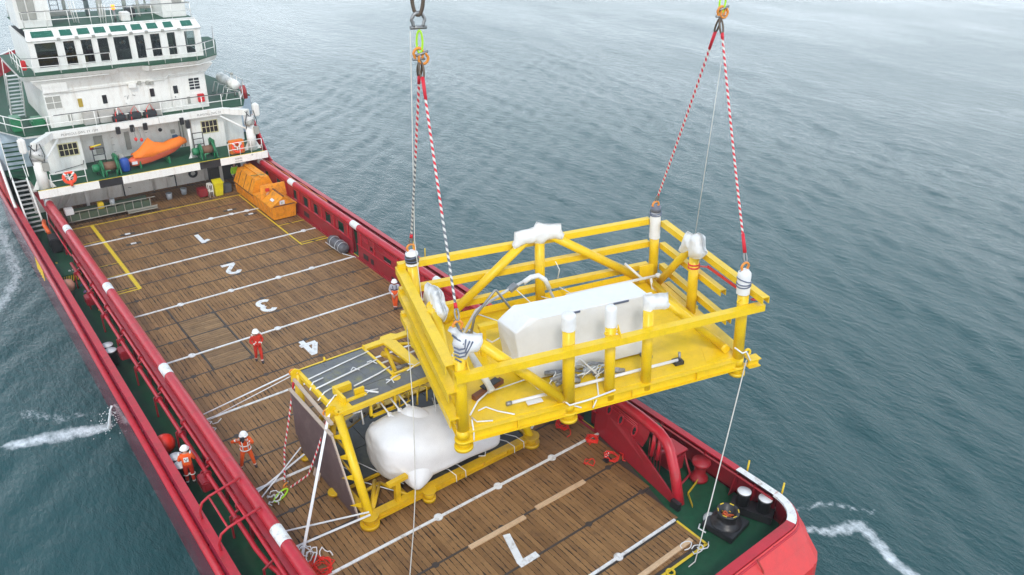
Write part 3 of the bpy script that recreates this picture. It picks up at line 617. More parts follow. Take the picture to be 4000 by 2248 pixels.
# raised hatch block in the port passage
hb = MB().bevbox(-8.35, -7.25, -9.9, -7.9, -.05, .42, .04).build('hatch_block', green, ship)
mb = MB()
for k in range(9): mb.beam((-8.34+k*.12, -9.915, .02), (-8.26+k*.12, -9.915, .38), .05, .012, (0, 1, 0))
mb.build('hazard_stripes', yline, hb); text('19', .32, (-7.5, -9.2, .425), (-1, 0, 0), (0, -1, 0), whitebar, hb, 'hatch_number', .003)
MB().beam((-8.35, -7.3, .02), (-8.0, -7.3, .02), .1, .03).beam((-8.02, -7.3, .02), (-8.02, -6.8, .02), .1, .03).build('yellow_corner_mark', yline, ship)
# stern deck trunk and guard strip by the starboard mooring gear
MB().tube([(6.55, -42.2, .12), (7.9, -41.9, .15), (8.05, -41.6, .35), (8.05, -41.3, .9)], .05, 8).build('guard_pipe', redin, ship)
mb = MB(); mb.prism([(7.0, -42.55, .0), (8.1, -42.25, 0), (8.1, -42.25, .16), (7.0, -42.55, .16)], (0, .02, 0)); mb.prism([(7.0, -42.55, 0), (6.62, -43.1, 0), (6.62, -43.1, .12), (7.0, -42.55, .16)], (.02, 0, 0)); mb.build('yellow_guard_strip', yline, ship)
# ------------------------------------------------------------ superstructure
zA, zB, zC, zR = 2.85, 5.65, 9.2, 11.65
def P3(f, *a): return f(*a)
# forecastle block
fy = [3.5, 6, 8, 10, 12, 14, 16, 18, 20, 22, 23.5, 24.8, 25.6, 25.95]
out = [(half(y), y) for y in fy]; poly = out+[(-x, y) for x, y in reversed(out)]
mb = MB(); n = len(poly); mb.add([(x, y, 0) for x, y in poly]+[(x, y, zB-.03) for x, y in poly], [(i, (i+1) % n, n+(i+1) % n, n+i) for i in range(n-1)]); mb.build('forecastle_side', redhull, ship); MB().box(-8.7, 8.7, 3.40, 3.48, zA, zB-.1).build('forecastle_front', blueshade, ship)
mb = MB(); mb.add([(x*1.0, y, zB-.02) for x, y in poly], [tuple(range(n))]); mb.build('forecastle_deck', green, ship)
for s in (-1, 1):
    a = [(s*half(y), y) for y in (fy[2:] if s < 0 else fy[6:])]; mb = MB(); k = len(a)
    mb.add([(x, y, zB-.05) for x, y in a]+[(x*1.03, y+.1, zB+1.35) for x, y in a]+[(x*1.03-s*.1, y, zB+1.35) for x, y in a]+[(x-s*.1, y-.05, zB-.05) for x, y in a],
           [(j*k+i, j*k+i+1, (j+1)*k+i+1, (j+1)*k+i) for j in range(3) for i in range(k-1)]); mb.build('bow_bulwark', red, ship)
    MB().tube([(x*1.03-s*.05, y+.05, zB+1.37) for x, y in a], .07, 8).build('bow_bulwark_rail', white, ship)
    x0, x1 = sorted((s*8.62, s*8.72))
    MB().prism([(x0, .2, .9), (x0, 4.2, .9), (x0, 4.2, zB), (x0, 4.0, 4.6), (x0, 2.5, 3.0), (x0, .9, 1.25)], (x1-x0, 0, 0)).build('rising_bulwark', redhull, ship)
    MB().tube([(s*8.66, .5, 1.2), (s*8.66, 1.0, 1.4), (s*8.66, 2.5, 3.05), (s*8.66, 4.0, 4.65), (s*8.66, 5.4, zB+.4)], .09, 8).build('rising_bulwark_rail', red if s > 0 else white, ship)
# working-deck bulkhead under A deck
bh = MB().box(-7.5, 7.5, 2.2, 2.35, -.05, zA-.25).build('main_bulkhead', white, ship)
for x0, x1, z0, z1, m in ((-5.2, -4.4, .15, 2.1, white), (-1.9, -1.1, .15, 2.1, white), (1.9, 2.5, .9, 1.9, darkin), (5.2, 5.9, .1, 2.2, darkin)):
    MB().bevbox(x0, x1, 2.12, 2.2, z0, z1, .02).build('door' if m is white else 'opening', m, bh)
for x0 in (3.05, 3.85): MB().bevbox(x0, x0+.62, 1.85, 2.18, 1.05, 2.05, .03).build('red_locker', mat('locker_red', (.45, .015, .02), .45), ship)
MB().box(5.0, 5.9, 2.10, 2.19, 1.4, 2.1).build('blue_window', mat('dull_blue_glass', (.05, .09, .16), .2), ship)
for x in (-2.9, .3, 1.2): MB().tube([(x, 2.0, .1), (x, 2.0, 2.5)], .05, 8).build('riser_pipe', white, ship)
for x, z in ((-3.4, 1.5), (1.55, 1.2), (3.1, .8)): MB().torus((x, 1.95, z), .26, .09, (0, 1, .1), 18, 8).build('hose_coil', rubber, ship)
for x in (-6.9, -4.4, 4.9, 6.9): MB().box(x-.09, x+.09, 1.0, 1.2, 0, 2.4).build('under_deck_pillar', white, ship)
rk = random.Random(21)
for k_ in range(26):
    x = rk.uniform(-6.5, 7); z = rk.uniform(.5, 2.3); t = rk.choice(('grab', 'junction_box', 'vertical_pipe', 'dark_fitting'))
    if t == 'grab': MB().tube([(x, 2.1, z), (x+rk.uniform(-.3, .3), 2.1, z+rk.uniform(-.1, .1))], .022, 6).build('grab_handle', steel, bh)
    elif t == 'junction_box': MB().bevbox(x, x+.22, 2.05, 2.19, z, z+.25, .02).build('junction_box', rk.choice((louvre, white, steel)), bh)
    elif t == 'vertical_pipe': MB().tube([(x, 2.08, 0), (x, 2.08, 2.6)], .04, 8).build('vertical_pipe', rk.choice((white, louvre, darkin)), bh)
    else: MB().bevbox(x, x+.3, 1.95, 2.18, z, z+.3, .05).build('dark_fitting', darkin, bh)
MB().tube([(-6.3, 1.4, .2), (-4.8, 1.9, 2.2)], .08, 8).build('leaning_pole', white, ship); MB().tube([(-5.9, 1.4, .2), (-4.2, 1.9, 2.1)], .06, 8).build('leaning_pole', white, ship)
MB().bevbox(4.2, 6.6, 1.5, 2.1, 0, 1.1, .06).build('workbench', mat('dark_bench', (.06, .055, .05), .6, dirt=(.2, .1, .05)), ship)
# A deck
mb = MB(); mb.prism([(-7.45, -2.0, zA-.02), (7.25, -2.0, zA-.02), (7.25, .9, zA-.02), (8.6, 2.6, zA-.02), (8.6, 3.5, zA-.02), (-8.6, 3.5, zA-.02), (-8.6, 2.6, zA-.02), (-7.45, .9, zA-.02)], (0, 0, -.12)); mb.build('winch_deck', [green], ship)
MB().prism([(-7.4, -1.95, zA-.15), (7.2, -1.95, zA-.15), (7.2, 2.3, zA-.15), (-7.4, 2.3, zA-.15)], (0, 0, -.08)).build('winch_deck_underside', white, ship)
k = .3882
xs = [atY(a*k, 400+b*k, -2.03).x for a, b in ((390, 920), (1003, 840), (1235, 790), (2010, 640), (2215, 590), (2690, 500))]
for i in range(5):
    x0, x1 = xs[i], xs[i+1]; MB().box(x0, x1-.002, -2.10, -2.0, zA-.47, zA+.03).build('deck_edge_beam', white if i % 2 == 0 else black, ship)
MB().box(-7.46, 7.26, -2.03, -1.99, zA+.03, zA+.05).build('yellow_edge_line', yline, ship)
text('10', .16, (-5.6, -2.104, zA-.1), (1, 0, 0), (0, 0, 1), black, ship, 'load_mark', .002); text('10', .16, (6.2, -2.104, zA-.12), (1, 0, 0), (0, 0, 1), black, ship, 'load_mark', .002)
text('CHAIN', .17, (5.0, -2.104, zA-.22), (1, 0, 0), (0, 0, 1), black, ship, 'beam_lettering', .002); text('LOCKER', .14, (5.0, -2.104, zA-.4), (1, 0, 0), (0, 0, 1), black, ship, 'beam_lettering', .002)
# cabins on A deck
def cabin(x0, x1, y0, y1, z0, z1, name):
    return MB().box(x0, x1, y0, y1, z0, z1).build(name, white, ship)
pc = cabin(-6.15, -4.0, .85, 6, zA-.02, zB-.36, 'deck_cabin'); sc_ = cabin(3.25, 5.55, .85, 6, zA-.02, zB-.36, 'deck_cabin'); rc = cabin(-4.1, 3.3, 2.2, 6, zA-.02, zB-.2, 'recess_wall')
bay = cabin(5.55, 7.2, 1.6, 6, zA-.02, zB-.2, 'side_locker_wall')
def window(c0, c1, y, parent, gl=darkglass, nx=2, nz_=2, fr=.06, bar=white, name='window'):
    x0, x1 = sorted((c0[0], c1[0])); z0, z1 = sorted((c0[1], c1[1]))
    f = MB()
    f.box(x0-fr, x1+fr, y-.05, y+.005, z1, z1+fr).box(x0-fr, x1+fr, y-.05, y+.005, z0-fr, z0).box(x0-fr, x0, y-.05, y+.005, z0, z1).box(x1, x1+fr, y-.05, y+.005, z0, z1)
    fo = f.build(name, bar, parent); MB().box(x0, x1, y-.022, y+.004, z0, z1).build('pane', gl, fo)
    if nx > 1 or nz_ > 1:
        g = MB()
        for i in range(1, nx): xx = x0+(x1-x0)*i/nx; g.box(xx-.02, xx+.02, y-.035, y-.022, z0, z1)
        for i in range(1, nz_): zz = z0+(z1-z0)*i/nz_; g.box(x0, x1, y-.037, y-.024, zz-.02, zz+.02)
        g.build('glazing_bar', bar, fo)
    return fo
creamb = mat('cream_glazing_bar', (.62, .56, .32), .5)
window((-5.37, 3.98), (-4.27, 4.75), .85, pc, nx=4, nz_=2, bar=creamb); window((3.95, 4.03), (5.05, 4.85), .85, sc_, nx=4, nz_=2, bar=creamb)
window((3.27, 3.9), (3.27, 4.9), .85, sc_, nx=1, nz_=1, fr=.03)
MB().bevbox(-2.99, -2.42, 2.14, 2.19, 3.34, 4.6, .02).build('louvre_panel', louvre, rc); MB().bevbox(-1.02, -.68, 2.14, 2.19, 3.3, 4.58, .02).build('louvre_panel', louvre, rc)
for x0, x1 in ((-1.95, -1.35), (.3, .95)):
    d = MB().bevbox(x0, x1, 2.13, 2.2, 2.95, 4.75, .05).build('door', white, rc)
    for z in (3.3, 3.8, 4.3): MB().box(x0+.05, x0+.2, 2.11, 2.13, z, z+.03).build('door_dog', steel, d)
MB().lathe((1.42, 2.15, 4.35), [(0, .02), (.13, 0), (.13, .1)], 16, 'y').build('round_fan_cover', black, rc)
MB().bevbox(2.15, 2.5, 1.98, 2.2, 3.5, 3.85, .03).build('blue_first_aid_box', mat('dull_blue_box', (.04, .13, .28), .4), rc)
MB().bevbox(2.1, 2.4, 2.1, 2.2, 3.95, 4.25, .03).build('grey_junction_box', louvre, rc); MB().box(-3.35, -3.1, 2.1, 2.2, 3.7, 3.95).build('red_fire_box', mat('locker_red', (.45, .015, .02)), rc)
for x in (2.75, 2.95): MB().tube([(x, 2.12, 2.9), (x, 2.12, 5.2)], .04, 8).build('riser_pipe', louvre, rc)
MB().tube([(-5.9, .78, 2.95), (-5.9, .78, 3.0), (-4.15, .78, 3.25), (-4.1, .78, 3.5)], .02, 6).build('wall_hose', rubber, pc)
mb = MB()
for a, b in (((-3.1, 2.1, 4.95), (2.9, 2.1, 4.95)), ((-3.1, 2.1, 5.05), (2.9, 2.1, 5.05))): mb.tube([a, b], .025, 6)
mb.build('cable_run', louvre, rc)
# support posts under the boom beams
for px_ in (2.56,):
    c = MB().tube([(px_, -.7, zA), (px_, -.7, 5.5)], .10, 12).build('boom_post', white, ship)
    MB().box(px_-.13, px_+.13, -.83, -.57, 5.0, 5.55).build('post_head', black, c); MB().prism([(px_-.3, -.72, zA), (px_+.3, -.72, zA), (px_+.08, -.72, zA+.45), (px_-.08, -.72, zA+.45)], (0, .04, 0)).build('post_gusset', white, c)
# B deck
bpoly = [(-7.15, .75), (7.15, .75), (7.86, 2.35), (8.7, 4.2), (8.7, 8), (-8.7, 8), (-8.7, 4.2), (-7.86, 2.35)]
mb = MB(); mb.prism([(x, y, zB) for x, y in bpoly], (0, 0, -.06)); mb.build('boat_deck', green, ship)
mb = MB(); mb.prism([(x*.99, y+.05, zB-.06) for x, y in bpoly], (0, 0, -.14)); mb.build('boat_deck_edge', white, ship)
railing([(-7.05, .85, zB), (7.05, .85, zB), (7.8, 2.4, zB), (8.6, 4.3, zB), (8.6, 8, zB)], 1.0, ship, white)
railing([(-7.05, .85, zB), (-7.8, 2.4, zB), (-8.6, 4.3, zB), (-8.6, 8, zB)], 1.0, ship, white)
MB().tube([(-5.2, .84, zB+1.02), (7.05, .84, zB+1.02), (7.8, 2.4, zB+1.02), (8.6, 4.3, zB+1.02)], .028, 6).build('black_handrail', black, ship)
# lockers along the boat deck rail
lk = mat('weathered_grey_locker', (.48, .45, .41), .6)
for x0, x1 in ((-3.45, -2.55), (-2.5, -1.5), (-1.45, -.2), (.9, 1.5)): MB().bevbox(x0, x1, 1.15, 1.6, zB, zB+.85, .04).build('deck_locker', lk, ship)
lad = MB()
for z in (.25, .85): lad.beam((1.55, 1.0, zB+z), (3.25, 1.0, zB+z), .04, .05)
for i in range(8): lad.beam((1.6+i*.23, 1.0, zB+.25), (1.6+i*.23, 1.0, zB+.85), .03, .03, (0, 1, 0))
lad.build('stowed_ladder', white, ship)
# B deck house
hb_ = MB().box(-5.35, 5.0, 1.75, 9.5, zB-.02, zC-.35).build('house_wall', white, ship)
def yw(a, b, y): p = atY(a*k, b*k, y); return (p.x, p.z)
window(yw(480, 1105, 1.75), yw(600, 965, 1.75), 1.75, hb_, louvre, 2, 2); window(yw(1910, 905, 1.75), yw(1995, 780, 1.75), 1.75, hb_, darkglass, 2, 4)
def pill(a, b, c_, d, gl, y=1.75):
    (x0, z1), (x1, z0) = yw(a, b, y), yw(c_, d, y); x0, x1 = sorted((x0, x1)); z0, z1 = sorted((z0, z1))
    f = MB().bevbox(x0-.05, x1+.05, y-.04, y+.01, z0-.05, z1+.05, .03).build('porthole', white, hb_); MB().bevbox(x0, x1, y-.055, y-.03, z0, z1, .02).build('pane', gl, f)
pill(775, 995, 840, 1075, amberglass); pill(1020, 960, 1085, 1040, darkglass); pill(1500, 895, 1560, 970, darkglass); pill(1735, 865, 1795, 940, darkglass)
pill(675, 1145, 735, 1215, louvre); pill(1880, 975, 1920, 1040, louvre)
dr = MB().bevbox(2.62, 3.35, 1.70, 1.76, zB+.1, 7.75, .05).build('door', white, hb_); MB().box(2.7, 2.76, 1.66, 1.70, 6.6, 6.7).build('door_handle', steel, dr)
x, z = yw(1325, 860, 1.7); MB().bevbox(x-.24, x+.24, 1.5, 1.74, z-.16, z+.16, .02).build('floodlight', white, hb_)
for a in (1400, 1480, 1525): x, z = yw(a, 835, 1.7); MB().bevbox(x-.12, x+.12, 1.62, 1.74, z-.12, z+.12, .02).build('small_floodlight', louvre, hb_)
x, z = yw(2020, 985, 1.7); rb_ = MB().bevbox(x-.22, x+.22, 1.5, 1.74, z-.28, z+.3, .03).build('red_hose_box', mat('bright_red_box', (.62, .015, .02), .4), hb_)
mb = MB(); mb.tube([(-5.4, 1.7, 7.97), (-5.0, 1.68, 7.85), (2.2, 1.68, 7.95), (2.5, 1.68, 8.2), (5.1, 1.68, 8.2)], .035, 6).tube([(-5.4, 1.66, 7.9), (5.0, 1.66, 8.1)], .02, 6); mb.tube([(2.45, 1.7, 6), (2.45, 1.7, 8.1)], .02, 6); mb.build('wall_pipe', white, hb_)
mb = MB().box(-5.35, -3.9, 1.55, 1.76, 7.95, 8.85); mb.build('duct_casing', white, hb_)
for a, b, c_, d in ((1290, 960, 1280, 1000), (1330, 955, 1360, 965), (1250, 975, 1270, 965), (1265, 1040, 1280, 1050)):
    (x0, z0), (x1, z1) = yw(a, b, 1.74), yw(c_, d, 1.74); MB().tube([(x0, 1.72, z0), (x1, 1.72, z1)], .015, 5).build('hook_bracket', steel, hb_)
# bridge deck and walkway
brg = [(-6.25, 1.3), (-5.6, 1.12), (-1.1, .92), (-.75, 1.15), (.8, 1.05), (1.15, .72), (4.4, .78), (6.2, 2.1), (8.0, 7.4), (8.0, 9), (-6.4, 9), (-6.4, 1.6)]
mb = MB(); mb.prism([(x, y, zC) for x, y in brg], (0, 0, -.05)); mb.build('bridge_walkway', green, ship)
mb = MB(); nb = len(brg); lo = [(x*.985, y+.30, zC-.42) for x, y in brg]
mb.add([(x, y, zC-.05) for x, y in brg]+lo, [(i, (i+1) % nb, nb+(i+1) % nb, nb+i) for i in range(nb)]+[tuple(range(nb, 2*nb))]); mb.build('walkway_fascia', white, ship)
mb = MB(); mb.prism([(-5.35, 1.76, zC-1.15), (5.0, 1.76, zC-1.15), (5.6, 1.40, zC-.42), (-5.9, 1.45, zC-.42)], (0, .5, 0)); mb.build('flared_soffit', white, ship)
MB().tube([(-5.9, 1.15, zC-.35), (-1.4, .98, zC-.35)], .03, 6).build('fascia_pipe', white, ship); MB().tube([(1.3, .80, zC-.35), (4.5, .9, zC-.35), (6.1, 2.1, zC-.35)], .03, 6).build('fascia_pipe', white, ship)
railing([(-6.15, 5.5, zC), (-6.2, 1.45, zC), (-5.6, 1.2, zC), (-1.1, 1.0, zC)], 1.0, ship, white, post=1.3, r=.025)
railing([(1.15, .8, zC), (4.4, .86, zC), (6.1, 2.15, zC), (7.9, 7.4, zC)], 1.0, ship, white, post=1.3, r=.025)
MB().tube([(-6.2, 1.45, zC+1.03), (-5.6, 1.2, zC+1.03), (-1.1, 1.0, zC+1.03)], .022, 6).tube([(1.15, .8, zC+1.03), (4.4, .86, zC+1.03), (6.1, 2.15, zC+1.03), (7.9, 7.4, zC+1.03)], .022, 6).build('black_handrail', black, ship)
# wheelhouse: sill wall, mullions, head, glass panes and a real room behind
YW = 2.05; wh = MB()
wpx = [((350, 440), (610, 675)), ((640, 430), (795, 657)), ((815, 412), (968, 640)), ((980, 398), (1128, 622)), ((1140, 378), (1338, 602)), ((1352, 355), (1488, 580)), ((1507, 345), (1643, 560)), ((1672, 325), (1795, 545)), ((1845, 298), (1985, 512))]
wr = []
for (a, b), (c_, d) in wpx:
    x0 = (yw(a, b, YW)[0]+yw(a+35, b+215, YW)[0])/2; x1 = (yw(c_, d, YW)[0]+yw(c_-45, d-215, YW)[0])/2; wr.append((x0, x1))
z0w, z1w = 9.48, 10.92
z0w = sum(yw(c_, d, YW)[1] for _, (c_, d) in wpx)/9; z1w = sum(yw(a, b, YW)[1] for (a, b), _ in wpx)/9
xl, xr = -5.45, 5.25; zt = 11.15
wh = MB().box(xl, xr, YW, YW+.12, zC-.02, z0w).box(xl, xr, YW, YW+.12, z1w, zt)
cur = xl
for x0, x1 in wr: wh.box(cur, x0, YW, YW+.12, z0w, z1w); cur = x1
wh.box(cur, xr, YW, YW+.12, z0w, z1w)
wh.box(xl, xl+.1, YW+.12, 8.5, zC, zt); wh.box(xr-.1, xr, YW+.12, 8.5, zC, z0w).box(xr-.1, xr, YW+.12, 8.5, z1w, zt).box(xr-.1, xr, 5.2, 8.5, z0w, z1w)
who = wh.build('wheelhouse_wall', white, ship)
for i, (x0, x1) in enumerate(wr):
    f = MB()
    for a, b, c_, d in ((x0-.05, x1+.05, z1w, z1w+.05), (x0-.05, x1+.05, z0w-.05, z0w), (x0-.05, x0, z0w, z1w), (x1, x1+.05, z0w, z1w)): f.box(a, b, YW-.03, YW-.002, c_, d)
    fo = f.build('window', white, who); MB().box(x0, x1, YW+.05, YW+.062, z0w, z1w).build('pane', glass, fo)
rm = MB().box(xl+.12, xr-.12, 8.3, 8.4, zC, zt).box(xl+.12, xr-.12, YW+.2, 8.3, zC-.0, zC+.06).box(xl+.12, xr-.12, YW+.2, 8.3, zt-.08, zt-.02); rm.build('wheelhouse_room', darkin, who)
MB().box(wr[0][0]-.1, wr[0][1]+.2, YW+1.2, YW+1.3, z0w+.75, zt-.1).build('cabin_partition', palein, who); MB().box(wr[7][0]-.15, wr[7][1]+.1, YW+1.0, YW+1.1, zC, zt-.1).build('cabin_partition', palein, who); MB().box(wr[8][0]+.1, wr[8][1], YW+2.6, YW+2.7, zC+.5, zt-.1).build('cabin_partition', palein, who)
con = MB().bevbox(-2.6, -.4, YW+.5, YW+1.1, zC, zC+1.0, .05).bevbox(.0, .9, YW+.55, YW+1.2, zC, zC+.75, .05).bevbox(2.9, 3.4, YW+.5, YW+1.3, zC, zC+.9, .05); con.build('bridge_console', mat('console_grey', (.16, .17, .16), .5), who)
for x in (-1.9, .35): MB().bevbox(x-.25, x+.25, YW+1.5, YW+2.0, zC+.45, zC+1.15, .08).build('bridge_chair', black, who)
MB().tube([(xl, YW-.06, z1w+.16), (xr, YW-.06, z1w+.16)], .045, 6).build('awning_pipe', white, who)
for i in range(8): x = (wr[i][1]+wr[i+1][0])/2; MB().bevbox(x-.1, x+.1, YW-.14, YW, z1w+.08, z1w+.26, .02).build('wiper_motor', louvre, who)
# sloping skylight band and bridge roof
ya, yb = YW, 2.85
sky_ = MB().prism([(xl-.05, ya, zt), (xr+.1, ya, zt), (xr-.0, yb, zR), (xl+.1, yb, zR)], (0, .1, -.12)); so_ = sky_.build('skylight_band', white, ship)
spx = [(315, 345, 530, 385), (608, 325, 735, 365), (780, 310, 910, 345), (945, 295, 1075, 335), (1108, 275, 1292, 315), (1325, 255, 1445, 300), (1478, 245, 1600, 285), (1640, 230, 1762, 270), (1800, 210, 1955, 250)]
for i, (x0, x1) in enumerate(wr):
    g = []
    for t, xx in ((.22, x0-.02), (.22, x1+.04), (.80, x1+.04), (.80, x0+.02)): g.append(Vector((xx, ya+(yb-ya)*t-.012, zt+(zR-zt)*t+.010)))
    MB().prism(g, (0, -.012, .018)).build('skylight_pane', greenwin, so_)
mb = MB(); mb.prism([(xl+.1, yb, zR-.05), (xr, yb, zR-.05), (xr, 9, zR-.05), (xl+.1, 9, zR-.05)], (0, 0, .06)); mb.build('bridge_roof', green, ship)
MB().tube([(xl+.05, yb-.03, zR+.02), (xr+.02, yb-.03, zR+.02)], .06, 8).build('roof_edge', white, ship)
railing([(xl+.2, yb+.3, zR), (xr-.1, yb+.3, zR), (xr-.1, 8.8, zR)], 1.0, ship, white, post=1.25, r=.025); MB().tube([(xl+.2, yb+.3, zR+1.03), (xr-.1, yb+.3, zR+1.03)], .022, 6).build('black_handrail', black, ship)
railing([(xl+.2, yb+.3, zR), (xl+.2, 8.8, zR)], 1.0, ship, white, post=1.25, r=.025)
def box_from(u0, u1, y0, y1, h, nm, m=white, z=zR):
    x0 = atY(u0, 90, y0).x; x1 = atY(u1, 60, y0).x; return MB().box(x0, x1, y0, y1, z, z+h).build(nm, m, ship)
fn_ = box_from(68, 196, 3.7, 6.5, 2.6, 'funnel_casing'); 
for u in (92, 128): x = atY(u, 60, 3.68).x; MB().bevbox(x-.22, x+.2, 3.64, 3.7, zR+.5, zR+2.0, .02).build('louvre_panel', louvre, fn_)
x0 = atY(60, 90, 3.6).x; MB().box(x0, x0+3.0, 3.5, 6.6, zR+2.6, zR+3.3).build('funnel_top', black, fn_)
fs_ = box_from(642, 728, 3.9, 6.5, 2.6, 'vent_casing'); x = atY(690, 20, 3.88).x; MB().bevbox(x-.3, x+.35, 3.84, 3.9, zR+.9, zR+2.4, .02).build('louvre_panel', louvre, fs_)
# mast legs, aerials, benches and lamp on the roof
def roofpt(u, v, z=zR): return atZ(u, v, z)
for (u, v, r) in ((258, 62, .12), (398, 70, .2), (490, 48, .14), (545, 64, .1), (345, 60, .16), (570, 40, .08)):
    p = roofpt(u, v); MB().tube([p, p+Vector((0, 0, 4.2))], r, 12).build('mast_leg', white if u != 345 else mat('grey_exhaust', (.3, .34, .36), .4), ship)
for (u, v) in ((345, 30), (440, 12)): p = roofpt(u, v+50); MB().tube([p+Vector((0, 0, 1.3)), p+Vector((0, 0, 4.2))], .18, 12).build('exhaust_pipe', black, ship)
ldr = MB(); p = roofpt(205, 70)
for dx_ in (0, .5): ldr.tube([p+Vector((dx_, 0, 0)), p+Vector((dx_, 0, 4))], .025, 6)
for i in range(12): ldr.tube([p+Vector((0, 0, .3*i+.2)), p+Vector((.5, 0, .3*i+.2))], .02, 6)
ldr.build('mast_ladder', steel, ship)
for z in (1.4, 2.2, 3.0): MB().tube([roofpt(190, 70)+Vector((0, 0, z)), roofpt(640, 30)+Vector((0, 0, z))], .035, 6).build('mast_crossbar', steel, ship)
for u, v, h in ((290, 90, 1.4), (298, 90, 1.4), (310, 92, 1.4), (395, 92, 1.2), (405, 90, 1.2), (415, 92, 1.2)): p = roofpt(u, v); MB().tube([p, p+Vector((.1 if u % 2 else -.1, 0, h))], .03, 6).build('tripod_leg', white, ship)
for u, v, c in ((240, 82, louvre), (565, 52, louvre), (490, 82, white), (510, 66, darkin)): p = roofpt(u, v); MB().bevbox(p.x-.7 if u in (240, 565) else p.x-.3, p.x+.7 if u in (240, 565) else p.x+.3, p.y-.3, p.y+.3, zR+.35 if u in (240, 565) else zR, zR+.6, .05).build('roof_bench' if u in (240, 565) else 'roof_vent', c, ship)
p = roofpt(453, 88); lp = MB().tube([p, p+Vector((0, 0, .85))], .08, 8).build('lamp_post', steel, ship)
em = bpy.data.materials.new('amber_lamp'); em.use_nodes = True; e_ = em.node_tree.nodes['Principled BSDF']; e_.inputs['Emission Color'].default_value = (1, .25, .02, 1); e_.inputs['Emission Strength'].default_value = 3; e_.inputs['Base Color'].default_value = (.8, .2, .02, 1)
MB().tube([p+Vector((0, 0, .85)), p+Vector((0, 0, 1.12))], .11, 10).build('amber_lamp', em, lp)
# stairs on the port side
def stair(a, b, w, n, m, name='stair', side=white, dirx=0):
    a, b = Vector(a), Vector(b); mb = MB(); fw = Vector((b.x-a.x, b.y-a.y, 0)).normalized(); sdv = Vector((fw.y, -fw.x, 0))
    st = MB()
    for sg in (-1, 1): st.beam(a+sdv*sg*w/2, b+sdv*sg*w/2, .05, .22)
    so2 = st.build(name, side, ship)
    for i in range(n):
        p = a.lerp(b, (i+.6)/n); MB().beam(p-sdv*w/2, p+sdv*w/2, .24, .04).build('tread', m, so2)
    rl = MB()
    for sg in (-1, 1): rl.tube([a+sdv*sg*w/2+Vector((0, 0, .9)), b+sdv*sg*w/2+Vector((0, 0, .9))], .025, 6)
    rl.build('handrail', white, so2)
stair((-8.0, -1.6, 0), (-8.0, 1.0, 2.85), .8, 12, mat('worn_tread', (.42, .42, .40), .5)); stair((-7.9, 1.4, 2.85), (-7.6, 4.6, 5.65), 1.0, 12, green)
stair((-6.6, 5.6, 5.65), (-6.6, 2.6, 9.15), .8, 12, mat('pale_tread', (.7, .7, .68), .5))
MB().tube([(-7.2, -1.9, 2.85), (-7.35, -2.05, 0.9), (-7.6, -3.9, .0)], .035, 6).build('stair_stanchion', steel, ship)
MB().bevbox(-7.5, -6.9, 1.9, 2.9, zB, zB+.9, .05).build('deck_locker', greenm, ship); MB().bevbox(-6.3, -5.5, 2.4, 3.6, zB, zB+.5, .1).build('deck_locker', greenm, ship)
rd = MB().bevbox(-6.15, -5.85, 1.75, 1.95, zC+.25, zC+.85, .05).build('red_lifejacket_box', mat('bright_red_box', (.62, .015, .02)), ship)
# ------------------------------------------------------------ suspended frame (the lift)
LO = Vector((-1.28222, -39.14483, 5.0)); LQ = Matrix(((1.01389, .32866, .0294), (-.2844, .97147, .12544), (.03323, -.00053, 1.03209)))
LF = lambda v: LO + LQ @ Vector(v)
load = thing('lifted_frame', LF((0, 0, 0)), 'bright yellow steel frame hanging from the four sling legs above the stern', 'steel frame')
def LM(): return MB(LF)
Lx, Wy = 10.5, 6.5
LM().box(-.1, Lx+.1, -.05, Wy, -.06, 0).build('floor_plate', yellow, load)
for y, z0, z1 in ((-.12, -.40, -.02), (Wy+.02, -.45, .12)):
    g = LM().box(.1, Lx-.1, y-.02, y+.02, z0+.03, z1-.03).box(.1, Lx-.1, y-.14, y+.14, z1-.03, z1).box(.1, Lx-.1, y-.14, y+.14, z0, z0+.03); go = g.build('edge_girder', yellow, load)
    for x in (1.8, 4.5, 6.0, 8.6): LM().box(x-.02, x+.02, y-.13, y+.13, z0+.03, z1-.03).build('web_stiffener', yellow, go)
for x in (-.05, Lx+.1):
    LM().box(x-.02, x+.02, .1, Wy-.1, -.42, .0).box(x-.13, x+.13, .1, Wy-.1, .0, .03).box(x-.13, x+.13, .1, Wy-.1, -.45, -.42).build('edge_girder', yellow, load)
LM().prism([(Lx-1.35, .1, .003), (Lx-.35, .1, .003), (Lx-.35, 1.6, .003), (Lx-1.0, 1.0, .003)], (0, 0, .012)).build('doubler_plate', yellow, load)
LM().tube([(Lx-.35, .3, .16), (Lx-.35, Wy-.3, .16)], .15, 14).build('side_floor_pipe', yellow, load)
LM().box(Lx+.25, Lx+.5, 3.6, 5.9, -.1, .05).box(Lx+.25, Lx+.42, .6, 3.6, -.12, .0).build('side_bracket_plate', yellow, load)
LM().prism([(.12, Wy-.05, 0), (Lx-.1, Wy-.05, 0), (Lx-.1, Wy-.05, .28), (Lx-.6, Wy-.05, .42), (.12, Wy-.05, .28)], (0, .04, 0)).build('far_coaming', yellow, load)
LM().box(Lx-.75, Lx-.05, Wy-.18, Wy-.1, 0, .75).build('corner_plate', yellow, load)
def post(x, y, z1, wz, r=.2, seat=True, name='post', wraptop=None, z0=-.05):
    o = LM().tube([(x, y, z0), (x, y, z1)], r, 20).build(name, yellow, load)
    if seat:
        LM().cyl((x, y, -.42), .29, .09, 24).cyl((x, y, -.30), .22, .28, 20).build('post_seat', yellow, o); LM().cyl((x, y, -.70), .31, .11, 24).cyl((x, y, -.60), .21, .2, 20).build('post_foot', yellow, o)
    return o
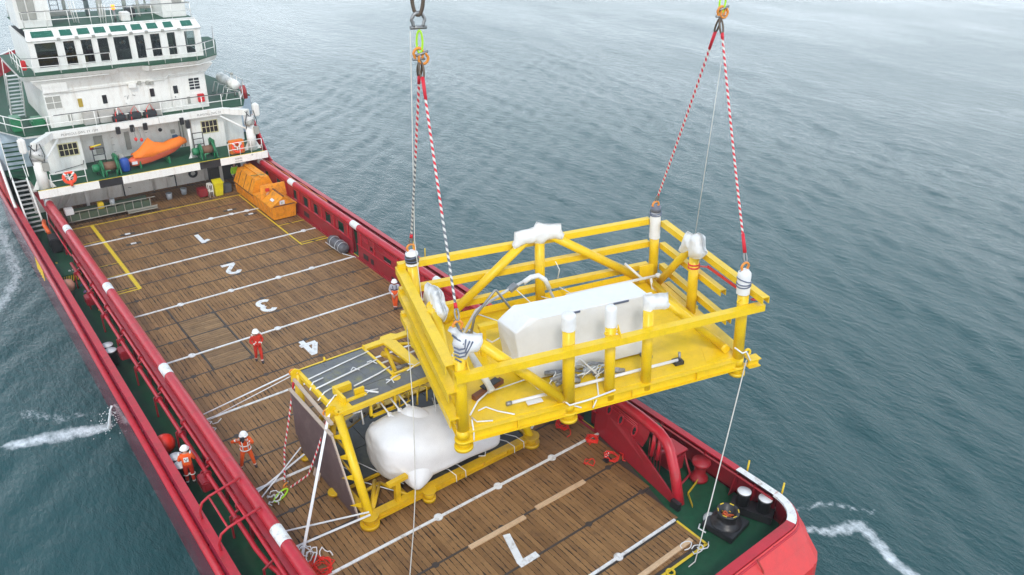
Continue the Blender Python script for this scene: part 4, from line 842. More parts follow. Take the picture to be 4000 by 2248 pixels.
def sock(x, y, z0, z1, r=.225, bulge=.02, name='wrapping', par=None, tapes=(), seed=0, m=wrap, lean=(0, 0)):
    rr = random.Random(seed); mb = LM(); n = 20; prof = []; K = 9; vs = []
    for i in range(K+1):
        t = i/K; z = z0+(z1-z0)*t; q = 1 if t < .82 else math.sqrt(max(.02, 1-((t-.82)/.18)**2*.75))
        for k_ in range(n):
            a = 2*math.pi*k_/n; R = r*q*(1+rr.uniform(-.035, .035)); vs.append((x+R*math.cos(a)+lean[0]*t, y+R*math.sin(a)+lean[1]*t, z+rr.uniform(-.01, .01)))
    mb.add(vs, [(i*n+k_, i*n+(k_+1) % n, (i+1)*n+(k_+1) % n, (i+1)*n+k_) for i in range(K) for k_ in range(n)]+[tuple(K*n+k_ for k_ in range(n))], True)
    o = mb.build(name, m, par or load)
    for z, tilt in tapes:
        LM().tube([(x+(r+.012)*math.cos(a), y+(r+.012)*math.sin(a), z+tilt*math.cos(a)) for a in [2*math.pi*i/24 for i in range(24)]], .022, 6, closed=True).build('tape', tapem, o)
    return o
corner = {'NL': (0, 0), 'NR': (Lx, 0), 'FR': (Lx, Wy), 'FL': (0, Wy)}
pNL = post(0, 0, 2.7, 0); pNR = post(Lx-.05, 0, 2.9, 0); pFR = post(Lx, Wy, 2.7, 0); pFL = post(.08, Wy, 2.7, 0)
sock(Lx-.08, 0, 2.48, 3.35, .24, par=pNR, tapes=((2.78, .03), (2.86, .0), (2.98, -.08)), seed=1); sock(Lx, Wy, 1.85, 3.0, .23, par=pFR, tapes=((2.86, 0), (2.94, .02)), seed=2)
sock(.08, Wy, 2.62, 3.15, .24, par=pFL, tapes=((2.8, 0), (2.95, .05)), seed=3)
LM().tube([(.08, Wy, 2.72), (.08, Wy, 3.0)], .252, 16).build('black_tape_band', black, pFL); LM().tube([(Lx, Wy, 3.0), (Lx, Wy, 3.22)], .225, 16).build('black_tape_band', mat('black_white_tape', (.12, .13, .17), .4), pFR)
def cloth(outl, ax, c0, depth, name, par, seed=0, m=wrap, tf=LF):
    """limp sheet wrapped round a steel node: outline in the plane of local axis ax, with real thickness and folds"""
    to3 = (lambda p, o: Vector((p[0], c0+o, p[1]))) if ax == 1 else (lambda p, o: Vector((c0+o, p[0], p[1])))
    bm = bmesh.new(); vs = [bm.verts.new((p[0], p[1], 0)) for p in outl]; f = bm.faces.new(vs); bmesh.ops.triangulate(bm, faces=[f])
    for _ in range(6):
        es = [x for x in bm.edges if x.calc_length() > .16]
        if not es: break
        bmesh.ops.subdivide_edges(bm, edges=es, cuts=1); bmesh.ops.triangulate(bm, faces=bm.faces[:])
    bmesh.ops.beautify_fill(bm, faces=bm.faces[:], edges=bm.edges[:]); bm.verts.index_update()
    O2 = [Vector((p[0], p[1])) for p in outl]
    def ed(p):
        best = 9
        for i in range(len(O2)):
            q, r = O2[i], O2[(i+1) % len(O2)]; v = r-q; t = max(0, min(1, (p-q).dot(v)/max(1e-9, v.length_squared))); best = min(best, (p-q-v*t).length)
        return best
    n = len(bm.verts); A, B = [], []; S_ = Vector((seed*3.1, 0, 0))
    for v in bm.verts:
        t = ed(v.co.xy); h = depth*min(1, t/.22)**.55 if t > 1e-4 else .012; w_ = noise.noise(v.co*4+S_)*.05+noise.noise(v.co*9+S_)*.02
        A.append(to3(v.co, -h+w_*(1 if t > .02 else .3))); B.append(to3(v.co, h+w_))
    fs = [tuple(x.index for x in f.verts) for f in bm.faces]; bd = [tuple(x.index for x in e_.verts) for e_ in bm.edges if e_.is_boundary]; bm.free()
    mb = MB(tf); mb.add(A+B, fs+[tuple(i+n for i in f[::-1]) for f in fs]+[(i, j, j+n, i+n) for i, j in bd], True); return mb.build(name, m, par)
# near-left lifting node: sock plus arm along the brace
cloth([(-0.23, 3.59), (-0.02, 3.5), (0.02, 3.42), (0.09, 3.31), (0.26, 3.24), (0.51, 3.18), (0.78, 3.12), (0.78, 2.83), (0.74, 2.72), (0.63, 2.59), (0.34, 2.56), (0.25, 2.43), (0.09, 2.36), (-0.09, 2.5), (-0.24, 2.62), (-0.14, 2.75), (-0.19, 2.99), (-0.15, 3.18), (-0.2, 3.36), (-0.3, 3.46)], 1, 0, .26, 'wrapping', pNL, 1)
for z0, xa, za in ((2.80, .30, 3.12), (2.93, .18, 3.2), (2.68, .4, 3.08)): LM().tube([(-.2, -.22, z0+.08), (-.05, -.285, z0), (.12, -.29, z0+.0), (xa, -.25, za)], .024, 6).build('tape', tapem, pNL)
LM().tube([(-.18, -.2, 2.62), (.0, -.28, 2.50)], .022, 6).build('tape', tapem, pNL); LM().tube([(-.2, -.1, 3.35), (.02, -.2, 3.15), (.1, -.24, 3.05)], .03, 6).build('tape', tapem, pNL)
# mid posts
n1 = post(3.68, 0, 2.75, 0, .21); sock(3.68, 0, 2.62, 3.18, .235, par=n1, seed=6); n2 = post(5.2, 0, 2.5, 0, .185, False, z0=-.3); sock(5.2, 0, 2.40, 3.12, .20, par=n2, seed=7); n3 = post(6.62, 0, 2.6, 0, .185, False, z0=-.3)
cloth([(6.46, 3.15), (6.9, 3.09), (7.43, 3.04), (7.47, 2.67), (7.54, 2.57), (7.44, 2.46), (7.32, 2.44), (7.11, 2.49), (6.86, 2.52), (6.85, 2.22), (6.64, 2.24), (6.48, 2.3), (6.47, 2.82)], 1, .15, .24, 'wrapping', n3, 2)
fm_ = post(5.23, Wy, 2.6, 0, .2, False); LM().tube([(5.2-.1, 0-.21, 2.16), (5.2-.1, -.2, 2.18)], .02).build('padeye', yellow, n2)
for a in (0, math.pi): LM().torus((5.2+.2*math.cos(a), -.1, 2.22), .06, .025, (0, 1, 0), 10, 6).build('lug_ring', yellow, n2)
rm_ = post(Lx, 3.35, 2.6, 0, .2, False); 
cloth([(3.83, 3.21), (3.38, 3.27), (3.14, 3.43), (2.85, 3.52), (2.71, 3.39), (2.62, 2.98), (2.37, 3.01), (2.34, 2.92), (2.62, 2.67), (2.77, 2.52), (3.14, 2.37), (3.44, 2.27), (3.47, 2.57), (3.64, 2.47), (3.93, 2.25), (4.11, 2.2), (4.28, 2.28), (4.02, 2.66), (3.92, 2.97)][::-1], 0, Lx-.1, .25, 'wrapping', rm_, 3)
lm_ = post(.02, 3.3, 2.5, 0, .19, False)
def blob(pts, fs, name, par, m=wrap, sub=2, tf=LF):
    mb = MB(tf); mb.add(pts, fs, True); o = mb.build(name, m, par); md = o.modifiers.new('s', 'SUBSURF'); md.levels = sub; md.render_levels = sub; return o
def hull_mesh(pts, name, par, m=wrap, tf=LF, sub=1, smooth=True):
    bm = bmesh.new()
    for p in pts: bm.verts.new(p)
    r = bmesh.ops.convex_hull(bm, input=bm.verts); bmesh.ops.delete(bm, geom=[g for g in r['geom_interior'] if isinstance(g, bmesh.types.BMVert)], context='VERTS')
    bm.verts.index_update(); mb = MB(tf); mb.add([v.co.copy() for v in bm.verts], [tuple(v.index for v in f.verts) for f in bm.faces], smooth); bm.free()
    o = mb.build(name, m, par)
    if sub: md = o.modifiers.new('s', 'SUBSURF'); md.levels = sub; md.render_levels = sub
    return o
cloth([(4.86, 2.64), (4.41, 2.74), (3.86, 2.98), (3.29, 3.14), (3.05, 3.08), (3.04, 2.83), (2.67, 2.78), (2.45, 2.62), (2.84, 2.13), (3.27, 2.11), (3.64, 1.94), (4.15, 1.81), (4.59, 1.72), (5.41, 1.38), (4.96, 1.71), (4.98, 1.91), (5.3, 1.82), (5.77, 1.46), (5.78, 1.56), (5.15, 2.08), (4.98, 2.45)], 0, .25, .2, 'wrapping', lm_, 4)
# braces
def brace(a, b, r=.175): return LM().tube([a, b], r, 16).build('diagonal_brace', yellow, load)
brace((5.0, 6.5, 3.0), (1.15, 6.5, .05)); brace((5.35, 6.5, 3.0), (9.9, 6.5, .12)); brace((.7, .05, 2.78), (3.45, .05, .12), .17); brace((Lx, 3.5, 2.75), (Lx, 5.9, .15), .16); brace((7.5, .5, 2.55), (10.3, .55, .05), .15)
brace((.05, 3.0, 2.4), (.05, .5, .3), .16); brace((.05, 3.6, 2.4), (.05, 6.0, .3), .16)
# far node wrapping (irregular sheet over the knee)
cloth([(4.16, 3.2), (4.76, 3.22), (4.97, 3.26), (5.1, 3.44), (5.39, 3.33), (5.73, 3.26), (6.14, 3.21), (6.16, 2.94), (6.29, 2.75), (6.2, 2.52), (5.86, 2.62), (5.51, 2.64), (5.34, 2.5), (5.13, 2.51), (5.0, 2.61), (4.62, 2.63), (4.33, 2.56), (4.14, 2.49), (4.04, 2.7), (4.13, 2.88)], 1, 6.45, .27, 'wrapping', fm_, 5)
# channel rails
def rail(a, b, w_=.26, h=.24): return LM().chan(a, b, w_, h, .03).build('channel_rail', yellow, load)
for z in (2.48, 1.48, .48): rail((-.42, Wy+.34, z), (Lx-.1, Wy+.34, z))
for z, x in ((2.26, -.32), (1.30, -.30), (.36, -.28)): rail((x, Wy+.48, z), (x, -.15, z), .34, .30)
rail((-.25, -.38, 2.06), (Lx+.55, -.38, 2.03), .28, .24)
rail((Lx+.36, Wy-.1, 2.46), (Lx+.36, -.75, 2.46), .28, .24); rail((Lx+.34, Wy-.1, 1.5), (Lx+.34, 1.75, 1.55), .26, .24); rail((Lx+.36, Wy-.1, .55), (Lx+.36, 1.3, .6), .26, .24)
for i, z in enumerate((2.26, 1.30, .36)):
    for y in (.05, 3.3, 6.4): LM().prism([(-.42, y, z+.02), (0, y, z+.02), (0, y, z-.38)], (0, .03, 0)).build('gusset', yellow, load)
for x, y in ((0, -.2), (3.68, -.2), (5.2, -.2), (6.62, -.2), (Lx, -.2)): LM().prism([(x, y, 2.1), (x, y-.3, 2.1), (x, y, 1.7)], (.03, 0, 0)).build('gusset', yellow, load); 
LM().prism([(5.35, -.2, 2.2), (5.35, -.5, 2.2), (5.35, -.2, 2.5)], (.03, 0, 0)).build('gusset', yellow, load)
for a in (0, 1): LM().torus((Lx-.35+.28*a, -.18+.1*a, 2.30), .07, .03, (0, 1, 0), 10, 6).build('lug_ring', yellow, pNR)
LM().torus((Lx+.28, -.1, .12), .12, .05, (0, 1, 0), 12, 6).build('lug_ring', yellow, pNR); LM().box(Lx+.25, Lx+.75, -.35, .0, -.12, -.09).box(Lx+.25, Lx+.75, -.35, .0, -.40, -.37).box(Lx+.3, Lx+.75, -.2, -.16, -.37, -.12).build('stub_beam', yellow, pNR)
LM().prism([(.2, -.35, 2.19), (.2, .15, 2.19), (.2, .15, 2.55)], (.03, 0, 0)).build('gusset', yellow, load)
# T support inside
t_ = LM().beam((1.9, 3.75, 0), (1.9, 3.75, 1.05), .2, .2, (0, 1, 0)).beam((1.75, 3.75, 1.1), (2.75, 3.75, 1.1), .25, .16).build('tee_support', yellow, load)
rs_ = mat('red_webbing', (.62, .03, .03), .6)
for z in (1.93, 2.06): LM().torus((Lx, 3.35, z), .215, .03, (0, .08, 1), 24, 6).build('red_strap_turn', rs_, rm_)
LM().beam((Lx+.18, 3.2, 2.0), (Lx+.2, 2.65, 2.20), .14, .02).beam((Lx+.2, 2.7, 2.20), (Lx+.2, .1, 2.28), .12, .02, (1, 0, 0)).build('red_strap', rs_, rm_)
hull_mesh([(Lx+.15, -.1, 2.1), (Lx+.5, -.2, 2.15), (Lx+.55, -.25, 2.25), (Lx+.2, -.05, 2.35), (Lx+.3, .1, 2.1)], 'red_cloth_knot', load, mat('pink_red_cloth', (.62, .07, .11), .6))
# white module in the frame
mod = thing('wrapped_module', LF((5, 2.2, 0)), 'large white shrink-wrapped box module standing inside the suspended yellow frame', 'wrapped module')
def LMw(): return MB(LF)
zt_ = 2.34
A = [(2.55, 1.60, .22), (3.1, 1.45, .05), (7.45, 1.45, .05), (7.45, 1.45, zt_), (3.25, 1.45, zt_), (2.95, 1.5, 2.36), (2.4, 1.55, 1.9)]
B = [(2.35, 2.9, .25), (2.6, 3.0, .05), (7.3, 2.9, .05), (7.3, 2.55, zt_+.02), (3.1, 2.55, zt_+.02), (2.7, 2.6, 2.38), (2.1, 2.6, 1.9)]
bm = bmesh.new(); va = [bm.verts.new(p) for p in A]; vb = [bm.verts.new(p) for p in B]
bm.faces.new(va); bm.faces.new(vb[::-1])
for i in range(7): bm.faces.new((va[i], vb[i], vb[(i+1) % 7], va[(i+1) % 7]))
bmesh.ops.recalc_face_normals(bm, faces=bm.faces); bmesh.ops.bevel(bm, geom=bm.edges[:], offset=.03, segments=1, affect='EDGES')
bmesh.ops.triangulate(bm, faces=bm.faces[:]); 
for _ in range(4): bmesh.ops.subdivide_edges(bm, edges=[e for e in bm.edges if e.calc_length() > .3], cuts=1, use_grid_fill=False); bmesh.ops.triangulate(bm, faces=bm.faces[:])
for v in bm.verts: v.co += Vector((noise.noise(v.co*1.1), noise.noise(v.co*1.1+Vector((7, 0, 0)))*.7, noise.noise(v.co*1.1+Vector((0, 9, 0)))))*.04 * (1 if v.co.x < 3.6 else .35)
bm.verts.index_update(); mw = LMw(); mw.add([v.co.copy() for v in bm.verts], [tuple(v.index for v in f.verts) for f in bm.faces], False); bm.free(); mw.build('sheeting', wrap, mod)
LMw().box(7.3, 7.56, 1.42, 1.50, .05, zt_+.03).build('sheeting_flap', wrap, mod)
for x0, x1 in ((4.35, 4.72), (6.0, 6.6)): LMw().box(x0, x1, 1.385, 1.40, zt_-.08, zt_-.01).build('tape_patch', tapem, mod)
LMw().box(7.15, 7.5, 1.1, 1.45, .0, .10).box(7.35, 7.5, 1.3, 1.4, .05, .4).build('steel_foot', steel, mod)
# things lying in the lifted frame
def ltag(o, l, c, g=None): return tag(o, l, c, g)
pw = thing('flexible_pipe_spool', LF((2.6, 4.6, 0)), 'grey and white bent pipe loops behind the white module in the suspended frame', 'pipe spool')
MB(LF).tube([(1.35, 4.7, .15), (1.5, 4.75, .5), (2.0, 4.8, 1.2), (3.2, 4.8, 1.72), (4.15, 4.8, 2.05), (4.5, 4.8, 2.08), (4.75, 4.8, 1.9), (5.05, 4.8, 1.2), (5.35, 4.8, .6)], .055, 12).build('pipe', mat('pale_grey_pipe', (.5, .5, .5), .4), pw)
MB(LF).tube([(3.9, 4.8, 1.92), (4.2, 4.8, 2.07), (4.5, 4.8, 2.08), (4.78, 4.8, 1.85), (4.95, 4.8, 1.45)], .095, 10).build('pipe_wrapping', wrap, pw)
MB(LF).tube([(1.45, 4.2, .1), (1.75, 4.2, 1.3), (2.55, 4.2, 2.15), (2.62, 4.2, 2.15), (3.1, 4.2, 1.4), (3.6, 4.2, .7)], .05, 10).build('pipe', steel, pw)
MB(LF).beam((1.35, 4.6, .2), (1.8, 4.7, .45), .25, .12).beam((3.3, 4.75, 1.75), (3.6, 4.8, 1.9), .3, .10).build('clamp_plate', steel, pw)
sp_ = thing('white_header_pipe', LF((8, 5.8, .4)), 'white header pipe with short legs along the far side of the suspended frame', 'pipe')
MB(LF).tube([(6.1, 5.8, .46), (10.35, 5.8, .48)], .06, 10).tube([(6.1, 5.8, .46), (6.1, 5.8, .05)], .05, 8).tube([(7.9, 5.8, .46), (7.9, 5.8, .05)], .04, 8).tube([(9.6, 5.8, .47), (9.0, 6.3, 1.05)], .055, 8).tube([(10.0, 5.8, .45), (10.05, 5.7, -.0), (10.25, 5.2, -.0)], .06, 8).tube([(6.7, 5.8, .46), (6.7, 5.8, .05)], .04, 8).build('pipe', wrap, sp_)
MB(LF).cyl((10.35, 5.8, .42), .11, .12, 12).build('pipe_cap', wrap, sp_)
for x in (6.5, 8.8): MB(LF).box(x-.2, x+.2, 5.72, 5.88, .3, .36).build('name_tag', wrap, sp_)
wp = thing('white_pipe', LF((5, .2, .2)), 'long thin white pipe tied along the near edge of the suspended frame', 'pipe')
MB(LF).tube([(1.8, .42, .16), (3.35, .40, .16)], .055, 10).tube([(3.9, .42, .16), (8.15, .42, .16)], .055, 10).build('pipe', wrap, wp)
MB(LF).tube([(1.62, .42, .16), (1.8, .42, .16)], .075, 10).build('pipe_end', steel, wp); MB(LF).box(2.3, 2.85, .2, .42, .06, .08).build('name_tag', wrap, wp); MB(LF).box(8.0, 8.35, .3, .6, .01, .14).build('black_pad', black, wp); MB(LF).tube([(8.25, .45, .1), (8.25, .5, .4)], .05, 8).build('pipe_end', steel, wp)
la = thing('lashed_arm', LF((1.4, 1.6, .1)), 'grey arm wrapped in pale foam resting on a wooden block in the suspended frame', 'steel arm')
MB(LF).tube([(.75, 3.2, 1.9), (1.05, 2.2, 1.0), (1.35, 1.45, .3), (1.38, 1.3, .18)], .06, 10).build('arm', steel, la); MB(LF).tube([(1.0, 2.3, 1.1), (1.2, 1.8, .65), (1.35, 1.4, .3), (1.4, 1.25, .16)], [.10, .14, .11, .14], 10).build('foam_wrap', mat('pale_foam', (.66, .62, .54), .7), la)
MB(LF).beam((.75, 1.25, .09), (1.95, 1.85, .09), .2, .16).build('timber_block', mat('dark_timber', (.20, .07, .03), .7), la); MB(LF).beam((1.15, 1.5, .2), (1.8, 1.8, .2), .28, .04).build('black_mat', black, la)
db = thing('hose_bundle', LF((4.5, .9, 0)), 'tangle of grey hoses and plastic tied with white straps behind the near posts', 'hose bundle')
mb = MB(LF); rr_ = random.Random(8)
for i in range(16):
    p = Vector((rr_.uniform(3.6, 5.8), rr_.uniform(.65, 1.3), rr_.uniform(.08, .3))); d = Vector((rr_.uniform(-.9, .9), rr_.uniform(-.35, .35), rr_.uniform(-.05, .12))); mb.tube([p-d*.6, p+Vector((0, 0, .1)), p+d*.6], rr_.uniform(.04, .1), 8)
mb.build('hose', debris, db, stuff=True)
hull_mesh([(4.6, 1.0, .05), (5.4, .9, .05), (5.2, 1.3, .5), (4.7, 1.25, .45), (5.5, 1.2, .3), (4.5, .8, .2)], 'plastic_cover', db, clearpl)
mb = MB(LF)
for i in range(22):
    p = Vector((rr_.uniform(3.5, 5.7), rr_.uniform(.6, 1.2), rr_.uniform(.15, .4))); d = Vector((rr_.uniform(-.5, .5), rr_.uniform(-.3, .3), rr_.uniform(-.1, .1))); mb.tube([p-d, p+Vector((.1, 0, .08)), p+d*.6], .018, 5)
mb.tube([(4.0, .55, .15), (4.25, .75, .85), (4.45, .8, .9), (5.1, .6, .2)], .035, 6); mb.build('white_tie', strapm, db, stuff=True)
def lash(nm, pts, r, l, c='rope', m=strapm, tf=LF, g=None): o = MB(tf).tube(pts, r, 6).build(nm, m); return tag(o, l, c, g)
lash('webbing_strap', [(.3, .15, .3), (.7, .6, .4), (1.35, 1.3, .2)], .03, 'white strap from the wooden block to the near left post', 'strap'); lash('webbing_strap', [(.28, -.1, .3), (.3, -.2, -.1), (.28, -.22, -.5)], .028, 'loose white strap end hanging outside the near left post', 'strap')
lash('webbing_strap', [(.7, .6, .05), (1.0, .7, .04), (1.3, .35, .03), (1.75, -.02, .03)], .026, 'loose white strap curling over the yellow floor by the near left corner', 'strap'); lash('webbing_strap', [(.4, .35, .05), (.5, .1, .03), (1.0, -.05, .03)], .024, 'short pale strap end lying beside the near left post', 'strap')
lash('webbing_strap', [(1.5, 1.35, .12), (2.4, 1.5, .1), (3.3, 1.62, .1)], .02, 'white line running from the wooden block to the wrapped module', 'strap'); lash('webbing_strap', [(2.9, 1.2, .04), (2.95, .95, .03), (3.2, .9, .03), (3.5, 1.05, .03)], .018, 'small curl of grey rope on the yellow floor left of the hose bundle')
lash('webbing_strap', [(3.35, .3, .16), (3.6, -.28, .02), (4.3, -.26, .02), (5.3, -.27, .14)], .03, 'white strap slung outside the near girder between the first two posts', 'strap'); lash('webbing_strap', [(3.35, .35, .18), (3.5, -.05, .0), (4.05, -.24, -.22)], .026, 'white strap tail trailing down over the near girder', 'strap')
lash('webbing_strap', [(5.0, .6, .2), (4.75, -.1, -.02), (4.45, -.3, -.3)], .028, 'knotted white strap tail below the hose bundle', 'strap'); lash('webbing_strap', [(Lx-.3, -.1, .45), (Lx-.05, -.25, .25), (Lx+.2, -.15, .2), (Lx+.3, -.3, -.1)], .03, 'white rope turn round the foot of the near right post')
lash('webbing_strap', [(1.6, 4.6, .6), (2.2, 3.6, .5), (2.75, 2.6, 1.45)], .03, 'white strap from the bent pipe down to the module corner', 'strap'); lash('webbing_strap', [(2.0, 4.7, 1.1), (2.6, 3.6, 1.2), (3.1, 2.6, 1.9)], .022, 'thin white strap above the other one beside the module', 'strap')
lash('webbing_strap', [(3.5, 4.8, 1.8), (4.3, 4.8, .9), (4.7, 4.0, .7)], .022, 'white strap hanging from the bent pipe loop', 'strap'); lash('webbing_strap', [(5.9, 6.45, 1.65), (6.05, 6.4, 1.3), (5.98, 6.4, .95)], .02, 'short strip of white tape hanging from the middle far rail', 'tape'); lash('webbing_strap', [(6.0, 6.3, .6), (6.5, 5.8, .35), (5.6, 5.9, .3), (5.2, 6.3, .35)], .022, 'white strap tied between far middle post and header pipe', 'strap')
# slings, shackles
def sling(a, b, m, nm, lab, r=.042, red1=.5, red2=0.0, grp=None):
    a, b = Vector(a), Vector(b); Ln = (b-a).length; root = thing(nm, tuple((a+b)/2), lab, 'sling', grp)
    K = 24; mb = MB(); ax = (b-a).normalized(); e1 = ax.cross(Vector((0, 1, .1))).normalized(); e2 = ax.cross(e1); vs = []; uv = []; n = 9
    for i in range(K+1):
        t = i/K; c = a.lerp(b, t)+Vector((0, 0, -.10*math.sin(math.pi*t)))
        for j in range(n): an = 2*math.pi*j/(n-1); vs.append(c+(e1*math.cos(an)+e2*math.sin(an))*r); uv.append((j/(n-1), t*Ln))
    mb.add(vs, [(i*n+j, i*n+j+1, (i+1)*n+j+1, (i+1)*n+j) for i in range(K) for j in range(n-1)], True); mb.uv = uv; mb.build('sling_leg', m, root)
    if red1: MB().tube([a, a.lerp(b, red1/Ln)], [r*1.5, r*1.25], 10).build('red_sleeve', mat('sling_red_sleeve', RD, .6), root)
    if red2: MB().tube([b.lerp(a, red2/Ln), b], [r*1.3, r*1.6], 10).build('red_sleeve', mat('sling_red_sleeve', RD, .6), root)
    return root
def eye(c, d, L_=.5, w_=.10, r=.035, m=brownwire, nm='wire_eye', par=None):
    """elongated loop from c in direction d"""
    c, d = Vector(c), Vector(d).normalized(); s = d.cross(Vector((.3, 1, 0))).normalized()
    pts = [c + d*(L_/2-L_/2*math.cos(t)) + s*w_*math.sin(t)*(1.0 if True else 1) for t in [2*math.pi*i/20 for i in range(20)]]
    return MB().tube(pts, r, 8, closed=True).build(nm, m, par)
def apex(ap, legs, labs, big):
    ap = Vector(ap); out_ = []
    for k_, ((end, m, r1, r2), lab) in enumerate(zip(legs, labs)):
        end = Vector(end); d = (end-ap).normalized(); a = ap+d*.55+Vector((0, 0, -.15)); e = end-(end-a).normalized()*.36
        root = sling(a, e, m, 'sling', lab, red1=r1, red2=r2, grp=None)
        eye(a-d*.5, d, .55, .07, .035, brownwire, 'wire_eye', root); dd = (end-a).normalized(); eye(e-dd*.02, dd, .40, .06, .03, steel, 'wire_eye', root)
        out_.append(root)
    return out_
def shackle(c, lab, up=(0, 0, 1), s=.17, m=orshack, grp='orange shackles'):
    root = thing('shackle', tuple(c), lab, 'shackle', grp); c = Vector(c); up = Vector(up).normalized(); sx = up.cross(Vector((.2, 1, 0))).normalized()
    pts = [c + sx*s*math.cos(t)*(1 if math.sin(t) > 0 else .8) + up*s*1.2*math.sin(t) for t in [math.radians(-35)+math.radians(250)*i/16 for i in range(17)]]
    MB().tube(pts, s*.26, 8).build('bow', m, root); MB().tube([c-sx*s*1.2-up*s*.75, c+sx*s*1.2-up*s*.75], s*.26, 8).build('pin', steel, root); return root
W1, W2 = LF((.1, 3.06, 10.78)), LF((10.4, 2.55, 11.40))
topNL, topFL, topNR, topFR = LF((.02, 0, 3.75)), LF((.08, 6.5, 3.40)), LF((Lx-.07, 0, 3.60)), LF((Lx, 6.5, 3.42))
apex(W1, [(topFL, ropeRG, .3, .18), (topNL, ropeRG2, .7, .18)], ['dark grey and red spiral sling from the left hook down to the far left post', 'red and white sling turning grey, from the left hook to the near left post'], True)
apex(W2, [(topFR, ropeRW, .7, .0), (topNR, ropeRW, .2, .7)], ['red and white spiral sling from the right hook down to the far right post', 'red and white spiral sling from the right hook down to the near right post'], True)
for p_, l_ in ((topNL-Vector((0, 0, .25)), 'orange shackle on the taped lifting point of the near left post'), (topFL-Vector((0, 0, .2)), 'orange shackle on the black taped far left post'), (topNR-Vector((0, 0, .2)), 'orange shackle on the near right post'), (topFR-Vector((0, 0, .2)), 'orange shackle on the far right post'), (W1+Vector((-.05, 0, .0)), 'orange shackle joining the two left sling legs'), (W2+Vector((.0, 0, .0)), 'orange shackle joining the two right sling legs')): shackle(p_, l_)
shackle(W1+Vector((.08, -.05, -.08)), 'second orange shackle beside the one joining the left sling legs', (.3, 0, -1)); shackle(W2+Vector((.1, -.05, .02)), 'second orange shackle beside the one joining the right sling legs', (.3, 0, -1))
shackle(topNL+Vector((.0, 0, -.55)), 'lower orange shackle hooked to the near left taped point', (0, 0, -1), .12)
def ring(c, r1, r2, th, m, nm, lab, cat_):
    c = Vector(c); pts = [c+_r*r1*math.cos(t)+Vector((0, 0, r2*math.sin(t))) for t in [2*math.pi*i/22 for i in range(22)]]
    return tag(MB().tube(pts, th, 8, closed=True).build(nm, m), lab, cat_)
ring(W1+Vector((0, 0, .38)), .09, .34, .035, limem, 'master_link', 'lime green master link above the left pair of slings', 'lifting link'); ring(W2+Vector((0, 0, .38)), .10, .40, .035, limem, 'master_link', 'lime green master link above the right pair of slings', 'lifting link')
bs = shackle(W1+Vector((-.03, 0, .98)), 'big grey bow shackle hanging in the hook block loop at top left', (0, 0, 1), .22, steel, None)
hk = ring(W1+Vector((-.03, 0, 1.72)), .17, .55, .06, brownwire, 'wire_grommet', 'dark greased wire loop holding the big shackle above the left slings', 'wire loop')
tag(MB().tube([W1+Vector((-.05, 0, 2.2)), W1+Vector((-.05, 0, 6))], .10, 10).build('hoist_wire', brownwire), 'dark hoist wire rising out of view above the left slings', 'wire')
tag(MB().tube([W2+Vector((0, 0, .7)), W2+Vector((0, 0, 5))], .10, 10).build('hoist_wire', brownwire), 'dark hoist wire above the right pair of slings at the top edge', 'wire')
# tag lines
def tagline(pts, r, lab, m=ropew): return tag(MB().tube(pts, r, 6).build('tag_line', m), lab, 'rope')
tagline([W1+Vector((-.32, 0, .72)), LF((.2, 6.35, 3.6)), LF((.2, 6.0, 2.2)), LF((.05, 4.0, -2)), Vector((.9, -33.9, 2.2))], .016, 'pale thin tag line hanging past the far left post to the deck frame')
tagline([W2.lerp(topNR, .12), LF((Lx-.0, 3.4, 3.2))], .013, 'thin pale line from the right hook to the wrapped middle post')
a_ = LF((Lx+.2, -.2, -.1)); b_ = atZ(2715, 2195, .02); c_ = atZ(2780, 2100, .0)
tagline([a_, a_.lerp(b_, .3)+Vector((0, 0, -.3)), a_.lerp(b_, .65)+Vector((0, 0, -.45)), b_, atZ(2690, 2215, .02)], .022, 'pale tag line dropping from the near right corner to the green stern deck')
tagline([LF((-.42, 5.9, .5)), atY(1612, 1560, -37.0), atY(1620, 1780, -37.02), atY(1622, 1925, -37.02), atY(1616, 2060, -38.0)+Vector((0, 0, 0)), atZ(1600, 2260, .1)], .018, 'pale line hanging from the left end of the suspended frame past the wrapped tank')
# ------------------------------------------------------------ frame standing on deck
df = thing('subsea_frame', (0, -32.3, 0), 'yellow trapezoid frame with grey grating roof standing on the timber deck', 'steel frame')
yN, yF, xL, xR, zF, zT = -36.5, -30.95, -3.6, 4.05, .45, 3.5; rN, rF = -34.15, -30.75
rL, rR = -3.35, 3.8
for y in (yN, yF):
    g = MB().box(xL, xR, y-.03, y+.03, .17, zF-.03).box(xL, xR, y-.16, y+.16, zF-.03, zF).box(xL, xR, y-.16, y+.16, .14, .17); go = g.build('base_girder', yellowd, df)
    for x in (-1.1, .4, 1.6, 2.8): MB().box(x-.02, x+.02, y-.15, y+.15, .17, zF-.03).build('web_stiffener', yellowd, go)
for x in (xL, xR): MB().box(x-.03, x+.03, yN+.2, yF-.2, .17, zF-.03).box(x-.14, x+.14, yN+.2, yF-.2, zF-.03, zF).build('base_girder', yellowd, df)
for x, y in ((xL, yN), (xR, yN), (xR, yF), (-1.15, yN-.18)):
    MB().cyl((x, y-.05, zF), .34 if x != -1.15 else .28, .05, 24).cyl((x, y-.05, .12), .22, .33, 20).cyl((x, y-.05, .02), .36 if x != -1.15 else .26, .16, 24).build('corner_foot', yellowd, df)
for x, y in ((-3.9, -31.9), (-3.95, -34.4)): MB().cyl((x, y, .12), .22, .12, 16).build('guide_foot', yellowd, df)
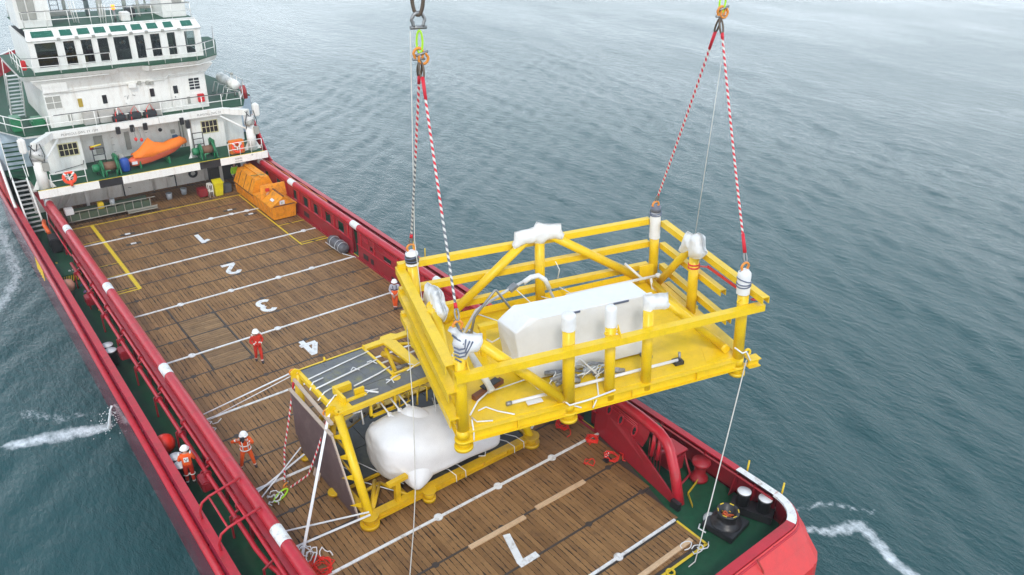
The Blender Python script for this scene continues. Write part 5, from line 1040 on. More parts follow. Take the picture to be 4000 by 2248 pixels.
# floor grating panels with ribs
for i in range(4):
    for j in range(3):
        x0 = xL+.2+i*1.83; y0 = yN+.2+j*1.72
        if i == 0 and j == 0: continue
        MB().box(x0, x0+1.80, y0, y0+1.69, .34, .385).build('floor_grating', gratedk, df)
for x in (-1.9, 0, 1.8): MB().box(x-.06, x+.06, yN+.16, yF-.16, .28, .34).build('floor_beam', yellowd, df)
for y in (-34.6, -32.8): MB().box(xL+.14, xR-.14, y-.06, y+.06, .22, .335).build('floor_beam', yellowd, df)
for a, b in (((-3.4, -36.4, .4), (-2.4, -35.2, .4)), ((-2.4, -35.2, .4), (-1.9, -36.4, .4)), ((-3.3, -35.3, .4), (-2.4, -35.2, .4))): MB().tube([a, b], .07, 10).build('floor_brace', yellowd, df)
MB().beam((-2.35, -36.45, .4), (-2.35, -36.45, 1.3), .2, .18, (0, 1, 0)).beam((-2.75, -36.45, 1.35), (-1.9, -36.4, 1.35), .2, .16).build('tee_support', yellowd, df)
MB().tube([(-3.4, -36.35, .42), (-2.5, -35.0, .42)], .09, 8).build('floor_brace', yellowd, df)
# legs
def leg(x0, y0, x1, y1, r=.17): return MB().tube([(x0, y0, .35), (x1, y1, zT-.1)], r, 16).build('leg', yellow, df)
for x, xt in ((xL+.05, rL), (xR, rR)):
    leg(x, yN, xt, rN); leg(x, yF, xt, rF)
    MB().tube([(x+.1, -33.3, .4), (xt, rN+.4, zT-.2)], .12, 12).build('inner_brace', yellowd, df); 
for t in (.15, .42, .62, .82):
    p = Vector((xL+.05, yN, .35)).lerp(Vector((rL, rN, zT-.1)), t); MB().prism([p+Vector((-.05, -.1, .12)), p+Vector((-.05, -.1, -.25)), p+Vector((-.5, .25, -.12))], (.03, .0, 0)).build('bracket', yellow, df)
for t in (.35, .6, .85):
    p = Vector((xL+.1, -33.3, .4)).lerp(Vector((rL, rN+.4, zT-.2)), t); MB().tube([p, Vector((xL+.05, yN, .35)).lerp(Vector((rL, rN, zT-.1)), t)], .05, 8).build('tie_bar', yellowd, df)
# roof: perimeter, grating left and front, open bays right
for a, b in (((rL, rN, zT-.08), (rR, rN, zT-.08)), ((rL, rF, zT-.08), (rR, rF, zT-.08)), ((rL, rN, zT-.08), (rL, rF, zT-.08)), ((rR, rN, zT-.08), (rR, rF, zT-.08))): MB().beam(a, b, .14, .2).build('roof_beam', yellow, df)
for i in range(3):
    for j in range(2):
        x0 = rL+.08+i*.935; y0 = rN+.95+j*1.22; MB().box(x0, x0+.925, y0, y0+1.21, zT-.02, zT+.02).build('roof_grating', gratem, df)
for i in range(6):
    x0 = rL+.08+i*1.16
    if i > 0: MB().box(x0, x0+1.15, rN+.06, rN+.92, zT-.02, zT+.02).build('roof_grating', gratem, df)
    else: MB().box(x0+.55, x0+1.15, rN+.06, rN+.92, zT-.02, zT+.02).build('roof_grating', gratem, df)
MB().box(-.53, -.43, rN+.9, rF, zT-.06, zT+.06).box(-.43, rR, rN+.88, rN+.98, zT-.1, zT+.07).build('roof_beam', yellow, df)
def slab(pts): return MB().prism([(x, y, zT+.05) for x, y in pts], (0, 0, -.10))
slab([(-.43, rF-.22), (rR, rF-.22), (rR, rF+.1), (1.2, rF+.1), (1.05, rF+.28), (.55, rF+.28), (.4, rF+.1), (-.43, rF+.1)]).build('roof_frame_plate', yellow, df)
slab([(.50, rN+.98), (.85, rN+.98), (.95, rF-.3), (.78, rF-.22), (.40, rF-.22)]).build('roof_frame_plate', yellow, df); slab([(2.2, rN+.98), (2.55, rN+.98), (2.55, rF-.22), (2.2, rF-.22)]).build('roof_frame_plate', yellow, df)
MB().tube([(.9, rF-.35, 3.35), (2.1, rF-.9, 3.3)], .07, 10).tube([(.45, rF-.3, 3.3), (.3, rF-1.3, 2.7)], .09, 10).build('roof_strut', yellow, df)
for z, y in ((2.3, -31.3), (2.2, -31.9), (2.1, -32.5)): MB().tube([(-.3, y, z), (3.6, y, z)], .08, 10).build('inner_pipe', debris, df)
MB().tube([(-.3, -31.0, 2.6), (3.6, -31.0, 2.6)], .04, 8).build('white_inner_pipe', wrap, df)
for x in (.3, 1.3, 2.2): MB().beam((x, -30.9, 2.0), (x, -33.0, 2.0), .12, .12).build('pipe_bearer', yellowd, df)
for x, y in ((-.48, rF-.1), (-.48, rN+.95), (-2.2, rF)): MB().torus((x, y, zT+.12), .07, .025, (1, 0, 0), 12, 6).build('padeye', yellow, df)
MB().cyl((-.5, rN+.70, zT), .2, .03, 20).build('cover_disc', yellow, df)
# corner block on the roof
MB().box(-3.3, -2.75, rN+.06, rN+.92, zT-.02, zT+.03).box(-2.95, -2.25, rN+1.0, rN+1.22, zT, zT+.32).box(-2.35, -1.95, rN+.55, rN+.65, zT, zT+.28).box(-2.95, -2.85, rN+.3, rN+1.0, zT, zT+.3).box(-2.9, -1.95, rN+.35, rN+.5, zT+.02, zT+.08).build('roof_corner_block', yellow, df)
# padeyes left corners
for y in (rN+.3, rF-.1):
    MB().prism([(-3.7, y, zT-.35), (-3.25, y, zT-.3), (-3.3, y, zT+.08), (-3.5, y, zT+.2), (-3.68, y, zT+.1)], (0, .06, 0)).build('lifting_padeye', yellow, df)
# corrugated brown side panel
mb = MB(); P0 = [(-34.5, 2.95), (-31.0, 2.95), (-31.2, .9), (-31.7, .22), (-33.9, .10), (-36.2, .12)]
mb.prism([(-3.88, y, z) for y, z in P0], (.04, 0, 0)); mb.build('side_panel', grpb, df)
mb = MB()
def zr(y):
    top = 2.95 if y > -34.5 else .12+(y+36.2)/1.7*2.83
    bot = .10 if y < -33.9 else (.10+(y+33.9)/2.2*.12 if y < -31.7 else .22+(y+31.7)/.5*.7)
    return bot, top
for i in range(62):
    y = -36.1+i*.081; b0, t0 = zr(min(y, -31.25))
    if t0-b0 > .05: mb.box(-3.91, -3.885, y-.016, y+.016, b0+.01, t0-.01)
mb.build('panel_rib', grpb, df, stuff=True)
MB().beam((-3.86, -34.55, 2.97), (-3.86, -30.95, 2.97), .13, .06).beam((-3.86, -34.55, 2.95), (-3.86, -36.22, .14), .12, .05, (1, 0, 0)).build('panel_edge', beige, df)
MB().beam((-3.7, -34.3, 3.25), (-3.6, -30.8, 3.25), .12, .1).build('panel_edge', beige, df)
MB().prism([(-3.88, -33.2, .3), (-3.88, -32.7, .3), (-4.05, -32.8, -.0), (-4.05, -33.3, -.0)], (.02, 0, 0)).build('loose_beige_plate', beige, df)
# under roof equipment: window-like frame, ladder hoops, valve row
MB().box(-2.0, -1.9, rN+.1, rN+.2, 2.55, 3.35).box(-.95, -.85, rN+.1, rN+.2, 2.6, 3.35).box(-2.0, -.85, rN+.1, rN+.2, 2.55, 2.66).box(-2.0, -.85, rN+.1, rN+.2, 3.2, 3.3).build('roof_hanger_frame', yellow, df)
hp = MB()
for x in (-.1, .35): hp.tube([(x, rN+.6, 1.9), (x, rN+.3, 3.0), (x+.2, rN+.1, 3.0), (x+.2, rN+.1, 2.3)], .035, 6)
hp.tube([(-.6, rN+.3, 2.9), (-.1, rN+.3, 2.95)], .03, 6).tube([(-.6, rN+.3, 2.4), (-.1, rN+.3, 2.5)], .03, 6).tube([(-.6, rN+.3, 2.4), (-.6, rN+.3, 2.9)], .03, 6); hp.build('yellow_hoop', yellow, df)
MB().tube([(-3.2, -32.7, 1.35), (-1.0, -32.2, 1.6)], .15, 12).build('valve_pipe', mat('pale_valve_body', (.4, .38, .34), .5, dirt=RUST), df)
for i in range(7): x = -3.1+i*.33; MB().cyl((x, -32.75+i*.075, 1.5), .08, .12, 10).build('valve_knob', black if i % 2 else steel, df)
MB().tube([(-3.1, -32.4, .9), (-.5, -31.6, 1.1)], .12, 10).build('inner_pipe', yellowd, df); MB().tube([(-2.7, rN+.15, 3.1), (-2.4, -34.1, 3.15), (-2.35, -34.1, 2.5)], .04, 8).build('white_inner_pipe', wrap, df)
MB().tube([(-3.4, -31.2, .5), (-1, -31.2, 3.2)], .12, 10).tube([(.2, -31.2, 3.2), (3.4, -31.2, .6)], .12, 10).tube([(-1.5, -34.0, 3.2), (-.6, -32.5, 1.5)], .1, 10).build('inner_brace', yellowd, df)
# white tank
tk = thing('wrapped_tank', (0, -35, .4), 'bulging white shrink-wrapped tank lying inside the frame on the deck', 'wrapped tank')
secs = [(-2.42, -34.9, 1.6, .45, .5), (-2.36, -34.95, 1.6, .85, .82), (-2.1, -35.05, 1.62, 1.14, 1.06), (-1.6, -35.2, 1.68, 1.36, 1.20), (-.9, -35.35, 1.70, 1.42, 1.22), (0, -35.4, 1.60, 1.34, 1.04), (.9, -35.4, 1.55, 1.32, .98), (1.7, -35.45, 1.42, 1.3, .9), (2.3, -35.6, 1.25, 1.15, .72), (2.42, -35.6, 1.2, .9, .55)]
vs = []; n = 44
for x, yc, zc, ry, rz in secs:
    for k_ in range(n):
        a = 2*math.pi*k_/n; e = .82; ca, sa = math.cos(a), math.sin(a); y = yc+ry*math.copysign(abs(ca)**e, ca); z = zc+rz*math.copysign(abs(sa)**e, sa)
        if x > -2.2 and sa < -.2: z -= .0; y -= .10*(-sa) if ca < 0 else 0
        q = Vector((x, y, z)); q += Vector((noise.noise(q*1.7), noise.noise(q*1.7+Vector((5, 0, 0))), noise.noise(q*1.7+Vector((0, 5, 0)))))*.09+Vector((noise.noise(q*4.5), noise.noise(q*4.5+Vector((5, 0, 0))), noise.noise(q*4.5+Vector((0, 5, 0)))))*.03; vs.append(q)
mb = MB(); m_ = len(secs); mb.add(vs, [(i*n+k_, (i+1)*n+k_, (i+1)*n+(k_+1) % n, i*n+(k_+1) % n) for i in range(m_-1) for k_ in range(n)]+[tuple(range(n)), tuple((m_-1)*n+k_ for k_ in range(n))[::-1]], True)
o = mb.build('sheeting', wrap, tk); md = o.modifiers.new('s', 'SUBSURF'); md.levels = 1; md.render_levels = 2
def tblob(secs2, nm):
    mb = MB(); mb.tube([s_[0] for s_ in secs2], [s_[1] for s_ in secs2], 16); o = mb.build(nm, wrap, tk); md = o.modifiers.new('s', 'SUBSURF'); md.levels = 1; md.render_levels = 1; return o
tblob([((-1.0, -35.6, 1.38), 1.12), ((-1.28, -36.12, 1.15), .82), ((-1.58, -36.62, .92), .36), ((-1.68, -36.8, .84), .08)], 'gathered_corner')
tblob([((-1.9, -34.4, 1.6), .45), ((-1.85, -34.2, 2.1), .42), ((-1.7, -34.1, 2.35), .22)], 'bulge'); tblob([((-.6, -35.1, 2.1), .95), ((-.75, -34.85, 2.62), .62), ((-.85, -34.7, 2.98), .18)], 'bulge')
for i, (x, z) in enumerate(((-1.45, 2.95), (-1.0, 3.05), (-.62, 3.15))):
    MB().tube([(x-.1, rN+.15, 3.15), (x-.02, -34.6, 2.85), (x+.25, -35.1, 2.75), (x+.27, -35.25, 2.3)], .035, 8).cyl((x, -34.55, 2.78), .09, .1, 12).build('wrapped_pipe_stub', wrap, tk)
for x, z in ((-.9, 2.45), (1.1, 2.5)): MB().box(x-.14, x+.14, -35.95, -35.94, z-.6, z-.55).build('tape_patch', tapem, tk)
# webbing lines on roof and floor of the frame
rs2 = random.Random(3)
def wl(pts, r, lab, c='strap', m=strapm, g=None): return tag(MB().tube(pts, r, 6).build('webbing_strap', m), lab, c, g)
zz = zT+.055
wl([(rL+.05, -31.6, zz), (-1.6, -31.35, zz), (-.45, -31.2, zz)], .028, 'white strap across the grating roof, farthest of three'); wl([(rL+.0, -32.35, zz), (-1.6, -32.1, zz), (-.45, -31.95, zz)], .034, 'white strap across the grating roof, middle of three'); wl([(-2.1, -33.05, zz), (-.9, -32.85, zz), (-.3, -32.7, zz)], .032, 'white strap across the grating roof, nearest of three')
wl([(rL-.15, -32.1, zz-.15), (rL+.1, -31.9, zz), (rL+.55, -31.85, zz)], .03, 'short white strap end over the left roof edge, far one'); wl([(rL-.2, -32.9, zz-.15), (rL+.15, -32.75, zz), (rL+.6, -32.65, zz)], .03, 'short white strap end over the left roof edge, middle one'); wl([(rL-.15, -33.5, zz-.1), (rL+.3, -33.3, zz+.1), (rL+.65, -33.2, zz)], .03, 'short white strap end over the corner block')
wl([(-1.95, -33.5, zz), (-1.55, -33.95, zz)], .04, 'thick white strap knot lying beside the pink cloth'); wl([(-2.05, -33.8, zz), (-1.75, -33.65, zz), (-1.45, -33.75, zz)], .022, 'thin white tie crossing the strap by the pink cloth'); wl([(-1.0, -33.6, zz), (-.6, -33.45, zz), (-.25, -33.4, zz)], .022, 'thin white tie lying in the middle of the front roof grating'); wl([(-.9, -33.4, zz), (-.7, -33.55, zz), (-.75, -33.75, zz)], .02, 'little white cross tie in the middle of the front roof grating'); wl([(.1, -33.35, zz), (.6, -33.2, zz), (.95, -33.1, zz)], .024, 'white strap on the right end of the roof grating'); wl([(.4, -32.95, zz), (.55, -33.15, zz)], .022, 'short white tie by the right end strap of the roof')
for x in (-1.7, -.9): wl([(x, -32.05 if x < -1 else -31.9, zz+.02), (x+.15, -31.95, zz+.06), (x+.3, -32.2, zz)], .02, 'small white knot on the middle roof strap, %s one' % ('left' if x < -1 else 'right'))
tag(hull_mesh([(-2.1, -33.5, zT+.03), (-1.85, -33.45, zT+.03), (-1.95, -33.3, zT+.2), (-2.05, -33.65, zT+.15), (-1.85, -33.65, zT+.05)], 'pink_cloth', None, pinkm, None), 'crumpled pink cloth on the grating roof of the deck frame', 'cloth')
zz = .41
for i, (a, b) in enumerate((((-3.2, -34.3, zz), (-2.0, -36.2, zz)), ((-2.7, -33.2, zz), (-1.7, -35.8, zz)), ((-3.4, -32.6, zz), (-2.9, -34.2, zz)))): wl([a, b], .02, ['pale strap on the dark floor of the deck frame, nearest the leg', 'pale strap on the dark floor running under the white tank', 'short pale strap on the dark floor behind the brown panel'][i])
for i, x in enumerate((.1, .55, 3.0, 3.5)): wl([(x-.6, -35.2, .42), (x, -36.2, .46), (x+.05, -36.66, .46), (x+.05, -36.7, .15)], .018, ['thin white tie over the front beam, leftmost below the tank', 'thin white tie over the front beam, second below the tank', 'thin white tie over the front beam, right of the tank', 'thin white tie over the front beam next to the right foot'][i])
wl([(2.3, -36.0, .42), (2.9, -35.1, .42)], .02, 'white tie lying across the floor at the right end of the deck frame'); wl([(1.5, -36.3, .5), (1.75, -36.4, .45), (2.0, -36.1, .5), (2.1, -35.95, .6)], .025, 'white hooked strap end by the lower right of the tank')
# lashing straps to deck
def ls(a, b, w_, lab): return tag(MB().beam(a, b, w_, .02).build('lashing_strap', strapm), lab, 'strap', None)
ls((-3.45, -30.75, 3.55), (-6.5, -26.6, .05), .13, 'twin white lashing strap from the far roof corner to the port rail'); ls((-3.42, -30.85, 3.5), (-6.5, -27.1, .05), .06, 'thin white lashing strap beside the broad one at the far roof corner')
ls((-3.5, -33.75, 3.45), (-6.3, -36.6, .05), .10, 'steep white lashing strap from the near roof corner to the deck by the red rope'); ls((-3.65, -36.65, .75), (-6.55, -34.9, .04), .07, 'white strap from the near foot to the rail, upper of two'); ls((-3.65, -36.75, .70), (-6.6, -35.9, .04), .09, 'white strap from the near foot to the rail, lower of two')
ls((-3.95, -31.9, .35), (-6.6, -32.7, .05), .08, 'grey white strap from the brown panel foot toward the rail'); ls((-3.95, -31.6, .5), (-6.6, -33.2, .04), .05, 'narrow grey strap below the brown panel, left of the wide one')
ls((4.0, -36.6, .9), (6.4, -34.7, .05), .09, 'white strap from the right foot toward the starboard rail, lower'); ls((4.0, -36.4, 1.4), (6.0, -33.9, .05), .09, 'white strap from the right foot toward the starboard rail, upper')
def loops(c, nm, lab, m, n_=6, R=.35, seed=0, h=.3, cat_='strap'):
    r_ = random.Random(seed); mb = MB(); c = Vector(c)
    for i in range(n_):
        a = r_.uniform(0, 6.28); p = c+Vector((r_.uniform(-R, R), r_.uniform(-R, R), .03)); pts = [p+Vector((.22*math.cos(a+t)*r_.uniform(.8, 1.2)*R/.35, .14*math.sin(a+t)*R/.35, h*abs(math.sin(t/2))*r_.uniform(.3, 1))) for t in np.linspace(0, r_.uniform(3, 6), 9)]; mb.tube(pts, .022, 6)
    return tag(mb.build(nm, m), lab, cat_)
loops((-5.9, -33.4, 0), 'strap_tangle', 'tangle of white strap tails beside the lime ring', strapm, 5, .3, 1); loops((-5.9, -36.7, 0), 'strap_tangle', 'white strap loops hanging by the red rope near the port rail', strapm, 5, .35, 2, .5); loops((5.2, -34.6, 0), 'strap_tangle', 'white strap tails lying right of the deck frame', strapm, 3, .3, 5, .1); loops((6.1, -38.9, 0), 'strap_tangle', 'little white strap curl among the red ropes near the stern', strapm, 2, .15, 6, .1)
loops((5.2, -44.3, 0), 'strap_tangle', 'white rope curl at the aft corner of the timber deck', strapm, 3, .4, 9, .1); loops((-6.0, -27.5, 0), 'strap_tangle', 'pale strap tails at the broad lashing near the port rail', strapm, 3, .35, 12, .15)
def redpile(c, n_, R, seed, lab):
    r_ = random.Random(seed); mb = MB(); c = Vector(c); pts = []; p = Vector((0, 0, 0)); v = Vector((1, 0, 0)); a = 0
    for i in range(n_):
        a += r_.uniform(.5, 1.5); q = c+Vector((R*r_.uniform(.3, 1)*math.cos(a), R*r_.uniform(.3, 1)*math.sin(a), .03+r_.uniform(0, .14))); pts.append(q)
    sm = []
    for i in range(len(pts)-1):
        for t in (0, .33, .66): sm.append(pts[i].lerp(pts[i+1], t))
    mb.tube(sm, .02, 6); tail = [pts[-1]]
    for i in range(5): tail.append(tail[-1]+Vector((r_.uniform(-.3, .1), r_.uniform(-.3, .1), -.02 if tail[-1].z > .05 else 0)))
    mb.tube(tail, .02, 6); return tag(mb.build('red_rope', redrope), lab, 'rope', None)
redpile((5.95, -36.4, 0), 46, .38, 1, 'loose heap of red rope under the right end of the lifted frame'); redpile((6.35, -37.9, 0), 60, .34, 2, 'dense coil of red rope at the end of the white bar by the starboard rail'); redpile((6.2, -39.2, 0), 24, .42, 3, 'spread out red rope ends nearest the stern, by the starboard rail'); redpile((-5.9, -37.3, 0), 50, .55, 4, 'tangled red rope against the port rail at the near end'); redpile((5.2, -38.9, 0), 8, .3, 6, 'single stray strand of red rope on the planks near the stern')
tag(MB().bevbox(5.75, 6.1, -39.35, -39.1, .0, .12, .03).build('black_shoe_block', black), 'small black block lying beside the stray red rope', 'block')
# slings laid over the left side of the frame
def dsl(a, b, c, lab):
    a, b, c = Vector(a), Vector(b), Vector(c); root = thing('sling', tuple((a+b)/2), lab, 'sling'); pts = [a, a.lerp(b, .5)+Vector((0, 0, -.06)), b, c]; mb = MB(); vs = []; uv = []; n = 9; K = 26; tot = 0; P_ = []
    for i in range(K+1):
        t = i/K*3; j = min(2, int(t)); P_.append(pts[j].lerp(pts[j+1], t-j))
    for i, p in enumerate(P_):
        if i: tot += (p-P_[i-1]).length
        ax = (P_[min(i+1, K)]-P_[max(i-1, 0)]).normalized(); e1 = ax.cross(Vector((0, 1, .1))).normalized(); e2 = ax.cross(e1)
        for j in range(n): an = 2*math.pi*j/(n-1); vs.append(p+(e1*math.cos(an)+e2*math.sin(an))*.035); uv.append((j/(n-1), tot))
    mb.add(vs, [(i*n+j, i*n+j+1, (i+1)*n+j+1, (i+1)*n+j) for i in range(K) for j in range(n-1)], True); mb.uv = uv; mb.build('sling_leg', ropeRW, root)
    MB().tube([a, a.lerp(b, .13)], [.05, .045], 10).build('red_sleeve', mat('sling_red_sleeve', RD, .6), root); eye(a-(b-a).normalized()*.3, b-a, .34, .06, .03, steel, 'wire_eye', root)
dsl((-3.55, -30.75, 3.2), (-4.55, -31.4, .55), (-5.15, -32.65, .1), 'red and white sling hanging from the far roof corner over the brown panel'); dsl((-3.62, -33.7, 3.0), (-4.5, -33.5, .7), (-5.1, -33.1, .12), 'red and white sling hanging from the near roof corner over the brown panel')
shackle((-3.58, -30.75, 3.5), 'rusty orange shackle on the far roof corner of the deck frame', (0, 0, 1), .13); shackle((-3.62, -33.72, 3.35), 'rusty orange shackle on the near roof corner of the deck frame', (0, 0, 1), .13); shackle((-5.2, -32.9, .12), 'rusty orange shackle joined to the lime ring on deck', (-1, -.5, .2), .12)
c = Vector((-5.57, -33.25, .06)); tag(MB().tube([c+Vector((.36*math.cos(t)*.9+.1*math.sin(t), .17*math.sin(t)+.22*math.cos(t)*.5, .02+.03*math.sin(t))) for t in [2*math.pi*i/20 for i in range(20)]], .035, 8, closed=True).build('lifting_ring', limem), 'lime green lifting ring lying on the deck by the port rail', 'lifting link')
# timber battens
for (a, b, lab) in (((-1.35, -39.64), (1.18, -39.65), 'pale timber batten lying just above the number seven'), ((1.8, -39.56), (4.29, -39.57), 'pale timber batten lying to the right of the other one by the number seven'), ((2.4, -44.2), (5.3, -44.15), 'pale timber batten along the aft edge of the planks')):
    tag(MB().beam((a[0], a[1], .035), (b[0], b[1], .035), .19, .06).build('timber_batten', timberm), lab, 'timber')
# ------------------------------------------------------------ deck equipment and loose gear
def skip(x0, x1, y0, y1, h, hr, lab, lip):
    r = thing('waste_skip', ((x0+x1)/2, (y0+y1)/2, 0), lab, 'skip'); mb = MB()
    mb.prism([(x0+.08, y0, .08), (x1-.08, y0, .08), (x1, y0, h), (x0, y0, h)], (0, y1-y0, 0)); mb.build('body', orange, r)
    for y in np.linspace(y0+.25, y1-.25, 5): MB().prism([(x0+.04, y, .1), (x0-.05, y, h), (x0+.02, y, h)], (0, .07, 0)).build('rib', orange, r)
    for x in np.linspace(x0+.3, x1-.3, 3): MB().box(x-.03, x+.03, y0-.05, y0, .1, h).build('rib', orange, r)
    MB().box(x0-.06, x1+.06, y0-.06, y1+.06, h, h+.08).build('rim', rustm if lip else orange, r)
    return r
s1 = skip(4.92, 6.65, -8.2, -5.1, .95, 1.6, 'orange waste skip with ridged tent-shaped lid, nearer of the two skips', False)
xm = 5.78; mb = MB()
mb.prism([(4.9, -8.22, 1.03), (6.68, -8.22, 1.03), (xm, -8.22, 1.62)], (0, .04, 0)); mb.build('gable_end', orange, s1)
MB().prism([(4.86, -8.3, 1.04), (xm, -8.3, 1.66), (xm, -8.3, 1.60), (4.92, -8.3, .98)], (0, 1.6, 0)).build('lid', orange, s1); MB().prism([(6.70, -8.3, 1.04), (xm+.03, -8.3, 1.66), (xm+.03, -8.3, 1.60), (6.64, -8.3, .98)], (0, 1.5, 0)).build('lid', orange, s1)
MB().tube([(xm, -8.3, 1.68), (xm, -6.6, 1.68)], .05, 8).build('hinge', rustm, s1); MB().beam((4.9, -8.24, 1.03), (6.68, -8.24, 1.03), .05, .07).build('rusty_seam', rustm, s1)
MB().box(5.5, 5.85, -8.245, -8.225, 1.1, 1.38).build('white_placard', wrap, s1); text('31', .2, (5.57, -8.25, 1.15), (1, 0, 0), (0, 0, 1), black, s1, 'placard_number', .002)
a = Vector((5.15, -7.9, 1.27)); MB().prism([a, a+Vector((.16, 0, .11)), a+Vector((.16, .45, .11)), a+Vector((0, .45, 0))], (-.01, 0, .014)).build('white_placard', wrap, s1)
dmy = MB().prism([(4.9, -6.55, 1.05), (6.75, -6.55, 1.05), (6.75, -6.35, 1.95), (5.0, -6.35, 1.95)], (0, .05, 0)).build('raised_lid', orange, s1); MB().box(5.28, 5.55, -6.56, -6.52, 1.55, 1.78).build('red_badge', mat('badge_red', (.6, .03, .02)), s1); text('G', .3, (5.3, -6.545, 1.25), (1, 0, 0), (0, 0, 1), wrap, s1, 'badge_letter', .003)
s2 = skip(4.9, 6.6, -4.95, -1.6, .85, 1.9, 'orange waste skip with high sloping-sided closed cover, farther of the two skips', True)
mb = MB(); mb.prism([(4.85, -4.95, .93), (6.65, -4.95, .93), (6.2, -4.95, 2.05), (5.25, -4.95, 1.85)], (0, 3.35, 0)); mb.build('cover', orange, s2)
for y in (-4.4, -3.4, -2.4): MB().beam((4.86, y, .95), (5.24, y, 1.87), .04, .03, (0, 1, 0)).build('cover_seam', rustm, s2)
MB().beam((5.28, -4.9, 1.90), (5.28, -1.6, 1.90), .05, .05).beam((5.8, -4.9, 2.03), (5.8, -1.6, 2.03), .25, .05).build('ridge_plate', orange, s2); MB().tube([(5.3, -4.0, 1.95), (5.7, -4.4, 2.05), (6.1, -4.6, 2.1)], .02, 6).build('cover_rope', greenm, s2)
b = thing('waste_bin', (3.7, -1.5, 0), 'yellow plastic wheeled bin standing by the yellow line under the winch deck', 'bin'); MB().prism([(3.45, -1.65, .05), (3.95, -1.65, .05), (4.02, -1.75, .98), (3.38, -1.75, .98)], (0, .5, 0)).build('body', mat('bin_yellow', (.72, .62, .01), .4), b); MB().prism([(3.33, -1.8, .98), (4.07, -1.8, .98), (4.03, -1.2, 1.16), (3.37, -1.2, 1.16)], (0, .0, .05)).build('lid', mat('bin_yellow', (.72, .62, .01), .4), b); MB().tube([(3.4, -1.66, .62), (4.0, -1.66, .62)], .02, 6).build('strap', black, b)
for x in (3.5, 3.9): MB().lathe((x-.03, -1.2, .1), [(0, 0), (.1, 0), (.1, .06), (0, .06)], 14, 'x').build('wheel', rubber, b)
b = thing('step_stand', (3.2, -1.3, 0), 'white framed stand between the yellow bin and the dark red box', 'stand'); mb = MB()
for x, y in ((3.02, -1.6), (3.02, -1.2), (3.28, -1.6), (3.28, -1.2)): mb.tube([(x, y, 0), (x, y, .98)], .03, 6)
mb.box(3.0, 3.3, -1.65, -1.15, .95, 1.0).box(3.0, 3.3, -1.65, -1.15, .45, .48); mb.build('frame', white, b)
tag(MB().bevbox(2.35, 2.95, -1.5, -.8, .12, .7, .04).build('tool_chest', mat('dark_red_chest', (.25, .015, .02), .5)), 'dark red chest on the shaded deck left of the yellow bin', 'box'); tag(MB().bevbox(4.15, 4.75, -1.3, -.8, 0, .65, .05).build('grey_crate', mat('dark_grey_crate', (.09, .10, .12), .5)), 'dark grey crate on deck right of the yellow bin', 'crate')
for x, y, m_c, lab in ((.6, -.2, galv, 'grey bucket under the winch deck, leftmost of two'), (1.75, .2, galv, 'grey bucket under the winch deck, right one beside the chest')): tag(MB().lathe((x, y, 0), [(0, .01), (.17, 0), (.22, .45), (.2, .45)], 18).build('bucket', mat('pale_bucket', (.42, .44, .46), .5)), lab, 'bucket')
# gangway stack on deck
gw = thing('gangway_rack', (-3.6, -.6, 0), 'long green and grey gangway laid flat beneath the front of the winch deck', 'gangway'); gm = mat('dull_olive_green', (.055, .085, .05), .6, dirt=(.14, .12, .06), dirtamt=.6); gs = mat('pale_worn_aluminium', (.32, .30, .25), .5)
for y in (-1.55, -.55): MB().beam((-6.2, y, .55), (-1.0, y, .55), .1, .45, (0, 0, 1)).build('side_panel', gm, gw)
MB().box(-6.2, -1.5, -1.5, -.6, .45, .50).build('walkway', gm, gw)
for x in np.arange(-6.0, -1.0, .55): MB().beam((x, -1.62, .3), (x, -1.62, .95), .04, .04, (0, 1, 0)).build('stanchion', gs, gw)
for z in (.32, .95): MB().tube([(-6.2, -1.65, z), (-.7, -1.65, z)], .035, 6).build('side_rail', gs, gw)
MB().beam((-2.6, -1.75, .25), (-.7, -1.75, .25), .5, .06).beam((-2.6, -1.95, .42), (-.7, -1.95, .42), .06, .08).build('extension', gs, gw)
tag(MB().bevbox(-6.25, -5.75, -1.7, -1.2, .82, 1.22, .02).build('white_box', wrap), 'small white box on the left end of the green gangway', 'box')
tag(MB().tube([(-3.25, -.9, .6), (-3.25, -.9, 1.1)], .17, 12).build('plastic_bag', clearpl), 'pale plastic bag standing on the green gangway', 'bag'); tag(MB().bevbox(-4.2, -3.85, -1.3, -.9, .5, 1.1, .04).build('sign_board', yline), 'dull yellow panel leaning on the green gangway', 'panel')
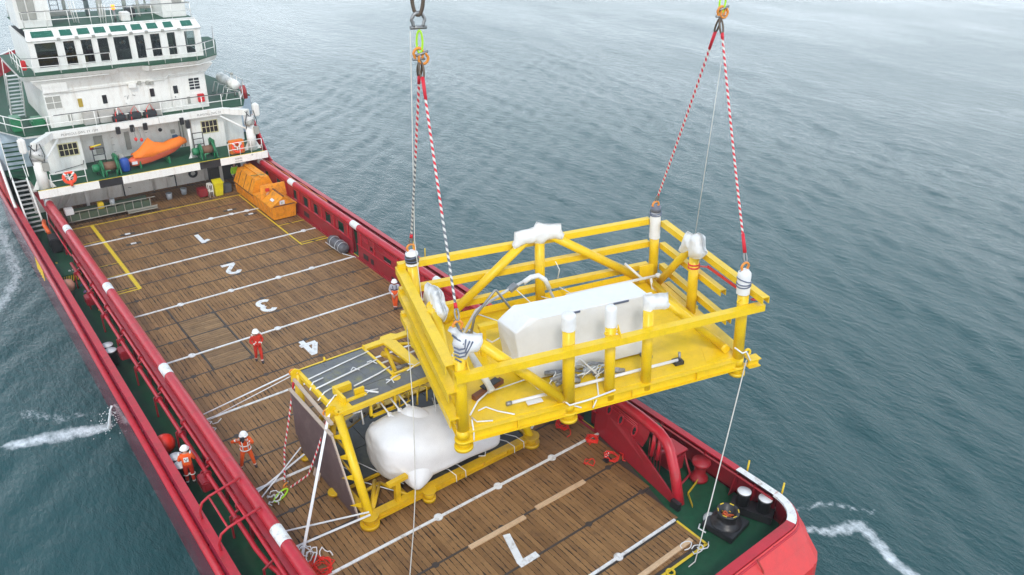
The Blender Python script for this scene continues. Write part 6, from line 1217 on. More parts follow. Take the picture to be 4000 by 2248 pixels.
# people: skinned body, evaluated, faces coloured by nearest limb
def person(loc, face, joints, cols, lab, extra=None, hel=True, grp=None):
    J = joints; E_ = [('pelvis', 'spine'), ('spine', 'chest'), ('chest', 'neck'), ('neck', 'head'), ('head', 'crown')]
    for s_ in 'LR': E_ += [('chest', 'sh'+s_), ('sh'+s_, 'el'+s_), ('el'+s_, 'wr'+s_), ('wr'+s_, 'ha'+s_), ('pelvis', 'hip'+s_), ('hip'+s_, 'kn'+s_), ('kn'+s_, 'an'+s_), ('an'+s_, 'toe'+s_)]
    rad = dict(pelvis=.165, spine=.155, chest=.175, neck=.065, head=.095, crown=.075, sh=.085, el=.062, wr=.045, ha=.042, hip=.105, kn=.078, an=.06, toe=.05)
    names = list(J); idx = {n_: i for i, n_ in enumerate(names)}
    me = bpy.data.meshes.new('p'); me.from_pydata([J[n_] for n_ in names], [(idx[a], idx[b]) for a, b in E_], [])
    tmp = bpy.data.objects.new('p', me); COL.objects.link(tmp); m1 = tmp.modifiers.new('k', 'SKIN'); m1.use_smooth_shade = True; m2 = tmp.modifiers.new('s', 'SUBSURF'); m2.levels = m2.render_levels = 2
    for n_ in names:
        sv = me.skin_vertices[0].data[idx[n_]]; r = rad.get(n_, rad.get(n_[:-1], .07)); sv.radius = (r*(1.15 if n_ in ('chest', 'pelvis', 'spine') else 1), r*(.8 if n_ in ('chest', 'pelvis', 'spine') else 1)); sv.use_root = n_ == 'pelvis'
    ev = bpy.data.meshes.new_from_object(tmp.evaluated_get(bpy.context.evaluated_depsgraph_get())); bpy.data.objects.remove(tmp)
    mats_ = [cols['top'], cols['legs'], skin, boot, cols.get('glove', skin), refl]
    ev.materials.clear(); [ev.materials.append(m) for m in mats_]
    V = {n_: Vector(J[n_]) for n_ in names}
    segm = []
    for a, b in E_:
        key = 0
        if 'head' in (a, b): key = 2 if a != 'neck' or True else 2
        if b.startswith('ha'): key = 4
        if b.startswith('toe'): key = 3
        if a.startswith('hip') or b.startswith('hip') or a.startswith('kn'): key = 1
        segm.append((V[a], V[b], key, a))
    for p in ev.polygons:
        c = p.center; best = (9, 0)
        for a, b, key, an in segm:
            ab = b-a; t = max(0, min(1, (c-a).dot(ab)/ab.length_squared)); d = (c-(a+ab*t)).length-.0
            if d < best[0]:
                kk = key
                if an.startswith('kn') and t > .72 and t < .86: kk = 5
                if an.startswith('el') and t > .66 and t < .84: kk = 5
                if an.startswith('kn') and t > .9: kk = 3
                if key == 0 and a is V['pelvis'] and t < .25: kk = 1
                best = (d, kk)
        p.material_index = best[1]; p.use_smooth = True
    root = thing('person', loc, lab, 'person', grp); root.rotation_euler = (0, 0, face)
    o = bpy.data.objects.new('body', ev); COL.objects.link(o); o.parent = root
    ORI[root.name] = Vector((0, 0, 0)); H = V['head']
    fw = Vector((0, 1, 0))
    if hel:
        h = MB().lathe(H+Vector((0, .01, .045)), [(.145, 0), (.148, .03), (.135, .08), (.10, .125), (.05, .15), (.0, .155)], 18); h.lathe(H+Vector((0, .03, .04)), [(.12, 0), (.175, -.005), (.17, .015), (.12, .02)], 18); h.build('helmet', helmet, root)
    fc = MB(); fc.add([H+Vector((-.012, .085, -.0)), H+Vector((.012, .085, 0)), H+Vector((.022, .09, -.045)), H+Vector((-.022, .09, -.045)), H+Vector((0, .125, -.04))], [(0, 1, 4), (1, 2, 4), (2, 3, 4), (3, 0, 4)]); fc.build('nose', skin, root)
    MB().box(H.x-.03, H.x+.03, H.y+.082, H.y+.098, H.z-.075, H.z-.066).build('mouth', mat('lips', (.3, .08, .07)), root)
    for sx in (-.036, .036): MB().lathe(H+Vector((sx, .088, .008)), [(0, -.012), (.012, 0), (0, .012)], 8).build('eye', mat('eye_dark', (.03, .03, .03)), root)
    for s_ in 'LR':   # hands: palm block with five fingers
        w0, h0 = V['wr'+s_], V['ha'+s_]; d = (h0-w0).normalized(); sd_ = d.cross(Vector((0, 0, 1))); sd_ = sd_.normalized() if sd_.length > .1 else Vector((1, 0, 0)); hm = MB()
        for i in range(4): p = h0+sd_*(.03*(i-1.5)); q = p+d*(.05+.01*(1.5-abs(i-1.5))); hm.tube([p-d*.02, q, q+d*.025-Vector((0, 0, .02))], [.013, .011, .009], 6)
        hm.tube([w0+d*.02+sd_*.03, w0+d*.06+sd_*.065, w0+d*.1+sd_*.06], [.015, .012, .01], 6); hm.build('fingers', cols.get('glove', skin), root)
        MB().tube([V['sh'+s_]+Vector((-.03, -.07, .10 if 1 else 0)), V['sh'+s_]+Vector((-.02, .05, .105))], .035, 6).build('shoulder_patch', refl, root) if cols.get('patch', True) else None
    if extra: extra(root, V)
    return root
def J0(**k):
    d = dict(pelvis=(0, 0, .98), spine=(0, 0, 1.15), chest=(0, 0, 1.38), neck=(0, 0, 1.52), head=(0, .03, 1.66), crown=(0, .02, 1.76),
             shL=(-.2, 0, 1.45), elL=(-.27, -.02, 1.16), wrL=(-.24, .12, .95), haL=(-.22, .16, .88), shR=(.2, 0, 1.45), elR=(.27, -.02, 1.16), wrR=(.24, .12, .95), haR=(.22, .16, .88),
             hipL=(-.1, 0, .92), knL=(-.11, .03, .50), anL=(-.12, -.01, .10), toeL=(-.13, .13, .04), hipR=(.1, 0, .92), knR=(.11, .03, .50), anR=(.12, -.01, .10), toeR=(.13, .13, .04))
    d.update(k); return d
def facing(x, y): v = Vector((CAM.x-x, CAM.y-y)); return math.atan2(-v.x, v.y)
# folded-arms walker in red coverall
p0 = (-2.57, -23.95, 0)
person(p0, facing(*p0[:2])+.25, J0(elL=(-.30, .0, 1.18), wrL=(-.10, .20, 1.08), haL=(-.02, .22, 1.07), elR=(.31, .02, 1.2), wrR=(.12, .21, 1.12), haR=(.04, .24, 1.14), knL=(-.10, .16, .52), anL=(-.09, .20, .10), toeL=(-.09, .34, .04), knR=(.1, -.02, .5), anR=(.1, -.16, .12), toeR=(.11, -.03, .04)), dict(top=redcov, legs=redcov, glove=redcov), 'worker in red coverall and white helmet walking with hands together beside the number four')
p1 = (5.42, -23.3, 0)
def harness(root, V):
    MB().torus((0, 0, 1.27), .185, .022, (0, 0, 1), 18, 6).tube([(-.10, .13, 1.5), (-.08, .17, 1.3)], .02, 6).tube([(.10, .13, 1.5), (.08, .17, 1.3)], .02, 6).tube([(-.1, .12, 1.5), (-.1, -.15, 1.4), (0, -.17, 1.27)], .02, 6).build('harness', navy, root)
    MB().tube([(0, .0, .92), (0, .0, 1.2)], [.19, .175], 16).build('trouser_bib', orangehi, root)
person(p1, facing(*p1[:2]), J0(wrL=(-.16, .17, 1.0), haL=(.0, .22, .93), wrR=(.10, .18, .98), haR=(.06, .24, .90), knL=(-.07, .05, .5), anL=(-.05, 0, .1), toeL=(-.06, .14, .04), knR=(.07, .03, .5), anR=(.04, 0, .1), toeR=(.05, .14, .04)), dict(top=greycl, legs=orangehi, patch=False), 'worker in pale grey top and orange trousers standing by the starboard rail', harness)
p2 = (-5.92, -30.98, 0)
def vest(root, V):
    mb = MB(); mb.torus((0, .0, 1.02), .20, .024, (0, 0, 1), 20, 6); mb.torus((0, .0, 1.24), .195, .022, (0, 0, 1), 20, 6)
    for s_ in (-1, 1): mb.tube([(s_*.10, .17, 1.02), (s_*.10, .175, 1.3), (s_*.12, .09, 1.52)], .022, 6)
    mb.build('reflective_bands', refl, root); MB().bevbox(-.02, .16, .20, .33, 1.60, 1.74, .02).build('camera_in_hands', black, root); MB().tube([(.06, .3, 1.66), (.06, .42, 1.65)], .045, 12).build('camera_lens', black, root)
person(p2, facing(*p2[:2])+.0, J0(elL=(-.30, .16, 1.30), wrL=(-.10, .25, 1.55), haL=(-.03, .26, 1.62), elR=(.48, .10, 1.52), wrR=(.26, .22, 1.66), haR=(.17, .25, 1.68), hipL=(-.12, 0, .92), knL=(-.2, .03, .50), anL=(-.26, 0, .1), toeL=(-.3, .13, .04), hipR=(.12, 0, .92), knR=(.2, .03, .5), anR=(.27, 0, .1), toeR=(.36, .11, .04)), dict(top=orangehi, legs=orangehi, patch=False), 'worker in orange hi-vis suit photographing with a camera beside the port rail', vest)
p3 = (-8.02, -30.55, 0)
def logo(root, V):
    MB().box(-.085, .085, -.185, -.165, 1.24, 1.44).build('back_patch', refl, root); MB().tube([(-.05, -.19, 1.40), (0.0, -.192, 1.28), (.05, -.19, 1.40)], .014, 5).build('back_letter', navy, root)
    for s_ in 'LR': MB().torus(V['kn'+s_], .095, .02, (0, 0, 1), 14, 6).build('knee_band', refl, root)
person(p3, facing(*p3[:2])+math.pi-.1, J0(elL=(-.28, .05, 1.18), wrL=(-.22, .22, 1.1), haL=(-.16, .3, 1.1), elR=(.28, .05, 1.18), wrR=(.22, .22, 1.1), haR=(.16, .3, 1.1)), dict(top=orangehi, legs=redcov), 'worker seen from behind with a white back patch in the port passage', logo)
for i, (x, lab) in enumerate(((-3.05, 'dark clothed person standing behind the second wheelhouse window'), (-1.95, 'person in dark clothes behind the third wheelhouse window'), (1.35, 'person in black with folded arms behind the sixth wheelhouse window'), (2.4, 'person in a dark shirt behind the seventh wheelhouse window'), (.3, 'person leaning over the console behind the wide middle window'))):
    person((x, YW+.55 if i < 4 else YW+1.1, zC+.06), math.pi+(.3 if i % 2 else -.1), J0(elL=(-.28, .05, 1.18), wrL=(-.1, .2, 1.15), haL=(0, .2, 1.18), elR=(.28, .05, 1.18), wrR=(.1, .2, 1.12), haR=(.02, .22, 1.12)), dict(top=mat('dark_shirt', (.05, .06, .07), .8), legs=navy, patch=False), lab, None, False)
p4 = (5.45, -.35, 0)
person(p4, math.pi, J0(), dict(top=hiviz, legs=mat('camouflage_brown', (.2, .14, .10), .8)), 'person in a lime jacket in the shade behind the far skip', None, False)
# winches
def winch(x, y, lab):
    r = thing('winch', (x, y, zA), lab, 'winch', None); z = zA
    MB().lathe((x-.38, y, z+.5), [(0, 0), (.30, 0), (.30, .76), (0, .76)], 20, 'x').build('rope_drum', mat('brown_wire_coil', (.20, .10, .06), .7, scale=30, stretch=(20, 1, 1)), r)
    for xx in (x-.47, x+.40): MB().lathe((xx, y, z+.5), [(.0, 0), (.5, 0), (.5, .06), (0, .06)], 22, 'x').build('flange', greenm, r)
    for xx in (x-.56, x+.52): MB().prism([(xx, y-.55, z), (xx, y+.55, z), (xx, y+.2, z+.8), (xx, y-.2, z+.8)], (.06, 0, 0)).build('side_frame', greenm, r)
    MB().lathe((x-1.0, y, z+.5), [(0, 0), (.22, 0), (.26, .1), (.26, .4), (0, .4)], 18, 'x').build('motor', greenm, r); MB().bevbox(x+.4, x+.65, y, y+.75, z, z+1.15, .08).build('gearbox', greenm, r)
    MB().tube([(x-.35, y-.62, z), (x-.35, y-.66, z+.42), (x+.3, y-.66, z+.42), (x+.3, y-.62, z)], .07, 10).build('front_guard', greenm, r)
    mb = MB()
    for xx in (x-.75, x-.05): mb.tube([(xx, y+.25, z), (xx, y+.25, z+1.75)], .035, 6)
    for zz in (.9, 1.3, 1.72): mb.tube([(x-.75, y+.25, z+zz), (x-.05, y+.25, z+zz)], .03, 6)
    mb.build('guard_rail', black, r); return r
winch(-2.95, -.9, 'green winch with brown wire drum on the left of the orange boat'); winch(3.5, -.95, 'green winch with pale brown drum right of the white boom post')
yb_ = mat('hazard_yellow', (.75, .55, .02), .5)
tag(MB().tube([(-3.75, -.6, zA+1.85), (-3.1, -.65, zA+1.95)], .05, 8).build('hazard_bar', yb_), 'yellow and black bar on top of the left winch guard', 'bar')
# rescue boat under orange canvas
bt = thing('rescue_boat', (.2, -.3, zA), 'rescue boat under a peaked orange canvas cover on the winch deck', 'boat')
hull_mesh([(-1.85, -1.15, zA+.30), (-1.85, -.1, zA+.45), (-1.6, -1.0, zA+.05), (-1.6, -.2, zA+.12), (1.2, -.3, zA+.2), (1.2, .45, zA+.2), (2.25, .3, zA+.62), (2.25, .45, zA+.62), (-1.85, -1.0, zA+.75), (-1.85, -.1, zA+.75), (1.6, -.25, zA+.85), (1.6, .7, zA+.85), (2.4, .35, zA+.95)], 'hull', bt, coral, None, 1)
cv = MB(); rows = [(-1.35, .78, .95, -1.08, .0), (-.8, .82, 1.2, -1.04, .15), (-.1, .80, 1.82, -.95, .4), (.25, .84, 1.45, -.88, .5), (.9, .88, 1.22, -.75, .65), (1.5, .92, 1.38, -.5, .75), (2.1, 1.0, 1.42, -.2, .75), (2.55, 1.05, 1.15, .1, .5)]
vs = []
for x, ze, zc, y0, y1 in rows:
    for j in range(9): t = j/8; vs.append((x, y0+(y1-y0)*t, zA+ze-.05+.07*math.sin(x*17+j)*(j in (0, 8))+(zc-ze+.05)*math.sin(math.pi*min(1, t*1.15+.0) if t < .8 else math.pi*min(1, .92+(t-.8)*.4))**.8+.04*math.sin(x*7+j*2)))
cv.add(vs, [(i*9+j, (i+1)*9+j, (i+1)*9+j+1, i*9+j+1) for i in range(7) for j in range(8)], True); o = cv.build('canvas_cover', canvas, bt); md = o.modifiers.new('t', 'SOLIDIFY'); md.thickness = .03
MB().bevbox(-2.2, -1.85, -.75, -.3, zA+.5, zA+1.05, .06).build('outboard_motor', louvre, bt); MB().box(-1.55, -1.2, -1.04, -1.0, zA+.35, zA+.55).build('white_marking', wrap, bt)
for x in (-1.0, .9): MB().beam((x, -.95, zA+.1), (x, .5, zA+.1), .1, .3).beam((x, -.9, zA), (x, -.9, zA+.45), .08, .08, (0, 1, 0)).build('cradle', greenm, bt)
for i, x in enumerate((-.75, -.4)): 
    tag(MB().tube([(x, .2, zB-.3), (x-.02, .1, zA+1.5)], .015, 6).build('lifting_fall', steel), 'thin wire fall above the orange boat, %s one' % ('left', 'right')[i], 'wire'); tag(MB().lathe((x, .15, zB-1.1-.1*i), [(0, -.15), (.10, -.08), (.10, .05), (0, .16)], 12).build('red_ball_float', mat('bright_red_ball', (.75, .03, .02), .4)), 'red ball on the %s wire fall above the boat' % ('left', 'right')[i], 'float')
# barrel, lifebuoys, cranes
tag(MB().lathe((-2.0, -1.0, zA), [(0, 0), (.25, .02), (.28, .12), (.29, .45), (.28, .8), (.22, .88), (0, .9)], 22).build('plastic_barrel', blue), 'blue plastic barrel between the left winch and the orange boat', 'barrel')
def buoy(x, y, z, lab, box=False):
    r = thing('lifebuoy', (x, y, z), lab, 'lifebuoy'); MB().torus((x, y, z), .33, .10, (0, -1, .25), 28, 10).build('ring', mat('lifebuoy_orange', (.85, .07, .02), .5), r)
    for k_ in range(4): a = math.pi/4+k_*math.pi/2; c = Vector((x+.33*math.cos(a), y, z+.33*math.sin(a))); MB().tube([c-Vector((.05*math.sin(a), 0, -.05*math.cos(a))), c+Vector((.05*math.sin(a), 0, -.05*math.cos(a)))], .112, 10).build('white_band', refl, r)
    mb = MB()
    for a in (.6, 2.7, 4.6): mb.tube([(x, y-.02, z), (x+.33*math.cos(a), y-.02, z+.33*math.sin(a))], .04, 6)
    mb.build('holder_spokes', white, r); return r
buoy(-5.55, -1.95, zA+.55, 'red and white lifebuoy on the rail by the left crane column'); b = buoy(5.42, -1.75, zA+.55, 'orange lifebuoy in front of an orange locker by the right crane column')
tag(MB().bevbox(4.95, 6.0, -1.6, -1.2, zA+.02, zA+1.0, .05).build('orange_locker', mat('locker_orange', (.75, .20, .015), .5)), 'orange locker behind the right lifebuoy', 'locker'); tag(MB().lathe((-5.55, -2.1, zA+.22), [(0, -.12), (.2, -.06), (.2, .06), (0, .12)], 16, 'x').build('buoy_light', mat('lifebuoy_orange', (.85, .07, .02))), 'orange float hanging below the left lifebuoy', 'float')
railing([(-6.6, -1.93, zA), (-4.6, -1.93, zA)], .95, ship, white, post=.9, r=.025); railing([(4.7, -1.93, zA), (7.15, -1.93, zA)], .95, ship, white, post=.9, r=.025)
def crane(x, y, s_, lab, txt):
    r = thing('deck_crane', (x, y, zA), lab, 'crane', None); z = zA
    MB().tube([(x, y, z), (x, y, z+1.9)], [.34, .31], 18).build('column', white, r); MB().prism([(x-.65, y-.03, z), (x+.65, y-.03, z), (x+.35, y-.03, z+.55), (x-.35, y-.03, z+.55)], (0, .06, 0)).build('base_gusset', white, r)
    MB().tube([(x, y, z+1.9), (x, y, z+2.5)], [.38, .36], 18).build('slewing_head', mat('white_grey_machinery', (.62, .60, .57), .5, dirt=RUST, dirtamt=.3, dscale=4), r)
    MB().tube([(x-.3*s_, y-.1, z+2.3), (x+.3*s_, y-.45, z+1.95)], .16, 12).build('slewing_motor', louvre, r)
    for kk in range(4): MB().tube([(x+.3*math.cos(kk*1.6), y-.3+.1*kk, z+1.6), (x+.42*math.cos(kk*1.7), y-.35, z+2.2), (x+.3*math.cos(kk), y-.2, z+2.9)], .03, 6).build('hydraulic_hose', darkin, r)
    MB().bevbox(x+.12, x+.5, y-.5, y-.2, z+1.2, z+1.75, .04).build('control_box', louvre, r)
    zb_ = zB-.14; bx = x+s_*.3
    ex = 1.0 if s_ > 0 else 1.02
    MB().beam((x, y, z+2.75), (x+s_*1.3, .5, zb_+.03), .36, .40).build('knuckle_arm', white, r)
    MB().beam((x+s_*1.1, .55, zb_), (ex, .55, zb_), .34, .42).build('boom', white, r); MB().tube([(x+s_*.15, y-.15, z+1.5), (x+s_*1.6, .2, zb_-.25)], .07, 10).build('hydraulic_ram', white, r)
    MB().bevbox(x-s_*.6-.2, x-s_*.6+.2, y-.2, y+.3, z+2.4, z+3.3, .08).build('crane_head', white, r)
    tx = (x+1.9) if s_ > 0 else 3.6; text(txt, .22, (tx, .375, zb_-.1), (1, 0, 0), (0, 0, 1), mat('faded_grey_letters', (.25, .24, .22)), r, 'boom_lettering', .002); return r
crane(-7.0, -1.6, 1, 'white deck crane with boom folded inboard, on the left of the winch deck', 'PLIMSOLL SWL 3T 15M'); crane(6.75, -1.1, -1, 'white deck crane with boom folded inboard, on the right of the winch deck', 'PLIMSOLL SWL 3T 15-7M')
for i, x in enumerate((-1.7, -.8, .05, 2.5)): tag(MB().bevbox(x-.14, x+.14, .30, .46, zB-.65, zB-.15, .03).build('black_hook_block', black), 'black block hanging on the boat deck boom, %s from left' % ('first', 'second', 'third', 'fourth')[i], 'block')
# tyre fenders on the boat deck
for i, x in enumerate((-1.35, -.35, .65)):
    r = thing('tyre_fender', (x, .95, zB), 'black cylindrical fender with red ropes on the boat deck, %s of three' % ('leftmost', 'middle', 'rightmost')[i], 'fender')
    MB().lathe((x-.42, .95, zB+.28), [(.1, 0), (.24, .02), (.28, .1), (.28, .74), (.24, .82), (.1, .84)], 20, 'x').build('body', rubber, r)
    MB().tube([(x-.3, .6, zB+.1), (x-.2, .85, zB+.65), (x+.1, 1.0, zB+.95), (x+.35, .7, zB+.2)], .025, 6).build('red_lashing', redrope, r)
# rafts on starboard side
for i, (y, lab) in enumerate(((3.4, 'white life raft canister on the starboard rack, nearer one'), (5.4, 'white life raft canister on the starboard rack, farther one'))):
    r = thing('life_raft', (7.5, y, zB), lab, 'life raft'); MB().lathe((7.5, y-.65, zB+1.0), [(0, 0), (.3, .03), (.36, .12), (.36, .64), (.37, .66), (.36, .68), (.36, 1.2), (.3, 1.28), (0, 1.3)], 20, 'y').build('canister', white, r)
    for yy in (y-.4, y+.4): MB().tube([(6.7, yy, zB), (6.95, yy, zB+.75), (7.7, yy, zB+.5), (7.75, yy, zB)], .04, 6).build('cradle', white, r)
tag(MB().lathe((8.0, 2.6, zB), [(0, 0), (.22, 0), (.2, .6), (.12, .95), (0, 1.0)], 14).build('covered_light', mat('dark_red_cover', (.35, .03, .03))), 'dark red covered device at the starboard corner of the boat deck', 'cover')
tag(MB().tube([(7.6, 3.6, zB), (7.6, 3.6, zB+1.6)], .03, 6).lathe((7.6, 3.6, zB+1.6), [(0, 0), (.12, .05), (.12, .15), (0, .2)], 12).build('floodlight_post', louvre), 'small lamp post beside the life raft canisters', 'lamp')
# bollards and stern gear
def bollard(x, y, d, lab, grp=None, h=.9, base=True):
    r = thing('bollard', (x, y, 0), lab, 'bollard', grp); dx_, dy_ = d
    if base:
        mb = MB().beam((x-dx_*1.7, y-dy_*1.7, .16), (x+dx_*1.7, y+dy_*1.7, .16), .62, .32); mb.build('base', black, r)
    for s_ in (-1, 1):
        c = (x+s_*dx_*.85, y+s_*dy_*.85, .1); o = MB().lathe(c, [(.0, 0), (.24, 0), (.24, h-.12), (.27, h-.1), (.27, h-.03), (.24, h), (0, h+.001)], 24).build('post', black, r); MB().lathe((c[0], c[1], h+.1), [(.255, 0), (.255, .02), (.0, .022)], 24).build('white_top', wrap, r)
    return r
b = bollard(8.22, -44.62, (.19, -.42), 'black twin bollard with white tops below the white-capped stern bulwark', None, .8); text('SWL 20T', .10, (8.02, -44.85, .17), (.42, -.9, 0), (-.3, 0, .9), wrap, b, 'bollard_marking', .002)
bollard(-8.2, -29.95, (0, .34), 'black twin bollard with white tops in the port passage beside the worker', None, .75, False); bollard(-8.2, -19.95, (0, .34), 'black twin bollard with white tops in the port passage, farther forward one', None, .75, False)
fl = thing('mooring_fairlead', (7.1, -44.95, 0), 'black square pedestal with a chain bowl ringed by yellow lugs on the green stern deck', 'fairlead'); q = Matrix.Rotation(math.radians(8), 3, 'Z')
FX, FY = 6.86, -44.46
mb = MB(); mb.bevbox(-.66, .66, -.62, .62, 0, .24, .02); mb.v = [q @ v + Vector((FX, FY, 0)) for v in mb.v]; mb.build('pedestal', black, fl)
MB().lathe((FX, FY, .22), [(.58, 0), (.54, .10), (.40, .14), (.34, .26), (.40, .42), (.42, .56), (.34, .56), (.27, .28), (.0, .18)], 32).build('bowl', black, fl)
for k_ in range(6): a = k_*math.pi/3+.3; c = Vector((FX+.36*math.cos(a), FY+.36*math.sin(a), .80)); t = Vector((-math.sin(a), math.cos(a), 0)); n_ = Vector((math.cos(a), math.sin(a), 0)); MB().prism([c-t*.08, c+t*.08, c+t*.04-n_*.1+Vector((0, 0, -.32)), c-t*.04-n_*.1+Vector((0, 0, -.32))], n_*.03).build('yellow_lug', yline, fl)
mb = MB(); r_ = random.Random(2)
for k_ in range(10): a = r_.uniform(0, 6.28); mb.torus((FX+r_.uniform(0, .16)*math.cos(a), FY+r_.uniform(0, .16)*math.sin(a), .52+r_.uniform(-.05, .05)), .10, .03, (r_.uniform(-1, 1), r_.uniform(-1, 1), 1), 12, 6)
mb.build('rusty_chain', mat('rusty_orange_chain', (.55, .10, .025), .6, var=.4, scale=6), fl, stuff=True)
cp = thing('capstan', (7.75, -41.0, 0), 'red square-topped mooring winch casing by the starboard quarter', 'winch'); MB().bevbox(7.35, 8.1, -41.45, -40.6, 0, .95, .14).build('casing', redin, cp); MB().bevbox(7.3, 8.15, -41.5, -40.55, .95, 1.05, .05).build('lid', mat('red_lid', (.42, .02, .03), .4, dirt=RUST), cp); MB().tube([(7.4, -41.0, .95), (6.95, -40.8, 1.0)], .08, 10).build('arm', redin, cp)
tag(MB().lathe((8.15, -42.15, 0), [(0, 0), (.38, 0), (.36, .1), (.24, .2), (.22, .62), (.34, .72), (.38, .80), (.36, .9), (0, .91)], 26).build('warping_drum', mat('matt_red_drum', (.33, .015, .022), .4)), 'round red warping drum next to the square red casing', 'capstan')
tag(MB().lathe((8.2, -39.7, .0), [(0, 0), (.08, 0), (.08, .85), (.22, .88), (.24, 1.0), (.15, 1.12), (0, 1.16)], 18).build('vent_mushroom', mat('dark_green_vent', (.012, .10, .05), .3)), 'dark green mushroom vent beside the starboard bulwark', 'vent')
tag(hull_mesh([(6.5, -44.0, .02), (7.0, -43.75, .05), (6.3, -43.75, .03), (6.75, -43.5, .35), (7.1, -44.2, .1), (6.9, -44.3, .3), (6.2, -43.9, .1)], 'plastic_sheet', None, clearpl, None), 'crumpled clear plastic sheet beside the black pedestal', 'plastic sheet'); wl([(6.15, -43.85, .05), (5.95, -43.95, .03), (6.0, -44.25, .03)], .03, 'white rope end beside the plastic sheet')
tag(MB().torus((5.6, -46.3, .25), .16, .05, (1, .3, 0), 14, 6).torus((5.75, -46.35, .45), .12, .04, (0, 1, .3), 14, 6).build('rusty_ring', rustm), 'rusty rings against the inside of the stern bulwark', 'ring')
tag(MB().tube([(5.35, -46.72, 1.22), (5.4, -46.98, .9), (5.45, -47.12, .4), (5.45, -47.2, -.1)], .03, 6).torus((5.45, -47.3, -.35), .22, .06, (0, 1, .2), 16, 6).build('rope_fender', mat('dark_red_rope', (.35, .03, .02), .7)), 'dark red rope and ring hanging over the stern plate', 'rope')
# wrapped bundle by the starboard rail
bd = thing('wrapped_bundle', (6.4, -14.6, 0), 'grey black plastic wrapped bundle against the starboard rail', 'bundle')
mb = MB(); vs = []; n = 14
for i in range(9):
    y = -13.7-i*.24; 
    for k_ in range(n): a = 2*math.pi*k_/n; R = .34*(1+.12*noise.noise(Vector((y*2, a*2, 0))))*(.75 if i in (0, 8) else 1); vs.append((6.45+R*math.cos(a)*1.05, y, .36+R*math.sin(a)))
mb.add(vs, [(i*n+k_, i*n+(k_+1) % n, (i+1)*n+(k_+1) % n, (i+1)*n+k_) for i in range(8) for k_ in range(n)]+[tuple(range(n)), tuple(8*n+k_ for k_ in range(n))], True); mb.build('sheeting', bundlem, bd)
for y in (-14.2, -14.9, -15.3): MB().torus((6.45, y, .36), .37, .012, (0, 1, 0), 20, 5).build('tie', strapm, bd)
wl([(6.1, -13.6, .2), (6.05, -14.6, .25), (6.3, -15.6, .1), (6.75, -16.4, .05)], .02, 'white line lying along the wrapped bundle to the doorway')
# port passage gear
tag(MB().lathe((-8.22, -28.2, .5), [(0, -.42), (.24, -.34), (.38, -.12), (.40, .08), (.33, .28), (.16, .40), (0, .43)], 26).build('round_buoy', mat('bright_red_buoy', (.85, .035, .015), .35)), 'big round red buoy in the port passage behind the bulwark', 'buoy'); tag(MB().lathe((-8.25, -11.4, .5), [(0, -.4), (.3, -.25), (.36, .05), (.25, .3), (0, .36)], 22).build('round_buoy', mat('faded_pink_buoy', (.62, .30, .20), .5)), 'faded pink round buoy in the port passage near the striped hatch', 'buoy')
hull_r = thing('rag_heap', (-7.5, -11.5, 0), 'heap of blue and purple gear in the port passage below the pipes', 'gear heap'); hull_mesh([(-7.8, -10.9, 0), (-7.4, -10.7, .3), (-7.3, -11.4, .4), (-7.8, -11.6, .2)], 'blue_cloth', hull_r, mat('blue_rag', (.03, .07, .2), .8), None); hull_mesh([(-7.8, -11.7, 0), (-7.4, -11.6, .35), (-7.3, -12.2, .25), (-7.8, -12.3, .1)], 'purple_cloth', hull_r, mat('purple_rag', (.2, .12, .3), .8), None); hull_mesh([(-7.8, -12.7, 0), (-7.4, -12.6, .35), (-7.3, -13.2, .25), (-7.75, -13.4, .1)], 'grey_gear', hull_r, debris, None)
tag(hull_mesh([(-7.7, -14.9, .4), (-7.4, -14.7, .75), (-7.35, -15.4, .7), (-7.7, -15.6, .3)], 'yellow_cover', None, yline, None), 'yellow cover on a valve beside the port pipes', 'cover'); tag(hull_mesh([(-8.4, -32.4, .35), (-8.25, -32.1, .7), (-8.1, -32.6, .6), (-8.45, -32.9, .3)], 'yellow_hose_cover', None, yline, None), 'yellow bag hanging inside the port bulwark near the red hoops', 'bag')
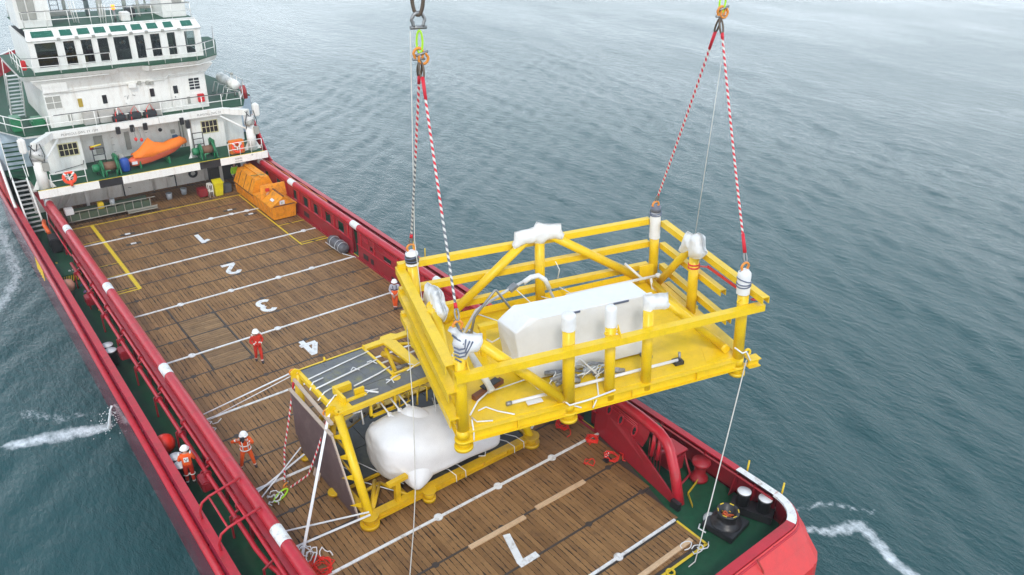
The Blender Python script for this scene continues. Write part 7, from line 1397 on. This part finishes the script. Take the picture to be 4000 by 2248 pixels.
tag(MB().bevbox(-7.9, -7.35, -5.4, -4.3, 0, .9, .05).build('dark_box', black), 'black box beneath the port pipes near the winch deck', 'box'); tag(MB().tube([(-7.6, -2.2, 1.0), (-7.75, -3.2, 1.1), (-7.7, -4.2, .9)], .12, 8).build('orange_hose', mat('orange_red_hose', (.75, .12, .02), .5)), 'orange red hose bundle on the port rail pipes by the winch deck', 'hose')
tag(MB().tube([(7.5, y, 1.9+.06*math.sin(y*2.2)) for y in np.arange(-.5, -11.5, -.4)], .05, 8).build('orange_hose', mat('orange_brown_hose', (.60, .14, .03), .5)), 'orange hose laid along the outside of the starboard rail', 'hose')

# cooling water discharge falling from the port side
jm = mat('white_water', (.80, .84, .86), .35, bump=1.0, bscale=9)
mb = MB(); rj = random.Random(4)
for i in range(6):
    pts = []; o1, o2 = rj.uniform(-.12, .12), rj.uniform(-.12, .12)
    for t in np.linspace(0, 1, 8): pts.append((-8.95-.30*t+o1*t, -22.1+.45*t+o2*t, -.95-1.5*t**1.4+rj.uniform(-.03, .03)))
    mb.tube(pts, [.02+.03*t for t in np.linspace(0, 1, 8)], 6)
for i in range(90):
    t = rj.random()**.7; s_ = .3*t; p = Vector((-8.95-.30*t+rj.gauss(0, s_), -22.1+.45*t+rj.gauss(0, s_*1.6), -.95-1.5*t**1.4+rj.uniform(0, .25)*t)); mb.lathe(p, [(0, -.03), (.03, 0), (0, .03)], 5)
tag(mb.build('water_discharge', jm), 'white jet of water falling from the port hull side into the sea', 'water jet')

# repeats share a group phrase
GR_ = dict(sling='striped sling legs', shackle='orange shackles', lashing_strap='lashing straps holding the deck frame', webbing_strap='loose white webbing straps', strap_tangle='tangles of white strap', red_rope='heaps of red rope', person='crew in view', waste_skip='orange waste skips', bollard='black twin bollards with white tops', winch='green winches', deck_crane='white deck cranes', lifebuoy='lifebuoys on the winch deck rail',
    tyre_fender='black fenders on the boat deck', life_raft='life raft canisters', timber_batten='pale timber battens on deck', tag_line='pale tag lines', bucket='buckets under the winch deck', lifting_fall='wire falls above the boat', hoist_wire='hoist wires at the top edge', master_link='lime green master links', black_hook_block='black blocks on the boom', round_buoy='round buoys in the port passage', orange_hose='orange hoses on the rails')
for o in COL.objects:
    bn = o.name.split('.')[0]
    if o.parent is None and bn in GR_ and 'kind' not in o: o['group'] = GR_[bn]
